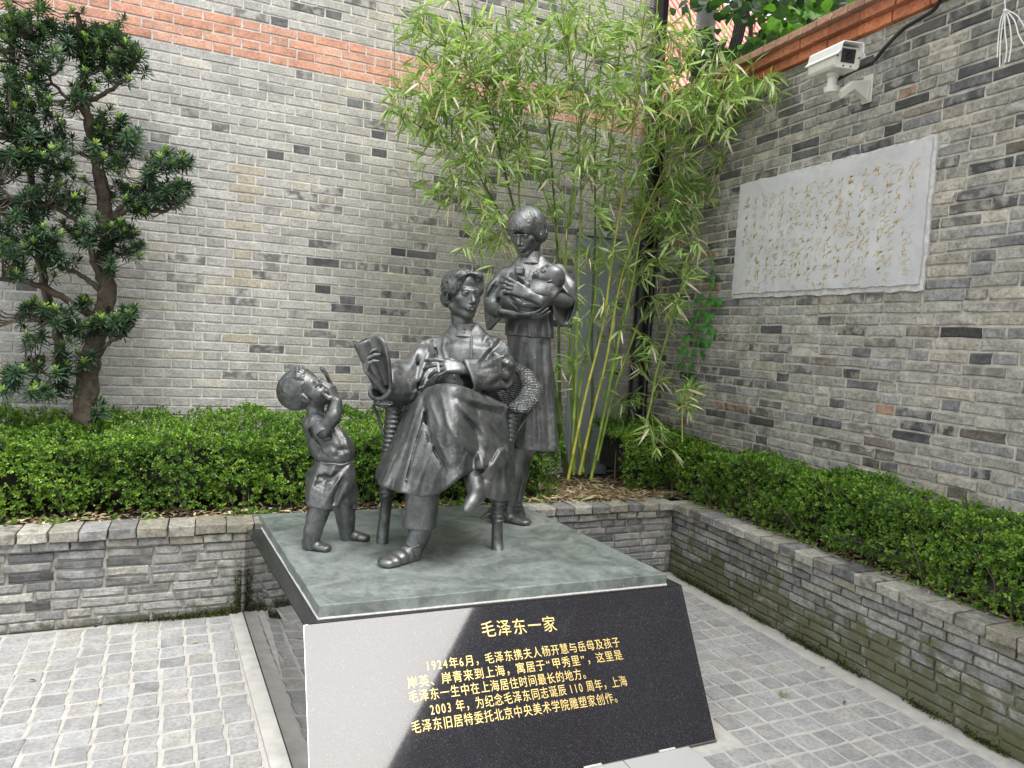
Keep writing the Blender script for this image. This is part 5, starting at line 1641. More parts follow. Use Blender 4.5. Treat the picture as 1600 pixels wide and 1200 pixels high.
for i in range(k - 1):
    Fc += [(i, i + 1, 2 * k + i + 1, 2 * k + i), (k + i, 3 * k + i, 3 * k + i + 1, k + i + 1), (i, k + i, k + i + 1, i + 1), (2 * k + i, 2 * k + i + 1, 3 * k + i + 1, 3 * k + i)]
Fc += [(0, 2 * k, 3 * k, k), (k - 1, 2 * k - 1, 4 * k - 1, 3 * k - 1)]
MB().add(V, Fc).build('sun_hood', WHITE, cc_)
prism('window_glass', [(-.55 * s_, -.36 * s_), (.55 * s_, -.36 * s_), (.55 * s_, .6 * s_), (-.55 * s_, .6 * s_)][::-1], -.01, .0022, DGL, cc_, hc0, .0)
MB().tube([hc0 + aim * .002 + ux * .01, hc0 + aim * .0035 + ux * .01], [.026, .024], 20).build('lens', plain('lens', (.012, .012, .02), .05, var=.1, bmp=0), cc_)
for a, z in ((-.86, .06), (.86, .06), (-.3, -.58), (.3, -.58)):
    MB().tube([hc0 + sx * a * s_ + ux * z * s_ - aim * .004, hc0 + sx * a * s_ + ux * z * s_ + aim * .005], .0045, 8).build('screw', BLACK, cc_)
mt = hc0 - aim * .13 - ux * (s_ * .75)
MB().tube([mt + UU * .0, mt - UU * .022], .036, 16).build('mount_foot', CREAM, cc_)
MB().tube([mt - UU * .022, mt - UU * .085], .028, 16).build('swivel', CREAM, cc_)
MB().tube([mt - UU * .080, mt - UU * .112], [.045, .040], 18).build('swivel_base', CREAM, cc_)
wp = at(1355, 138, 0, RIGHT_X - .012)
ar = [mt - UU * .100, mt - UU * .115 + (wp - mt) * .18, wp + np.array([-.13, .0, -.01]), wp + np.array([-.01, 0, -.015])]
mb = MB(); V = []
for i, p_ in enumerate(ar):
    t = nrm(ar[min(i + 1, 3)] - ar[max(i - 1, 0)]); hv = nrm(np.cross(t, UU)); uv = np.cross(hv, t)
    hh = (.016, .020, .026, .060)[i]; ww = (.026, .020, .018, .020)[i]
    for a, z in ((-1, -1), (1, -1), (1, 1), (-1, 1)): V.append(p_ + hv * ww * a + uv * hh * z)
Fc = [(0, 1, 2, 3)] + [(i * 4 + a, i * 4 + (a + 1) % 4, i * 4 + 4 + (a + 1) % 4, i * 4 + 4 + a) for i in range(3) for a in range(4)] + [(15, 14, 13, 12)]
mb.add(V, [f[::-1] for f in Fc]).build('bracket_arm', CREAM, cc_, bevel=.004)
MB().obox(wp + np.array([.004, 0, -.005]), (1, 0, 0), (0, 1, 0), UU, .006, .035, .085).build('wall_plate', CREAM, cc_, bevel=.004)

def cable(name, label, pts, r, mat, cat='cable', n=8, sub=5, group=None):
    P = [np.array(p, float) for p in pts]; Q = []
    for i in range(len(P) - 1):
        p0 = P[max(i - 1, 0)]; p1 = P[i]; p2 = P[i + 1]; p3 = P[min(i + 2, len(P) - 1)]
        for j in range(sub):
            t = j / sub; Q.append(.5 * (2 * p1 + (p2 - p0) * t + (2 * p0 - 5 * p1 + 4 * p2 - p3) * t * t + (3 * p1 - p0 - 3 * p2 + p3) * t ** 3))
    Q.append(P[-1])
    o = MB().tube(Q, r, n).build(name, mat, None, smooth=True)
    if label: tag(o, label, cat, group)
    return o
RXc = RIGHT_X - .03
cable('cable', 'thick black corrugated conduit looping from the security camera up to the wall top',
      [mt - UU * .05, at(1335, 110, 0, RIGHT_X - .16), at(1362, 98, 0, RXc), at(1385, 72, 0, RXc), at(1412, 45, 0, RXc), at(1440, 28, 0, RIGHT_X - .07), at(1462, 12, 0, RIGHT_X - .10), at(1480, -22, 0, RIGHT_X - .16), at(1500, -60, 0, RIGHT_X - .1)], .0115, BLACK)
# loose white wires hanging at the far right
ww = empty('hanging_wires', at(1571, 15, 0, RIGHT_X - .03))
tag(ww, 'bundle of loose white wires hanging down the courtyard wall at the right edge', 'wires')
WIRE = plain('white_wire', (.72, .72, .70), .4, var=.05, bmp=0)
for pts in ([(1571, 15), (1566, 40), (1563, 70), (1562, 105)], [(1571, 15), (1570, 45), (1573, 75), (1570, 98)], [(1571, 15), (1578, 40), (1580, 70), (1576, 97)],
            [(1571, 15), (1585, 32), (1592, 55), (1602, 72)], [(1571, 15), (1590, 25), (1605, 50), (1612, 60)], [(1571, 15), (1564, 30), (1560, 60), (1558, 90)], [(1573, -20), (1570, -5), (1571, 15)]):
    o = cable('wire', None, [at(x, y, 0, RIGHT_X - .035 - .004 * (i % 2)) for i, (x, y) in enumerate(pts)], .0032, WIRE)
    o.parent = ww; o.location = -ww.location
MB().tube([at(1569, 16, 0, RIGHT_X - .045), at(1574, 17, 0, RIGHT_X - .045)], .008, 8).build('wire_tie', WIRE, ww)

# pipes in the corner, and the grey duct behind the bamboo
PIPE = plain('black_pipe_paint', (.012, .012, .013), .35, var=.3, scale=8, bmp=.05)
dp = empty('drainpipe', (3.60, 5.43, .5))
tag(dp, 'thick black drainpipe running down the corner behind the bamboo', 'drainpipe')
MB().tube([(3.59, 5.42, .5), (3.59, 5.42, 6.6)], .058, 18).build('pipe', PIPE, dp, smooth=True)
for z in (1.15, 2.6, 4.0): MB().tube([(3.59, 5.42, z), (3.59, 5.42, z + .07)], .066, 18).build('pipe_collar', PIPE, dp, smooth=True)
sp_ = MB().tube([(3.655, 5.36, .5), (3.655, 5.36, 3.66)], .02, 12).build('conduit_pipe', PIPE, None, smooth=True)
tag(sp_, 'thin black conduit pipe beside the drainpipe in the wall corner', 'pipe')
DUCT = plain('grey_duct_paint', (.27, .30, .32), .5, var=.08, scale=6, bmp=.05)
du = empty('wall_duct', (3.15, 5.43, .55))
tag(du, 'flat grey metal duct fixed upright on the back wall behind the bamboo', 'duct')
MB().box((2.93, 5.40, .53), (3.33, 5.495, 2.62)).build('duct_body', DUCT, du, bevel=.006)
MB().box((3.125, 5.392, .53), (3.135, 5.3995, 2.62)).build('seam', DUCT, du)
MB().box((2.92, 5.38, 2.625), (3.34, 5.495, 2.66)).build('duct_cap', DUCT, du, bevel=.004)
# ================================================================== vegetation
def leaf_mat(name, rough=.45, trans=.25, spec=.5):
    m, n, l, b = nt(name)
    a = n.new('ShaderNodeAttribute'); a.attribute_name = 'tone'
    p = pos(n)
    c = mixc(n, l, 1.0, a.outputs['Color'], ramp(n, l, noise(n, l, p, 60, 2, .5), [(.3, .8), (.7, 1.2)]), 'MULTIPLY')
    l.new(c, b.inputs['Base Color']); b.inputs['Roughness'].default_value = rough; b.inputs['Specular IOR Level'].default_value = spec
    t = n.new('ShaderNodeBsdfTranslucent'); mx = n.new('ShaderNodeMixShader'); mx.inputs[0].default_value = trans
    tc = mixc(n, l, 1.0, c, (1.25, 1.35, .7), 'MULTIPLY'); l.new(tc, t.inputs[0])
    o = n['Material Output']; l.new(b.outputs[0], mx.inputs[1]); l.new(t.outputs[0], mx.inputs[2]); l.new(mx.outputs[0], o.inputs[0])
    return m
def unit(A): return A / (np.linalg.norm(A, axis=-1, keepdims=True) + 1e-12)
def leaves(P, Dr, Up, L, Wd, shape, col):
    """many leaves at once. P base points, Dr leaf directions, Up rough normals, shape = list of (along, half width, lift)"""
    n = len(P); Dr = unit(Dr); S = unit(np.cross(Dr, Up)); Nn = unit(np.cross(S, Dr))
    L = np.broadcast_to(L, n)[:, None]; Wd = np.broadcast_to(Wd, n)[:, None]
    V = []; k = len(shape)
    for t, w, z in shape:
        c = P + Dr * L * t + Nn * L * z
        if w == 0: V.append(c[:, None])
        else:
            V.append(np.stack([c - S * Wd * w + Nn * Wd * w * .35, c + S * Wd * w + Nn * Wd * w * .35], 1))
    Vt = np.concatenate(V, 1); m_ = Vt.shape[1]
    idx = []; cur = 0; rows = []
    for t, w, z in shape:
        rows.append([cur] if w == 0 else [cur, cur + 1]); cur += len(rows[-1])
    T = []
    for a, b_ in zip(rows[:-1], rows[1:]):
        if len(a) == 1 and len(b_) == 2: T.append((a[0], b_[1], b_[0]))
        elif len(a) == 2 and len(b_) == 2: T += [(a[0], a[1], b_[1]), (a[0], b_[1], b_[0])]
        elif len(a) == 2 and len(b_) == 1: T.append((a[0], a[1], b_[0]))
    F_ = (np.arange(n)[:, None, None] * m_ + np.array(T)[None]).reshape(-1, 3)
    C = np.repeat(col, m_, axis=0)
    return Vt.reshape(-1, 3), F_, C
def join(parts):
    V, F_, C, n = [], [], [], 0
    for v, f, c in parts: V.append(v); F_.append(f + n); C.append(c); n += len(v)
    return np.concatenate(V), np.concatenate(F_), np.concatenate(C)
def rnd_dir(rs, n, up=0, out=None, k=1.0):
    d = rs.normal(0, 1, (n, 3)); d = unit(d) * k
    d[:, 2] += up
    if out is not None: d += out
    return unit(d)

# ---- box hedges
HEDGE = leaf_mat('box_leaf', .30, .38, .6)
TWIG = plain('hedge_twig', (.13, .10, .075), .9, var=.3, scale=40)
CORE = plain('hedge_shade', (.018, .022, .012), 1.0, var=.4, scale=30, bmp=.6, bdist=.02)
def hedge(name, label, x0, x1, y0, y1, z0, ztop, dens, seed, face, light=1.0, leaf=.0225, gaps=None):
    """ztop(x, y) height; face = (outward normal of the clipped front)"""
    rs = np.random.default_rng(seed)
    root = empty(name, ((x0 + x1) / 2, (y0 + y1) / 2, .53)); tag(root, label, 'hedge', 'clipped box hedges in the planters')
    face = np.array(face, float)
    ex, ey = x1 - x0, y1 - y0
    front_len = ex if abs(face[1]) > .5 else ey
    dep = ey if abs(face[1]) > .5 else ex
    h = ztop((x0 + x1) / 2, (y0 + y1) / 2) - z0
    nt_, nf_ = int(dens * front_len * dep * 1.1), int(dens * front_len * h * 1.15)
    ph = rs.uniform(0, 6, 8)
    def lump(a, b_): return .026 * (np.sin(a * 9 + ph[0]) * np.sin(b_ * 8 + ph[1]) + .7 * np.sin(a * 21 + ph[2] + b_ * 5) + .5 * np.sin(b_ * 27 + a * 6 + ph[3]))
    # sprigs on the top
    xt = rs.uniform(x0, x1, nt_); yt = rs.uniform(y0, y1, nt_)
    zt = np.array([ztop(a, b_) for a, b_ in zip(xt, yt)]) + lump(xt, yt) - rs.exponential(.022, nt_)
    up1 = rs.random(nt_) < .03; zt[up1] += rs.uniform(.01, .05, up1.sum())
    Pt = np.stack([xt, yt, zt], 1); Ot = np.tile([0, 0, 1.0], (nt_, 1))
    # sprigs on the front
    u = rs.uniform(0, 1, nf_); w = rs.uniform(0, 1, nf_) ** .85
    depth = rs.exponential(.03, nf_)
    if abs(face[1]) > .5:
        xf = x0 + ex * u; zf = z0 + (np.array([ztop(a, y0) for a in xf]) - z0) * w
        bulge = lump(xf, zf) * 1.2 - .03 * (1 - w) ** 2
        yf = y0 - bulge + depth
        Pf_ = np.stack([xf, yf, zf], 1)
    else:
        yf = y0 + ey * u; zf = z0 + (np.array([ztop(x0, b_) for b_ in yf]) - z0) * w
        bulge = lump(yf, zf) * 1.2 - .03 * (1 - w) ** 2
        xf = x0 - bulge + depth
        Pf_ = np.stack([xf, yf, zf], 1)
    Of = np.tile(face + np.array([0, 0, .35]), (nf_, 1))
    P = np.concatenate([Pt, Pf_]); O = np.concatenate([Ot, Of])
    low = np.concatenate([np.ones(nt_), np.clip(w * 2.2 + .6, 0, 1)])
    keep = rs.random(len(P)) < low
    # thin spots where the twigs show
    g = np.sin(P[:, 0] * 13 + ph[4] + P[:, 1] * 11) * np.sin(P[:, 2] * 17 + ph[5] + P[:, 0] * 4) 
    keep &= ~((g > .62) & (np.arange(len(P)) >= nt_) & (rs.random(len(P)) < .75))
    if gaps is not None: keep &= ~np.array([gaps(*p_) for p_ in P])
    P, O = P[keep], O[keep]
    if callable(light): lt = light(P)
    n_ = len(P)
    sd = unit(O + rs.normal(0, .55, (n_, 3)))                    # sprig direction
    parts = []
    base = np.array([.135, .26, .03]); young = np.array([.30, .47, .07]); old = np.array([.045, .11, .02])
    age = np.clip(rs.normal(.45, .28, n_) + .18 * np.sin(P[:, 0] * 5 + ph[6]) * np.sin(P[:, 1] * 6 + P[:, 2] * 7 + ph[7]), 0, 1)
    a = unit(np.cross(sd, rs.normal(0, 1, (n_, 3)))); b2 = np.cross(sd, a)
    for k in range(7):
        ang = k * 2.4 + rs.uniform(0, 1, n_)
        t = .028 * (k / 7)
        out = a * np.cos(ang)[:, None] + b2 * np.sin(ang)[:, None]
        Dr = unit(out * (1.0 - k * .07) + sd * (.35 + k * .14) + rs.normal(0, .15, (n_, 3)))
        col = np.where(age[:, None] < .5, base + (old - base) * (1 - age[:, None] * 2), base + (young - base) * (age[:, None] * 2 - 1))
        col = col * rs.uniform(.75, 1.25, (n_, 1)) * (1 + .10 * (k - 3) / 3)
        yl = rs.random(n_) < .006; col[yl] = (.34, .30, .06)
        sz = leaf * rs.uniform(.75, 1.2, n_) * (1 - .03 * k)
        parts.append(leaves(P + sd * t, Dr, sd + rs.normal(0, .25, (n_, 3)), sz, sz * .46, [(0, 0, 0), (.35, .42, .02), (.72, .5, .03), (1, 0, -.02)], col))
    V, F_, C = join(parts)
    o = link('foliage', mesh('foliage', V, F_, C), HEDGE, root, smooth=False); o['kind'] = 'stuff'
    # inner mass and stems
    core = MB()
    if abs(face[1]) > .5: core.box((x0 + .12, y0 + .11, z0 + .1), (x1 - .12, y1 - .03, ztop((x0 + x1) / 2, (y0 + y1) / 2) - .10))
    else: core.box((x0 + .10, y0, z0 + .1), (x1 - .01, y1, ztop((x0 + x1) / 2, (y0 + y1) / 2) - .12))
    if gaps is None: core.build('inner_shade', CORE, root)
    tw = MB()
    for i in range(int(front_len * 14)):
        if abs(face[1]) > .5: p0 = np.array([rs.uniform(x0, x1), rs.uniform(y0 + .05, y0 + .16), z0 - .05])
        else: p0 = np.array([rs.uniform(x0 + .05, x0 + .14), rs.uniform(y0, y1), z0 - .05])
        if gaps is not None and gaps(*(p0 + [0, 0, .2])): continue
        p1 = p0 + np.array([rs.normal(0, .05), rs.normal(0, .03), rs.uniform(.12, .2)]); p2 = p1 + face * rs.uniform(0, .05) + np.array([rs.normal(0, .06), rs.normal(0, .03), rs.uniform(.1, .2)])
        tw.tube([p0, p1, p2], [.006, .0045, .002], 5, caps=False)
    o = tw.build('stems', TWIG, root); o['kind'] = 'stuff'
    return root
zb = lambda x, y: .985 + .09 * (y - 4.55) / .7 + .015 * math.sin(x * 2.1)
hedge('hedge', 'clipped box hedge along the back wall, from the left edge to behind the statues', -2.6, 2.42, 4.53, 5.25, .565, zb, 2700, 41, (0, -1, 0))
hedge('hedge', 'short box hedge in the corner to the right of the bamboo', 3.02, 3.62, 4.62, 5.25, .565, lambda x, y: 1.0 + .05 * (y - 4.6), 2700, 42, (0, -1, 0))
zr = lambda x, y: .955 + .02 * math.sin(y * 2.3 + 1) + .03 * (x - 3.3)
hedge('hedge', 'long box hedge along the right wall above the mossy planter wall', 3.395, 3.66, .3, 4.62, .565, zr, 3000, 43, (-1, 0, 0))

# ---- leaf litter and small weeds on the soil
rs = np.random.default_rng(55)
LITTER = leaf_mat('dry_leaf', .8, .05, .2)
n_ = 5200
side = rs.random(n_) < .45
P = np.where(side[:, None], np.stack([rs.uniform(3.40, 3.66, n_), rs.uniform(.8, 4.6, n_), np.full(n_, .532)], 1), np.stack([rs.uniform(-2.2, 3.5, n_), 4.46 + np.abs(rs.normal(0, .12, n_)), np.full(n_, .532)], 1))
m2 = rs.random(n_) < .42
P[m2] = np.stack([rs.normal(2.75, .3, m2.sum()), rs.uniform(4.42, 5.1, m2.sum()), np.full(m2.sum(), .535)], 1)
P[:, 2] += rs.uniform(0, .022, n_)
ang = rs.uniform(0, 2 * PI, n_); Dr = np.stack([np.cos(ang), np.sin(ang), rs.normal(0, .18, n_)], 1)
cols = np.array([(.42, .34, .22), (.30, .20, .11), (.52, .45, .33), (.20, .13, .07), (.36, .30, .16)])[rs.integers(0, 5, n_)] * rs.uniform(.7, 1.2, (n_, 1))
L = np.where(m2, rs.uniform(.05, .13, n_), rs.uniform(.02, .06, n_))
V, F_, C = leaves(P, Dr, np.array([0, 0, 1.0]) + rs.normal(0, .3, (n_, 3)), L, L * np.where(m2, .12, .3), [(0, 0, 0), (.3, .5, .03), (.7, .45, .05), (1, 0, 0)], cols)
o = link('leaf_litter', mesh('leaf_litter', V, F_, C), LITTER); tag(o, 'dry leaves and bamboo sheaths littering the planter soil', 'leaf litter', kind='stuff')
WEED = leaf_mat('weed_leaf', .5, .35, .4)
n_ = 900
P = np.stack([rs.uniform(-2.0, 3.3, n_), rs.uniform(4.44, 4.56, n_), np.full(n_, .54)], 1)
cl = rs.integers(0, 45, n_); cx = rs.uniform(-2.0, 3.3, 45); P[:, 0] = cx[cl] + rs.normal(0, .03, n_); P[:, 1] += rs.normal(0, .015, n_)
pr = rs.random(n_) < .3; P[pr] = np.stack([rs.uniform(3.40, 3.44, pr.sum()), rs.uniform(1, 4.4, pr.sum()), np.full(pr.sum(), .54)], 1)
V, F_, C = leaves(P, rnd_dir(rs, n_, .7), rnd_dir(rs, n_, 1.2), rs.uniform(.02, .045, n_), rs.uniform(.010, .02, n_), [(0, 0, 0), (.4, .6, .05), (.75, .5, .05), (1, 0, 0)], np.array([.14, .26, .04]) * rs.uniform(.6, 1.3, (n_, 1)))
o = link('weeds', mesh('weeds', V, F_, C), WEED); tag(o, 'tiny green weeds along the inner edge of the planter coping', 'weeds', kind='stuff')

# moss along the foot of the planter walls
rs = np.random.default_rng(66)
n_ = 6000
y_ = rs.uniform(1.0, 4.28, n_); kk = np.sin(y_ * 7) + np.sin(y_ * 17 + 1) + rs.normal(0, .6, n_) + (y_ - 2.5) * .6 > .3
P = np.stack([PL_X - np.abs(rs.normal(0, .012, n_)) - .003, y_, rs.exponential(.010, n_)], 1)[kk]
m2 = 1500; P2 = np.stack([.20 - np.abs(rs.normal(0, .25, m2)), np.full(m2, PL_Y - .004) - np.abs(rs.normal(0, .010, m2)), rs.exponential(.010, m2)], 1)
P3 = np.stack([.21 - np.abs(rs.normal(0, .02, 500)), PL_Y - np.abs(rs.normal(0, .008, 500)), np.abs(rs.normal(0, .12, 500))], 1)
P = np.concatenate([P, P2, P3]); n_ = len(P)
col = np.array([(.05, .07, .015), (.10, .13, .025), (.035, .035, .018), (.06, .05, .03)])[rs.integers(0, 4, n_)] * rs.uniform(.6, 1.3, (n_, 1))
V, F_, C = leaves(P, rnd_dir(rs, n_, .6), rnd_dir(rs, n_, .6), rs.uniform(.006, .014, n_), rs.uniform(.005, .011, n_), [(0, 0, 0), (.4, .6, .05), (1, 0, 0)], col)
o = link('moss', mesh('moss', V, F_, C), leaf_mat('moss', .9, .1, .1)); tag(o, 'dark moss growing in the joint where the planter walls meet the paving', 'moss', kind='stuff')

# ---- bamboo
CULM = plain('bamboo_culm', (.17, .25, .04), .35, var=.35, scale=7, bmp=.03)
CULM_Y = plain('yellow_bamboo_culm', (.34, .33, .05), .35, var=.25, scale=7, bmp=.03)
CULM_D = plain('dark_bamboo_culm', (.06, .10, .025), .4, var=.3, scale=7, bmp=.03)
SHEATH = plain('bamboo_branch', (.20, .24, .07), .6, var=.3, scale=12, bmp=0)
BLEAF = leaf_mat('bamboo_leaf', .38, .40, .5)
SH_B = [(0, 0, 0), (.12, .32, .01), (.38, .5, .0), (.7, .36, -.05), (1, 0, -.14)]
def bamboo_leaves(rs, pts, dirs, k, dry=.15, lsize=(.095, .175)):
    """k blades fanning from every twig end"""
    n_ = len(pts); P = np.repeat(pts, k, 0); D0 = np.repeat(dirs, k, 0)
    Dr = unit(unit(D0) * .8 + rs.normal(0, .55, (n_ * k, 3)) + np.array([0, 0, -.35]))
    L = rs.uniform(*lsize, n_ * k)
    P = P - unit(D0) * (rs.uniform(0, .08, n_ * k)[:, None])
    g = rs.random((n_ * k, 1))
    col = np.array([.13, .26, .045]) * (1 - g) + np.array([.42, .56, .20]) * g
    col *= rs.uniform(.6, 1.3, (n_ * k, 1))
    d = rs.random(n_ * k) < dry
    col[d] = np.array([.66, .58, .44]) * rs.uniform(.7, 1.25, (d.sum(), 1))
    w = L * rs.uniform(.095, .145, n_ * k); w[d] *= .8
    Dr[d] = unit(Dr[d] + np.array([0, 0, -.9]))
    return leaves(P, Dr, rnd_dir(rs, n_ * k, .9), L, w, SH_B, col)
def culm_mesh(pts, r0, r1):
    P = [np.array(p, float) for p in pts]; Q = []
    for i in range(len(P) - 1):
        p0 = P[max(i - 1, 0)]; p1 = P[i]; p2 = P[i + 1]; p3 = P[min(i + 2, len(P) - 1)]
        for j in range(8):
            t = j / 8; Q.append(.5 * (2 * p1 + (p2 - p0) * t + (2 * p0 - 5 * p1 + 4 * p2 - p3) * t * t + (3 * p1 - p0 - 3 * p2 + p3) * t ** 3))
    Q.append(P[-1]); Q = np.array(Q)
    seg = np.concatenate([[0], np.cumsum(np.linalg.norm(np.diff(Q, axis=0), axis=1))])
    T = seg[-1]; out = []; R = []; nodes = []
    s = 0; step = .20
    while s < T:
        for ds, k in ((0, 1.0), (.006, 1.22), (.014, 1.0)):
            if s + ds < T:
                t = s + ds; out.append([np.interp(t, seg, Q[:, a]) for a in range(3)]); R.append((r0 + (r1 - r0) * t / T) * k)
        nodes.append((np.array(out[-1]), s / T)); s += step
    out.append(Q[-1]); R.append(r1)
    return MB().tube(out, R, 8), nodes, Q
def bamboo(label, paths, targets, seed, group=None, cat='bamboo'):
    """paths: (points (px, py, y), base radius, top radius, material); targets: leafy masses (px, py, y, spread px, sprays)"""
    rs = np.random.default_rng(seed)
    p0 = at(*[(paths[0][0][0][0])], paths[0][0][0][1], 1, paths[0][0][0][2]); p0[2] = .53
    root = empty('bamboo', p0); tag(root, label, cat, group)
    culms = []; QQ = []
    for pts, r0, r1, mat in paths:
        W3 = [at(x, y, 1, yy) for x, y, yy in pts]
        mb, nodes, Q = culm_mesh(W3, r0, r1)
        culms.append(mb.build('culm', mat, root, smooth=True)); QQ.append(Q)
    sprays = [[] for _ in culms]; br = [MB() for _ in culms]
    for (x, y, yy, sp, cnt) in targets:
        for _ in range(int(cnt * 1.15)):
            yd = yy + rs.normal(0, .16); yd = min(yd, BACK_Y - .08)
            t = at(x + rs.normal(0, sp), y + rs.normal(0, sp * .8), 1, yd)
            if t[0] > RIGHT_X - .06 and t[2] < 3.9: t[0] = RIGHT_X - rs.uniform(.06, .3)
            best = None
            for ci, Q in enumerate(QQ):
                dd = np.linalg.norm(Q - t, axis=1) + np.clip(Q[:, 2] - t[2] + .15, 0, 9) * 1.5
                i = int(dd.argmin())
                if best is None or dd[i] < best[0]: best = (dd[i], ci, i)
            _, ci, i = best; a = QQ[ci][i]
            v_ = t - a; L = np.linalg.norm(v_); mid = a + v_ * .5 + np.array([0, 0, .18 * L])
            br[ci].tube([a, mid, t], [.0030, .0022, .0012], 4, caps=False)
            sprays[ci].append((t, (t - mid)))
            if L > .3:
                for u in (.55, .78):
                    q_ = a * (1 - u) ** 2 + 2 * mid * u * (1 - u) + t * u * u
                    sd = np.array([rs.normal(0, .07), rs.normal(0, .07), -.02 + rs.normal(0, .05)])
                    br[ci].tube([q_, q_ + sd], [.0015, .001], 3, caps=False); sprays[ci].append((q_ + sd, sd + v_ * .1))
    for ci, c in enumerate(culms):
        if br[ci].v:
            o = br[ci].build('twigs', SHEATH, c); o['kind'] = 'stuff'
        if sprays[ci]:
            V, F_, C = bamboo_leaves(rs, np.array([s_[0] for s_ in sprays[ci]]), np.array([s_[1] for s_ in sprays[ci]]), 5)
            o = link('foliage', mesh('foliage', V, F_, C), BLEAF, c); o['kind'] = 'stuff'
    return root
paths = [
 ([(887, 750, 4.72), (915, 617, 4.80), (942, 510, 4.84), (957, 400, 4.86), (991, 188, 4.80), (1002, 60, 4.7), (1015, -30, 4.6)], .0125, .005, CULM_Y),
 ([(892, 735, 4.80), (900, 587, 4.86), (903, 433, 4.9), (908, 300, 4.88), (898, 150, 4.8), (880, 30, 4.7)], .012, .005, CULM),
 ([(923, 750, 4.78), (960, 567, 4.86), (993, 417, 4.9), (1012, 250, 4.9), (1024, 60, 4.85), (1030, -60, 4.8)], .0125, .005, CULM),
 ([(933, 720, 4.86), (960, 610, 4.9), (985, 540, 4.92), (996, 508, 4.93)], .012, .011, CULM),
 ([(880, 730, 4.95), (874, 600, 5.0), (872, 420, 5.02), (864, 284, 5.0), (858, 192, 4.96), (850, 60, 4.9)], .015, .006, CULM_D),
 ([(884, 740, 4.88), (858, 560, 4.95), (822, 400, 5.0), (798, 306, 5.0), (770, 192, 4.95), (752, 131, 4.9), (728, 60, 4.8), (715, 0, 4.7)], .015, .005, CULM_D),
 ([(886, 735, 4.92), (850, 560, 4.98), (818, 400, 5.02), (811, 306, 5.02), (811, 210, 5.0), (800, 100, 4.9), (790, 10, 4.8)], .014, .005, CULM),
 ([(898, 735, 4.92), (890, 560, 4.97), (884, 394, 5.0), (905, 219, 4.96), (918, 60, 4.9), (925, -40, 4.8)], .012, .005, CULM),
 ([(911, 738, 4.9), (903, 633, 4.94), (930, 467, 4.98), (945, 300, 4.98), (962, 150, 4.9), (975, 10, 4.8)], .0145, .006, CULM),
 ([(928, 735, 4.92), (937, 683, 4.94), (953, 587, 4.97), (980, 467, 5.0), (990, 340, 5.0), (1050, 170, 4.7), (1120, 130, 4.35), (1190, 128, 4.05)], .013, .004, CULM),
 ([(905, 742, 4.76), (925, 650, 4.8), (948, 560, 4.84), (975, 420, 4.9), (1040, 260, 4.8), (1085, 200, 4.6), (1130, 260, 4.5)], .013, .004, CULM_Y),
 ([(888, 738, 4.84), (870, 620, 4.86), (840, 480, 4.9), (780, 330, 4.9), (720, 240, 4.8), (660, 200, 4.7), (615, 175, 4.6)], .012, .003, CULM_D),
 ([(896, 742, 4.86), (895, 600, 4.9), (893, 470, 4.95), (860, 330, 4.95), (820, 230, 4.9), (740, 110, 4.75), (660, 50, 4.6)], .012, .004, CULM),
 ([(915, 745, 4.95), (925, 640, 5.0), (925, 500, 5.05), (930, 360, 5.05), (930, 220, 5.0), (940, 90, 4.95)], .013, .005, CULM_D),
]
targets = [(655, 30, 4.7, 22, 12), (700, 55, 4.75, 28, 26), (755, 85, 4.75, 30, 34), (815, 60, 4.8, 30, 34), (880, 45, 4.8, 32, 36), (945, 55, 4.8, 30, 34), (995, 40, 4.8, 24, 24),
 (680, 120, 4.7, 26, 14), (730, 145, 4.75, 30, 32), (795, 150, 4.8, 30, 34), (860, 140, 4.85, 30, 34), (925, 150, 4.85, 30, 34), (985, 145, 4.8, 28, 30), (1040, 120, 4.7, 24, 24), (1085, 60, 4.6, 22, 14), (1090, 150, 4.5, 26, 26), (1130, 145, 4.3, 26, 26), (1175, 135, 4.15, 24, 18), (1215, 125, 4.0, 16, 8),
 (625, 160, 4.6, 18, 9), (650, 190, 4.7, 22, 12), (690, 220, 4.75, 26, 16), (745, 225, 4.8, 28, 22), (800, 240, 4.85, 28, 20), (865, 240, 4.9, 28, 20), (930, 245, 4.9, 28, 22), (990, 240, 4.85, 26, 24), (1045, 215, 4.75, 24, 22), (1080, 270, 4.6, 22, 11), (1125, 290, 4.5, 20, 6), (1145, 250, 4.4, 16, 4),
 (690, 290, 4.75, 20, 8), (765, 345, 4.75, 20, 9), (745, 375, 4.7, 14, 4), (880, 320, 4.95, 26, 12), (955, 320, 4.9, 28, 16), (1005, 320, 4.9, 24, 16), (1050, 340, 4.75, 22, 8), (1090, 345, 4.6, 16, 3),
 (890, 400, 4.95, 20, 9), (945, 405, 4.95, 24, 12), (990, 400, 4.9, 22, 9), (1035, 420, 4.8, 18, 8), (1060, 470, 4.75, 16, 6), (905, 490, 4.9, 18, 8), (950, 490, 4.9, 20, 8), (885, 570, 4.8, 14, 6), (925, 560, 4.9, 18, 5), (960, 510, 4.85, 12, 5), (1000, 560, 4.9, 18, 5), (940, 600, 4.85, 16, 4), (1005, 610, 4.85, 14, 4)]
bamboo('tall bamboo clump with leaning green and yellow culms behind the standing woman statue', paths, targets, 61)
bamboo('single thin bamboo culm leaning right in front of the climbing vine',
       [([(1008, 668, 4.55), (1017, 630, 4.56), (1027, 577, 4.56), (1050, 500, 4.5), (1073, 420, 4.45), (1083, 380, 4.4)], .011, .005, CULM)],
       [(1020, 530, 4.5, 12, 4), (1055, 470, 4.5, 14, 6), (1085, 430, 4.4, 12, 5), (1075, 360, 4.4, 14, 5), (1035, 590, 4.5, 12, 3)], 62)
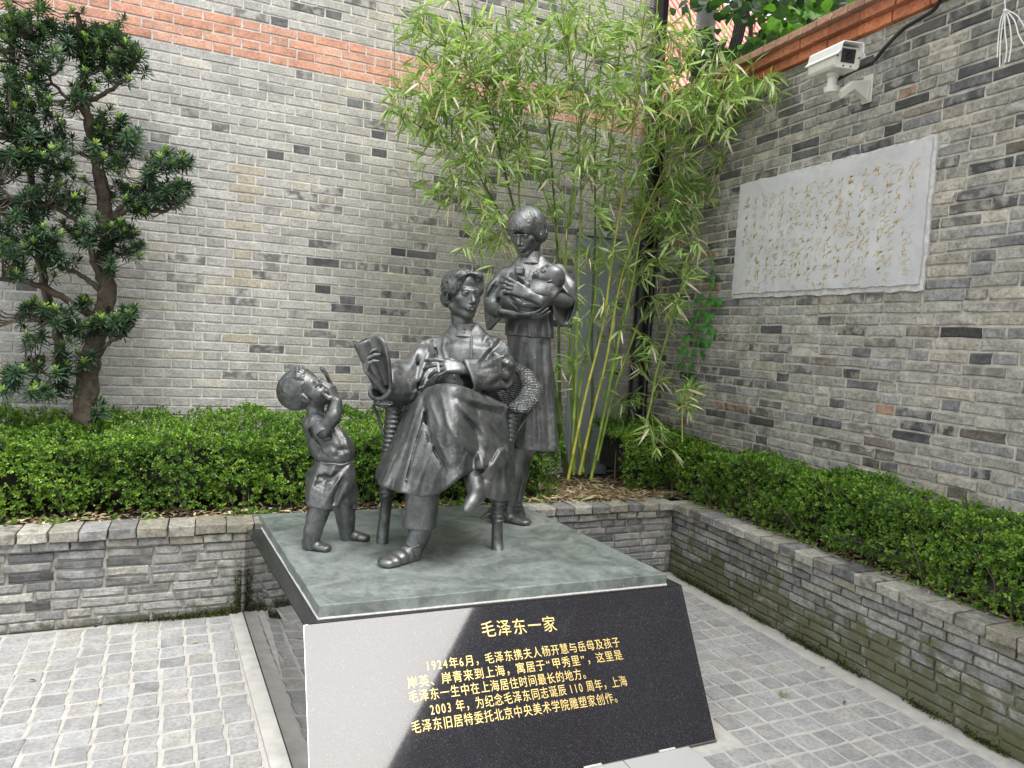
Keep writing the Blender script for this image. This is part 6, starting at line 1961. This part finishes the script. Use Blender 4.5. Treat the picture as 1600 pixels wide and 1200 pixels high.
bamboo('small yellowish bamboo shoot below the vine at the foot of the courtyard wall',
       [([(1066, 690, 4.2), (1066, 640, 4.22), (1070, 596, 4.22)], .005, .003, CULM_Y), ([(1022, 700, 4.3), (1020, 665, 4.3), (1018, 640, 4.3)], .005, .003, CULM)],
       [(1066, 618, 4.2, 10, 6), (1072, 602, 4.2, 8, 3), (1018, 668, 4.3, 12, 5), (1030, 700, 4.3, 10, 3)], 63)

# ---- clipped podocarpus at the left
BARK = plain('dark_bark', (.12, .095, .075), .95, var=.45, scale=22, bmp=.9, bdist=.012)
PODO = leaf_mat('podocarpus_leaf', .42, .22, .5)
rs = np.random.default_rng(77)
base = at(136, 690, 1, 5.02); base[2] = .53
tree = empty('podocarpus_tree', base); tag(tree, 'clipped dark green podocarpus tree with whorled narrow leaves, at the left edge', 'tree')
def curve(pts, r0, r1, n=7, wob=0, name=None, parent=None, mat=None, sub=6):
    P = [np.array(p, float) for p in pts]; Q = []
    for i in range(len(P) - 1):
        p0 = P[max(i - 1, 0)]; p1 = P[i]; p2 = P[i + 1]; p3 = P[min(i + 2, len(P) - 1)]
        for j in range(sub):
            t = j / sub; Q.append(.5 * (2 * p1 + (p2 - p0) * t + (2 * p0 - 5 * p1 + 4 * p2 - p3) * t * t + (3 * p1 - p0 - 3 * p2 + p3) * t ** 3) + rs.normal(0, wob, 3))
    Q.append(P[-1]); m_ = len(Q)
    R = [(r0 + (r1 - r0) * (i / (m_ - 1)) ** .9) * (1 + rs.normal(0, .05)) for i in range(m_)]
    mb = MB().tube(Q, R, n)
    return mb, np.array(Q)
LIMBS = [
 ([(137, 700, 5.02), (133, 650, 5.02), (137, 590, 5.02), (147, 540, 5.02), (161, 490, 5.03), (168, 455, 5.03), (165, 400, 5.02), (170, 344, 5.0)], .075, .042, 'trunk'),
 ([(168, 350, 5.0), (157, 281, 5.0), (145, 219, 4.98), (136, 175, 4.97), (131, 130, 4.95), (128, 70, 4.93), (120, 20, 4.9)], .044, .014, 'limb'),
 ([(94, 560, 5.1), (92, 530, 5.1), (81, 491, 5.1), (72, 453, 5.1), (59, 397, 5.08), (54, 340, 5.05), (42, 230, 5.0), (22, 130, 5.0), (19, 40, 5.0), (15, -30, 5.0)], .032, .014, 'limb'),
 ([(152, 500, 5.02), (119, 478, 4.95), (72, 450, 4.9), (41, 441, 4.85), (-10, 436, 4.8)], .026, .012, 'limb'),
 ([(162, 455, 5.03), (140, 440, 4.97), (122, 428, 4.93), (94, 415, 4.9), (60, 385, 4.85)], .02, .008, 'limb'),
 ([(160, 440, 5.02), (146, 410, 4.95), (137, 366, 4.9), (94, 328, 4.85), (50, 320, 4.8), (22, 312, 4.8), (-5, 287, 4.8)], .022, .008, 'limb'),
 ([(151, 552, 5.0), (175, 534, 4.93), (200, 519, 4.88), (212, 500, 4.86)], .014, .005, 'limb'),
 ([(172, 345, 5.0), (203, 326, 4.92), (250, 331, 4.85), (275, 322, 4.82), (292, 300, 4.8)], .020, .006, 'limb'),
 ([(172, 340, 5.0), (205, 310, 4.9), (225, 285, 4.87), (240, 262, 4.85), (272, 250, 4.82), (292, 245, 4.8)], .016, .005, 'limb'),
 ([(137, 160, 4.97), (175, 138, 4.92), (200, 119, 4.9), (210, 100, 4.88)], .016, .006, 'limb'),
 ([(145, 219, 4.98), (175, 205, 4.92), (200, 215, 4.88), (220, 205, 4.86)], .012, .004, 'limb'),
 ([(150, 250, 4.98), (105, 235, 4.9), (60, 240, 4.85), (20, 215, 4.8)], .014, .005, 'limb'),
 ([(137, 180, 4.97), (100, 150, 4.9), (70, 110, 4.85), (55, 60, 4.85)], .014, .005, 'limb'),
 ([(132, 590, 5.0), (112, 585, 4.93), (85, 590, 4.88), (55, 580, 4.85), (20, 585, 4.8)], .014, .005, 'limb'),
 ([(119, 478, 4.95), (95, 500, 4.9), (70, 505, 4.86), (40, 495, 4.84)], .010, .004, 'limb'),
 ([(133, 665, 4.98), (150, 650, 4.93), (152, 640, 4.9)], .008, .004, 'limb')]
QS = []; owners = []
trunk = None
for pts, r0, r1, nm in LIMBS:
    mb, Q = curve([at(x, y, 1, yy) for x, y, yy in pts], r0, r1, 10 if nm == 'trunk' else 7, .004)
    if nm == 'trunk': trunk = mb.build('trunk', BARK, tree, smooth=True); owners.append(trunk)
    else: owners.append(mb.build('limb', BARK, trunk, smooth=True))
    QS.append(Q)
BL = [(165, 60, 4.93, 24, 20, 20), (195, 95, 4.9, 16, 16, 18), (150, 100, 4.93, 20, 20, 12), (110, 60, 4.9, 26, 26, 18), (60, 30, 4.88, 26, 20, 16), (20, 50, 4.9, 22, 30, 16), (60, 110, 4.86, 26, 22, 16), (20, 150, 4.85, 20, 26, 18), (70, 170, 4.85, 24, 20, 12), (120, 150, 4.92, 16, 20, 8),
 (175, 195, 4.92, 20, 14, 12), (150, 225, 4.95, 16, 18, 8), (205, 215, 4.87, 16, 10, 10), (60, 235, 4.83, 30, 16, 20), (20, 250, 4.8, 22, 20, 14), (100, 270, 4.86, 20, 18, 10), (190, 250, 4.92, 16, 16, 8), (260, 245, 4.84, 22, 10, 12), (285, 250, 4.82, 8, 8, 5), (235, 270, 4.85, 12, 12, 6), (275, 300, 4.82, 14, 10, 14), (240, 310, 4.85, 20, 10, 10), (195, 300, 4.9, 20, 12, 10), (215, 325, 4.87, 18, 8, 6),
 (110, 315, 4.86, 20, 14, 12), (60, 310, 4.82, 22, 14, 10), (20, 340, 4.8, 20, 20, 14), (130, 365, 4.9, 20, 14, 12), (180, 365, 4.93, 20, 16, 14), (205, 385, 4.9, 14, 10, 8), (60, 375, 4.84, 26, 16, 16), (15, 395, 4.8, 16, 14, 10), (85, 410, 4.86, 20, 12, 8), (30, 425, 4.82, 16, 8, 5), (130, 470, 4.93, 12, 10, 5), (168, 420, 4.95, 10, 14, 6),
 (150, 510, 4.92, 10, 8, 6), (185, 505, 4.87, 18, 10, 16), (205, 490, 4.86, 10, 8, 6), (70, 490, 4.86, 26, 10, 12), (115, 510, 4.88, 14, 12, 9), (40, 480, 4.84, 16, 6, 5), (55, 530, 4.85, 16, 8, 5), (95, 555, 4.9, 8, 8, 3), (135, 560, 4.93, 10, 8, 4), (95, 580, 4.88, 12, 8, 6), (60, 575, 4.86, 14, 10, 6), (20, 580, 4.82, 14, 10, 6), (65, 610, 4.86, 22, 7, 8), (105, 605, 4.88, 8, 6, 3), (5, 600, 4.8, 8, 8, 3), (152, 645, 4.9, 8, 8, 4),
 (-40, 60, 4.85, 26, 30, 16), (-50, 180, 4.8, 26, 30, 16), (-40, 300, 4.8, 26, 26, 16), (-50, 410, 4.78, 24, 20, 12), (-30, 500, 4.8, 20, 16, 6), (20, 200, 4.8, 24, 24, 10), (90, 215, 4.84, 20, 16, 8)]
tufts = [[] for _ in owners]; tw = [MB() for _ in owners]
for (x, y, yy, sx, sy, cnt) in BL:
    for _ in range(int(cnt * 1.9)):
        t = at(x + rs.normal(0, sx * .75), y + rs.normal(0, sy * .75), 1, yy + rs.normal(0, .09))
        best = min(((np.linalg.norm(Q - t, axis=1) + np.clip(Q[:, 2] - t[2], 0, 9)).min(), i) for i, Q in enumerate(QS))
        Q = QS[best[1]]; i = int((np.linalg.norm(Q - t, axis=1) + np.clip(Q[:, 2] - t[2], 0, 9)).argmin())
        a = Q[i]; mid = (a + t) / 2 + np.array([0, 0, -.15 * np.linalg.norm(t - a)])
        tw[best[1]].tube([a, mid, t], [.005, .0035, .0022], 4, caps=False)
        d = nrm((t - mid)); tufts[best[1]].append((t, nrm(d * .6 + np.array([0, 0, .9]) + rs.normal(0, .2, 3)), rs.random()))
SH_P = [(0, 0, 0), (.2, .5, .01), (.7, .5, .0), (1, 0, -.05)]
for oi, own in enumerate(owners):
    if not tufts[oi]: continue
    tw[oi].build('twigs', BARK, own)['kind'] = 'stuff'
    Pt = np.array([t[0] for t in tufts[oi]]); Dt = np.array([t[1] for t in tufts[oi]]); yg = np.array([t[2] for t in tufts[oi]])
    parts = []
    n_ = len(Pt); a = unit(np.cross(Dt, rs.normal(0, 1, (n_, 3)))); b2 = np.cross(Dt, a)
    for k in range(34):
        ang = k * 2.399; el = -.35 + 1.5 * (k / 34)
        out = a * math.cos(ang) + b2 * math.sin(ang)
        Dr = unit(out * math.cos(el) + Dt * math.sin(el) + rs.normal(0, .10, (n_, 3)))
        c = np.array([.048, .098, .050]) * rs.uniform(.7, 1.35, (n_, 1))
        if k > 22:
            f = np.clip((yg[:, None] - .45) * 2.2, 0, 1); c = c * (1 - f) + np.array([.28, .42, .09]) * f * rs.uniform(.8, 1.2, (n_, 1))
        L = .062 * rs.uniform(.8, 1.15, n_) * (1 if k < 22 else .62)
        parts.append(leaves(Pt + Dt * (.045 * k / 34 - .03), Dr, Dt, L, .0080, SH_P, c))
    V, F_, C = join(parts)
    o = link('foliage', mesh('foliage', V, F_, C), PODO, own); o['kind'] = 'stuff'

# ---- climbing vine
VLEAF = leaf_mat('vine_leaf', .5, .3, .35)
vine = empty('climbing_vine', at(1066, 660, 0, RIGHT_X - .02)); tag(vine, 'green climbing vine with lobed leaves on the courtyard wall near the corner', 'vine')
sp = [(1066, 665), (1068, 620), (1074, 590), (1078, 560), (1090, 520), (1100, 480), (1112, 450), (1113, 405), (1106, 385)]
MB().tube([at(x, y, 0, RIGHT_X - .02) for x, y in sp], .004, 5).build('stem', SHEATH, vine)
vl = [(1106, 388, .03), (1113, 402, .04), (1113, 413, .045), (1112, 425, .05), (1113, 437, .05), (1111, 448, .05), (1111, 460, .045), (1090, 468, .09), (1108, 474, .09), (1122, 475, .08), (1088, 492, .085), (1106, 497, .09), (1077, 506, .08), (1086, 516, .085), (1101, 513, .085), (1112, 522, .08), (1072, 531, .085), (1090, 535, .085), (1102, 537, .08), (1065, 550, .085), (1082, 553, .08), (1097, 556, .08), (1062, 572, .08), (1078, 572, .085), (1066, 588, .07), (1080, 592, .075), (1070, 604, .06), (1058, 630, .05), (1074, 640, .05), (1062, 650, .05)]
for x, y, s_ in vl:
    c = at(x, y, 0, RIGHT_X - .035 - abs(rs.normal(0, .012)))
    out = [(0, .12), (.28, .22), (.50, .10), (.42, -.14), (.62, -.34), (.30, -.42), (.16, -.66), (0, -1.0), (-.16, -.66), (-.30, -.42), (-.62, -.34), (-.42, -.14), (-.50, .10), (-.28, .22)]
    ra = rs.normal(0, .35); n0 = nrm(np.array([-1, rs.normal(0, .35), .35 + rs.normal(0, .25)])); uu = nrm(np.array([0, math.sin(ra), math.cos(ra)]) - n0 * (n0 @ np.array([0, math.sin(ra), math.cos(ra)]))); tt = np.cross(uu, n0)
    V = [c + n0 * .006] + [c + (tt * a * 1.0 + uu * (b_ + .3)) * s_ * 1.0 + n0 * (-.010 * (abs(a) + abs(b_)) + rs.normal(0, .002)) for a, b_ in out]
    Fc = [(0, 1 + i, 1 + (i + 1) % len(out)) for i in range(len(out))]
    col = np.tile(np.array([.07, .27, .045]) * rs.uniform(.75, 1.3), (len(V), 1))
    link('leaf', mesh('leaf', V, Fc, col), VLEAF, vine)

# ---- beyond the courtyard wall: tree, pole, wires, houses
rs = np.random.default_rng(91)
bt = empty('broadleaf_tree', (5.6, 5.9, 0)); tag(bt, 'broadleaf tree with large dark green leaves beyond the courtyard wall coping', 'tree')
mb, Q0 = curve([(5.6, 5.9, 0), (5.55, 5.8, 2), (5.5, 5.7, 3.6), (5.4, 5.6, 4.6), (5.5, 5.5, 6.2)], .13, .04, 8, .01)
tk = mb.build('trunk', BARK, bt, smooth=True)
BRS = [[(5.5, 5.7, 3.8), (4.9, 5.6, 4.5), (4.5, 5.5, 5.2), (4.3, 5.5, 5.8)], [(5.5, 5.7, 3.6), (5.3, 5.0, 4.3), (5.2, 4.5, 4.9)], [(5.45, 5.6, 4.4), (5.9, 5.0, 4.9), (6.0, 4.3, 5.3)], [(5.4, 5.6, 4.2), (4.9, 6.2, 4.8), (4.7, 6.4, 5.6)], [(5.4, 5.6, 4.6), (5.0, 5.1, 5.3), (4.9, 4.8, 6)]]
for b_ in BRS:
    mb, Q = curve(b_, .04, .012, 6, .01); mb.build('limb', BARK, tk, smooth=True)
# leafy spots given where they hang
n_ = 0; PP = []; CC = []
for (px, py, yy, sx, sy, cnt, br_) in [(1100, 75, 5.6, 22, 20, 70, 0), (1140, 5, 5.5, 30, 14, 80, 0), (1185, 40, 5.3, 24, 26, 90, 0), (1120, 95, 5.5, 26, 12, 150, 0), (1160, 88, 5.3, 24, 12, 150, .1), (1215, 12, 5.1, 26, 14, 90, .3), (1225, 55, 4.9, 20, 14, 120, .8), (1260, 35, 4.8, 20, 12, 90, .9), (1200, 75, 5.1, 20, 10, 120, .5), (1290, 15, 4.7, 26, 12, 80, .6), (1330, -5, 4.6, 26, 12, 120, .2), (1100, -10, 5.6, 30, 14, 120, .1), (1250, -15, 4.9, 40, 14, 160, .2), (1090, 110, 5.6, 16, 8, 60, .2), (1380, -30, 4.5, 30, 16, 120, .3), (1180, -60, 5.2, 70, 30, 300, .3)]:
    for _ in range(cnt):
        yd = yy + rs.normal(0, .35); t = at(px + rs.normal(0, sx), py + rs.normal(0, sy), 1, yd)
        if rs.random() < .42 or t[2] < 3.95 or t[0] < RIGHT_X + .1: continue
        PP.append(t); g = 1 if rs.random() < br_ else 0
        CC.append((np.array([.10, .24, .03]) if g else np.array([.022, .060, .016])) * rs.uniform(.7, 1.4))
PP = np.array(PP); CC = np.array(CC); n_ = len(PP)
V, F_, C = leaves(PP, unit(rs.normal(0, .6, (n_, 3)) + [0, 0, -.35]), rnd_dir(rs, n_, .9), rs.uniform(.09, .15, n_), rs.uniform(.06, .1, n_), [(0, 0, 0), (.18, .42, .02), (.5, .55, .0), (.8, .3, -.05), (1, 0, -.12)], CC)
o = link('crown', mesh('crown', V, F_, C), leaf_mat('broad_leaf', .4, .45, .5), bt); o['kind'] = 'stuff'
POLE = plain('weathered_concrete_pole', (.20, .20, .19), .8, var=.25, scale=9)
o = MB().tube([(4.62, 6.15, 0), (4.62, 6.15, 9)], [.11, .095], 16).build('utility_pole', POLE, None, smooth=True); tag(o, 'grey utility pole standing beyond the corner of the two walls', 'pole')
for i in range(6):
    o = cable('cable', None, [(4.66 + .02 * i, 6.0, 6.5), (4.70 + .025 * i, 5.75, 5.2), (4.62 + .02 * i, 5.9, 4.3), (4.6, 6.05, 3.6)], .010, BLACK)
    tag(o, 'thin black cable, one of a tight bundle hanging beside the utility pole', 'cable', 'black cables beside the utility pole')
pb = empty('pink_roofed_house', (9.0, 11.0, 0)); tag(pb, 'house with a pink tiled roof behind the broadleaf tree', 'house')
PK = plain('pink_roof_tile', (.62, .30, .25), .8, var=.12, scale=3); CW = plain('cream_render', (.62, .58, .50), .9, var=.08, scale=2)
MB().box((7.0, 10.5, 0), (12.0, 15, 6.0)).build('wall', CW, pb)
V = [(6.8, 10.2, 5.9), (12.2, 10.2, 5.9), (12.2, 13, 9.3), (6.8, 13, 9.3), (6.8, 10.2, 5.75), (12.2, 10.2, 5.75), (12.2, 13, 9.1), (6.8, 13, 9.1)]
MB().hexa([V[4], V[5], V[6], V[7], V[0], V[1], V[2], V[3]]).build('roof', PK, pb)
mb = MB()
for i in range(34):
    x = 6.85 + i * .16; mb.tube([(x, 10.2, 5.92), (x, 13, 9.32)], .035, 5)
o = mb.build('roof_tiles', PK, pb); o['kind'] = 'stuff'
wb = empty('white_house', (11.0, 8.5, 0)); tag(wb, 'white rendered house with grey window frames beyond the courtyard wall', 'house')
WR = plain('white_render', (.75, .75, .74), .9, var=.04, scale=2); GF = plain('grey_frame', (.30, .33, .36), .6)
MB().box((9.5, 6.0, 0), (14, 9.6, 9.0)).build('wall', WR, wb)
for i in range(4):
    for k in range(2):
        y = 6.5 + i * .85; z = 4.6 + k * 2.0
        f = MB().box((9.44, y - .03, z), (9.50, y + .03, z + 1.4)).box((9.44, y + .47, z), (9.5, y + .53, z + 1.4)).box((9.44, y + .03, z), (9.5, y + .47, z + .06)).box((9.44, y + .03, z + 1.34), (9.5, y + .47, z + 1.4)).build('window', GF, wb)
        MB().box((9.47, y + .03, z + .06), (9.495, y + .47, z + 1.34)).build('pane', HG, f)
# fallen leaves and weeds on the paving
LF = [(312, 1003, 0, 'small pale curled leaf on the paving close to the left side of the pedestal'), (155, 1097, 0, 'small pale leaf alone in the middle of the left paving'),
      (58, 1064, 1, 'tiny dark leaf scrap on the left paving nearest the left picture edge'), (1226, 1087, 2, 'small yellow green moss tuft on the paving right of the pedestal'),
      (1320, 1095, 1, 'long dark leaf scrap on the right paving, nearest the viewer'), (1280, 1043, 1, 'dark leaf scrap on the right paving close to the mossy planter wall'), (1150, 1022, 1, 'dark leaf scrap on the right paving next to the pedestal edge')]
for (x, y, kind, lab) in LF:
    c = at(x, y, 2, .004)
    a = rs.uniform(0, 6); d = np.array([[math.cos(a), math.sin(a), .1]])
    col = np.array([[(.50, .42, .22), (.06, .055, .045), (.20, .22, .06)][kind]])
    k = 1 if kind < 2 else 14
    P_ = np.repeat(c[None], k, 0) + (rs.normal(0, .015, (k, 3)) * [1, 1, 0] if k > 1 else 0)
    Dd = np.repeat(d, k, 0) + (rs.normal(0, .8, (k, 3)) * [1, 1, .15] if k > 1 else 0)
    V, F_, C = leaves(P_, Dd, np.array([[0, 0, 1.0]] * k) + rs.normal(0, .15, (k, 3)), rs.uniform(.03, .055, k) * (1 if kind < 2 else .5), rs.uniform(.009, .016, k) * (1 if kind < 2 else .5), [(0, 0, 0), (.35, .5, .06), (.7, .4, .08), (1, 0, .02)], np.repeat(col, k, 0))
    o = link('fallen_leaf' if kind < 2 else 'moss_tuft', mesh('fallen_leaf', V, F_, C), LITTER)
    tag(o, lab, 'leaf' if kind < 2 else 'moss')
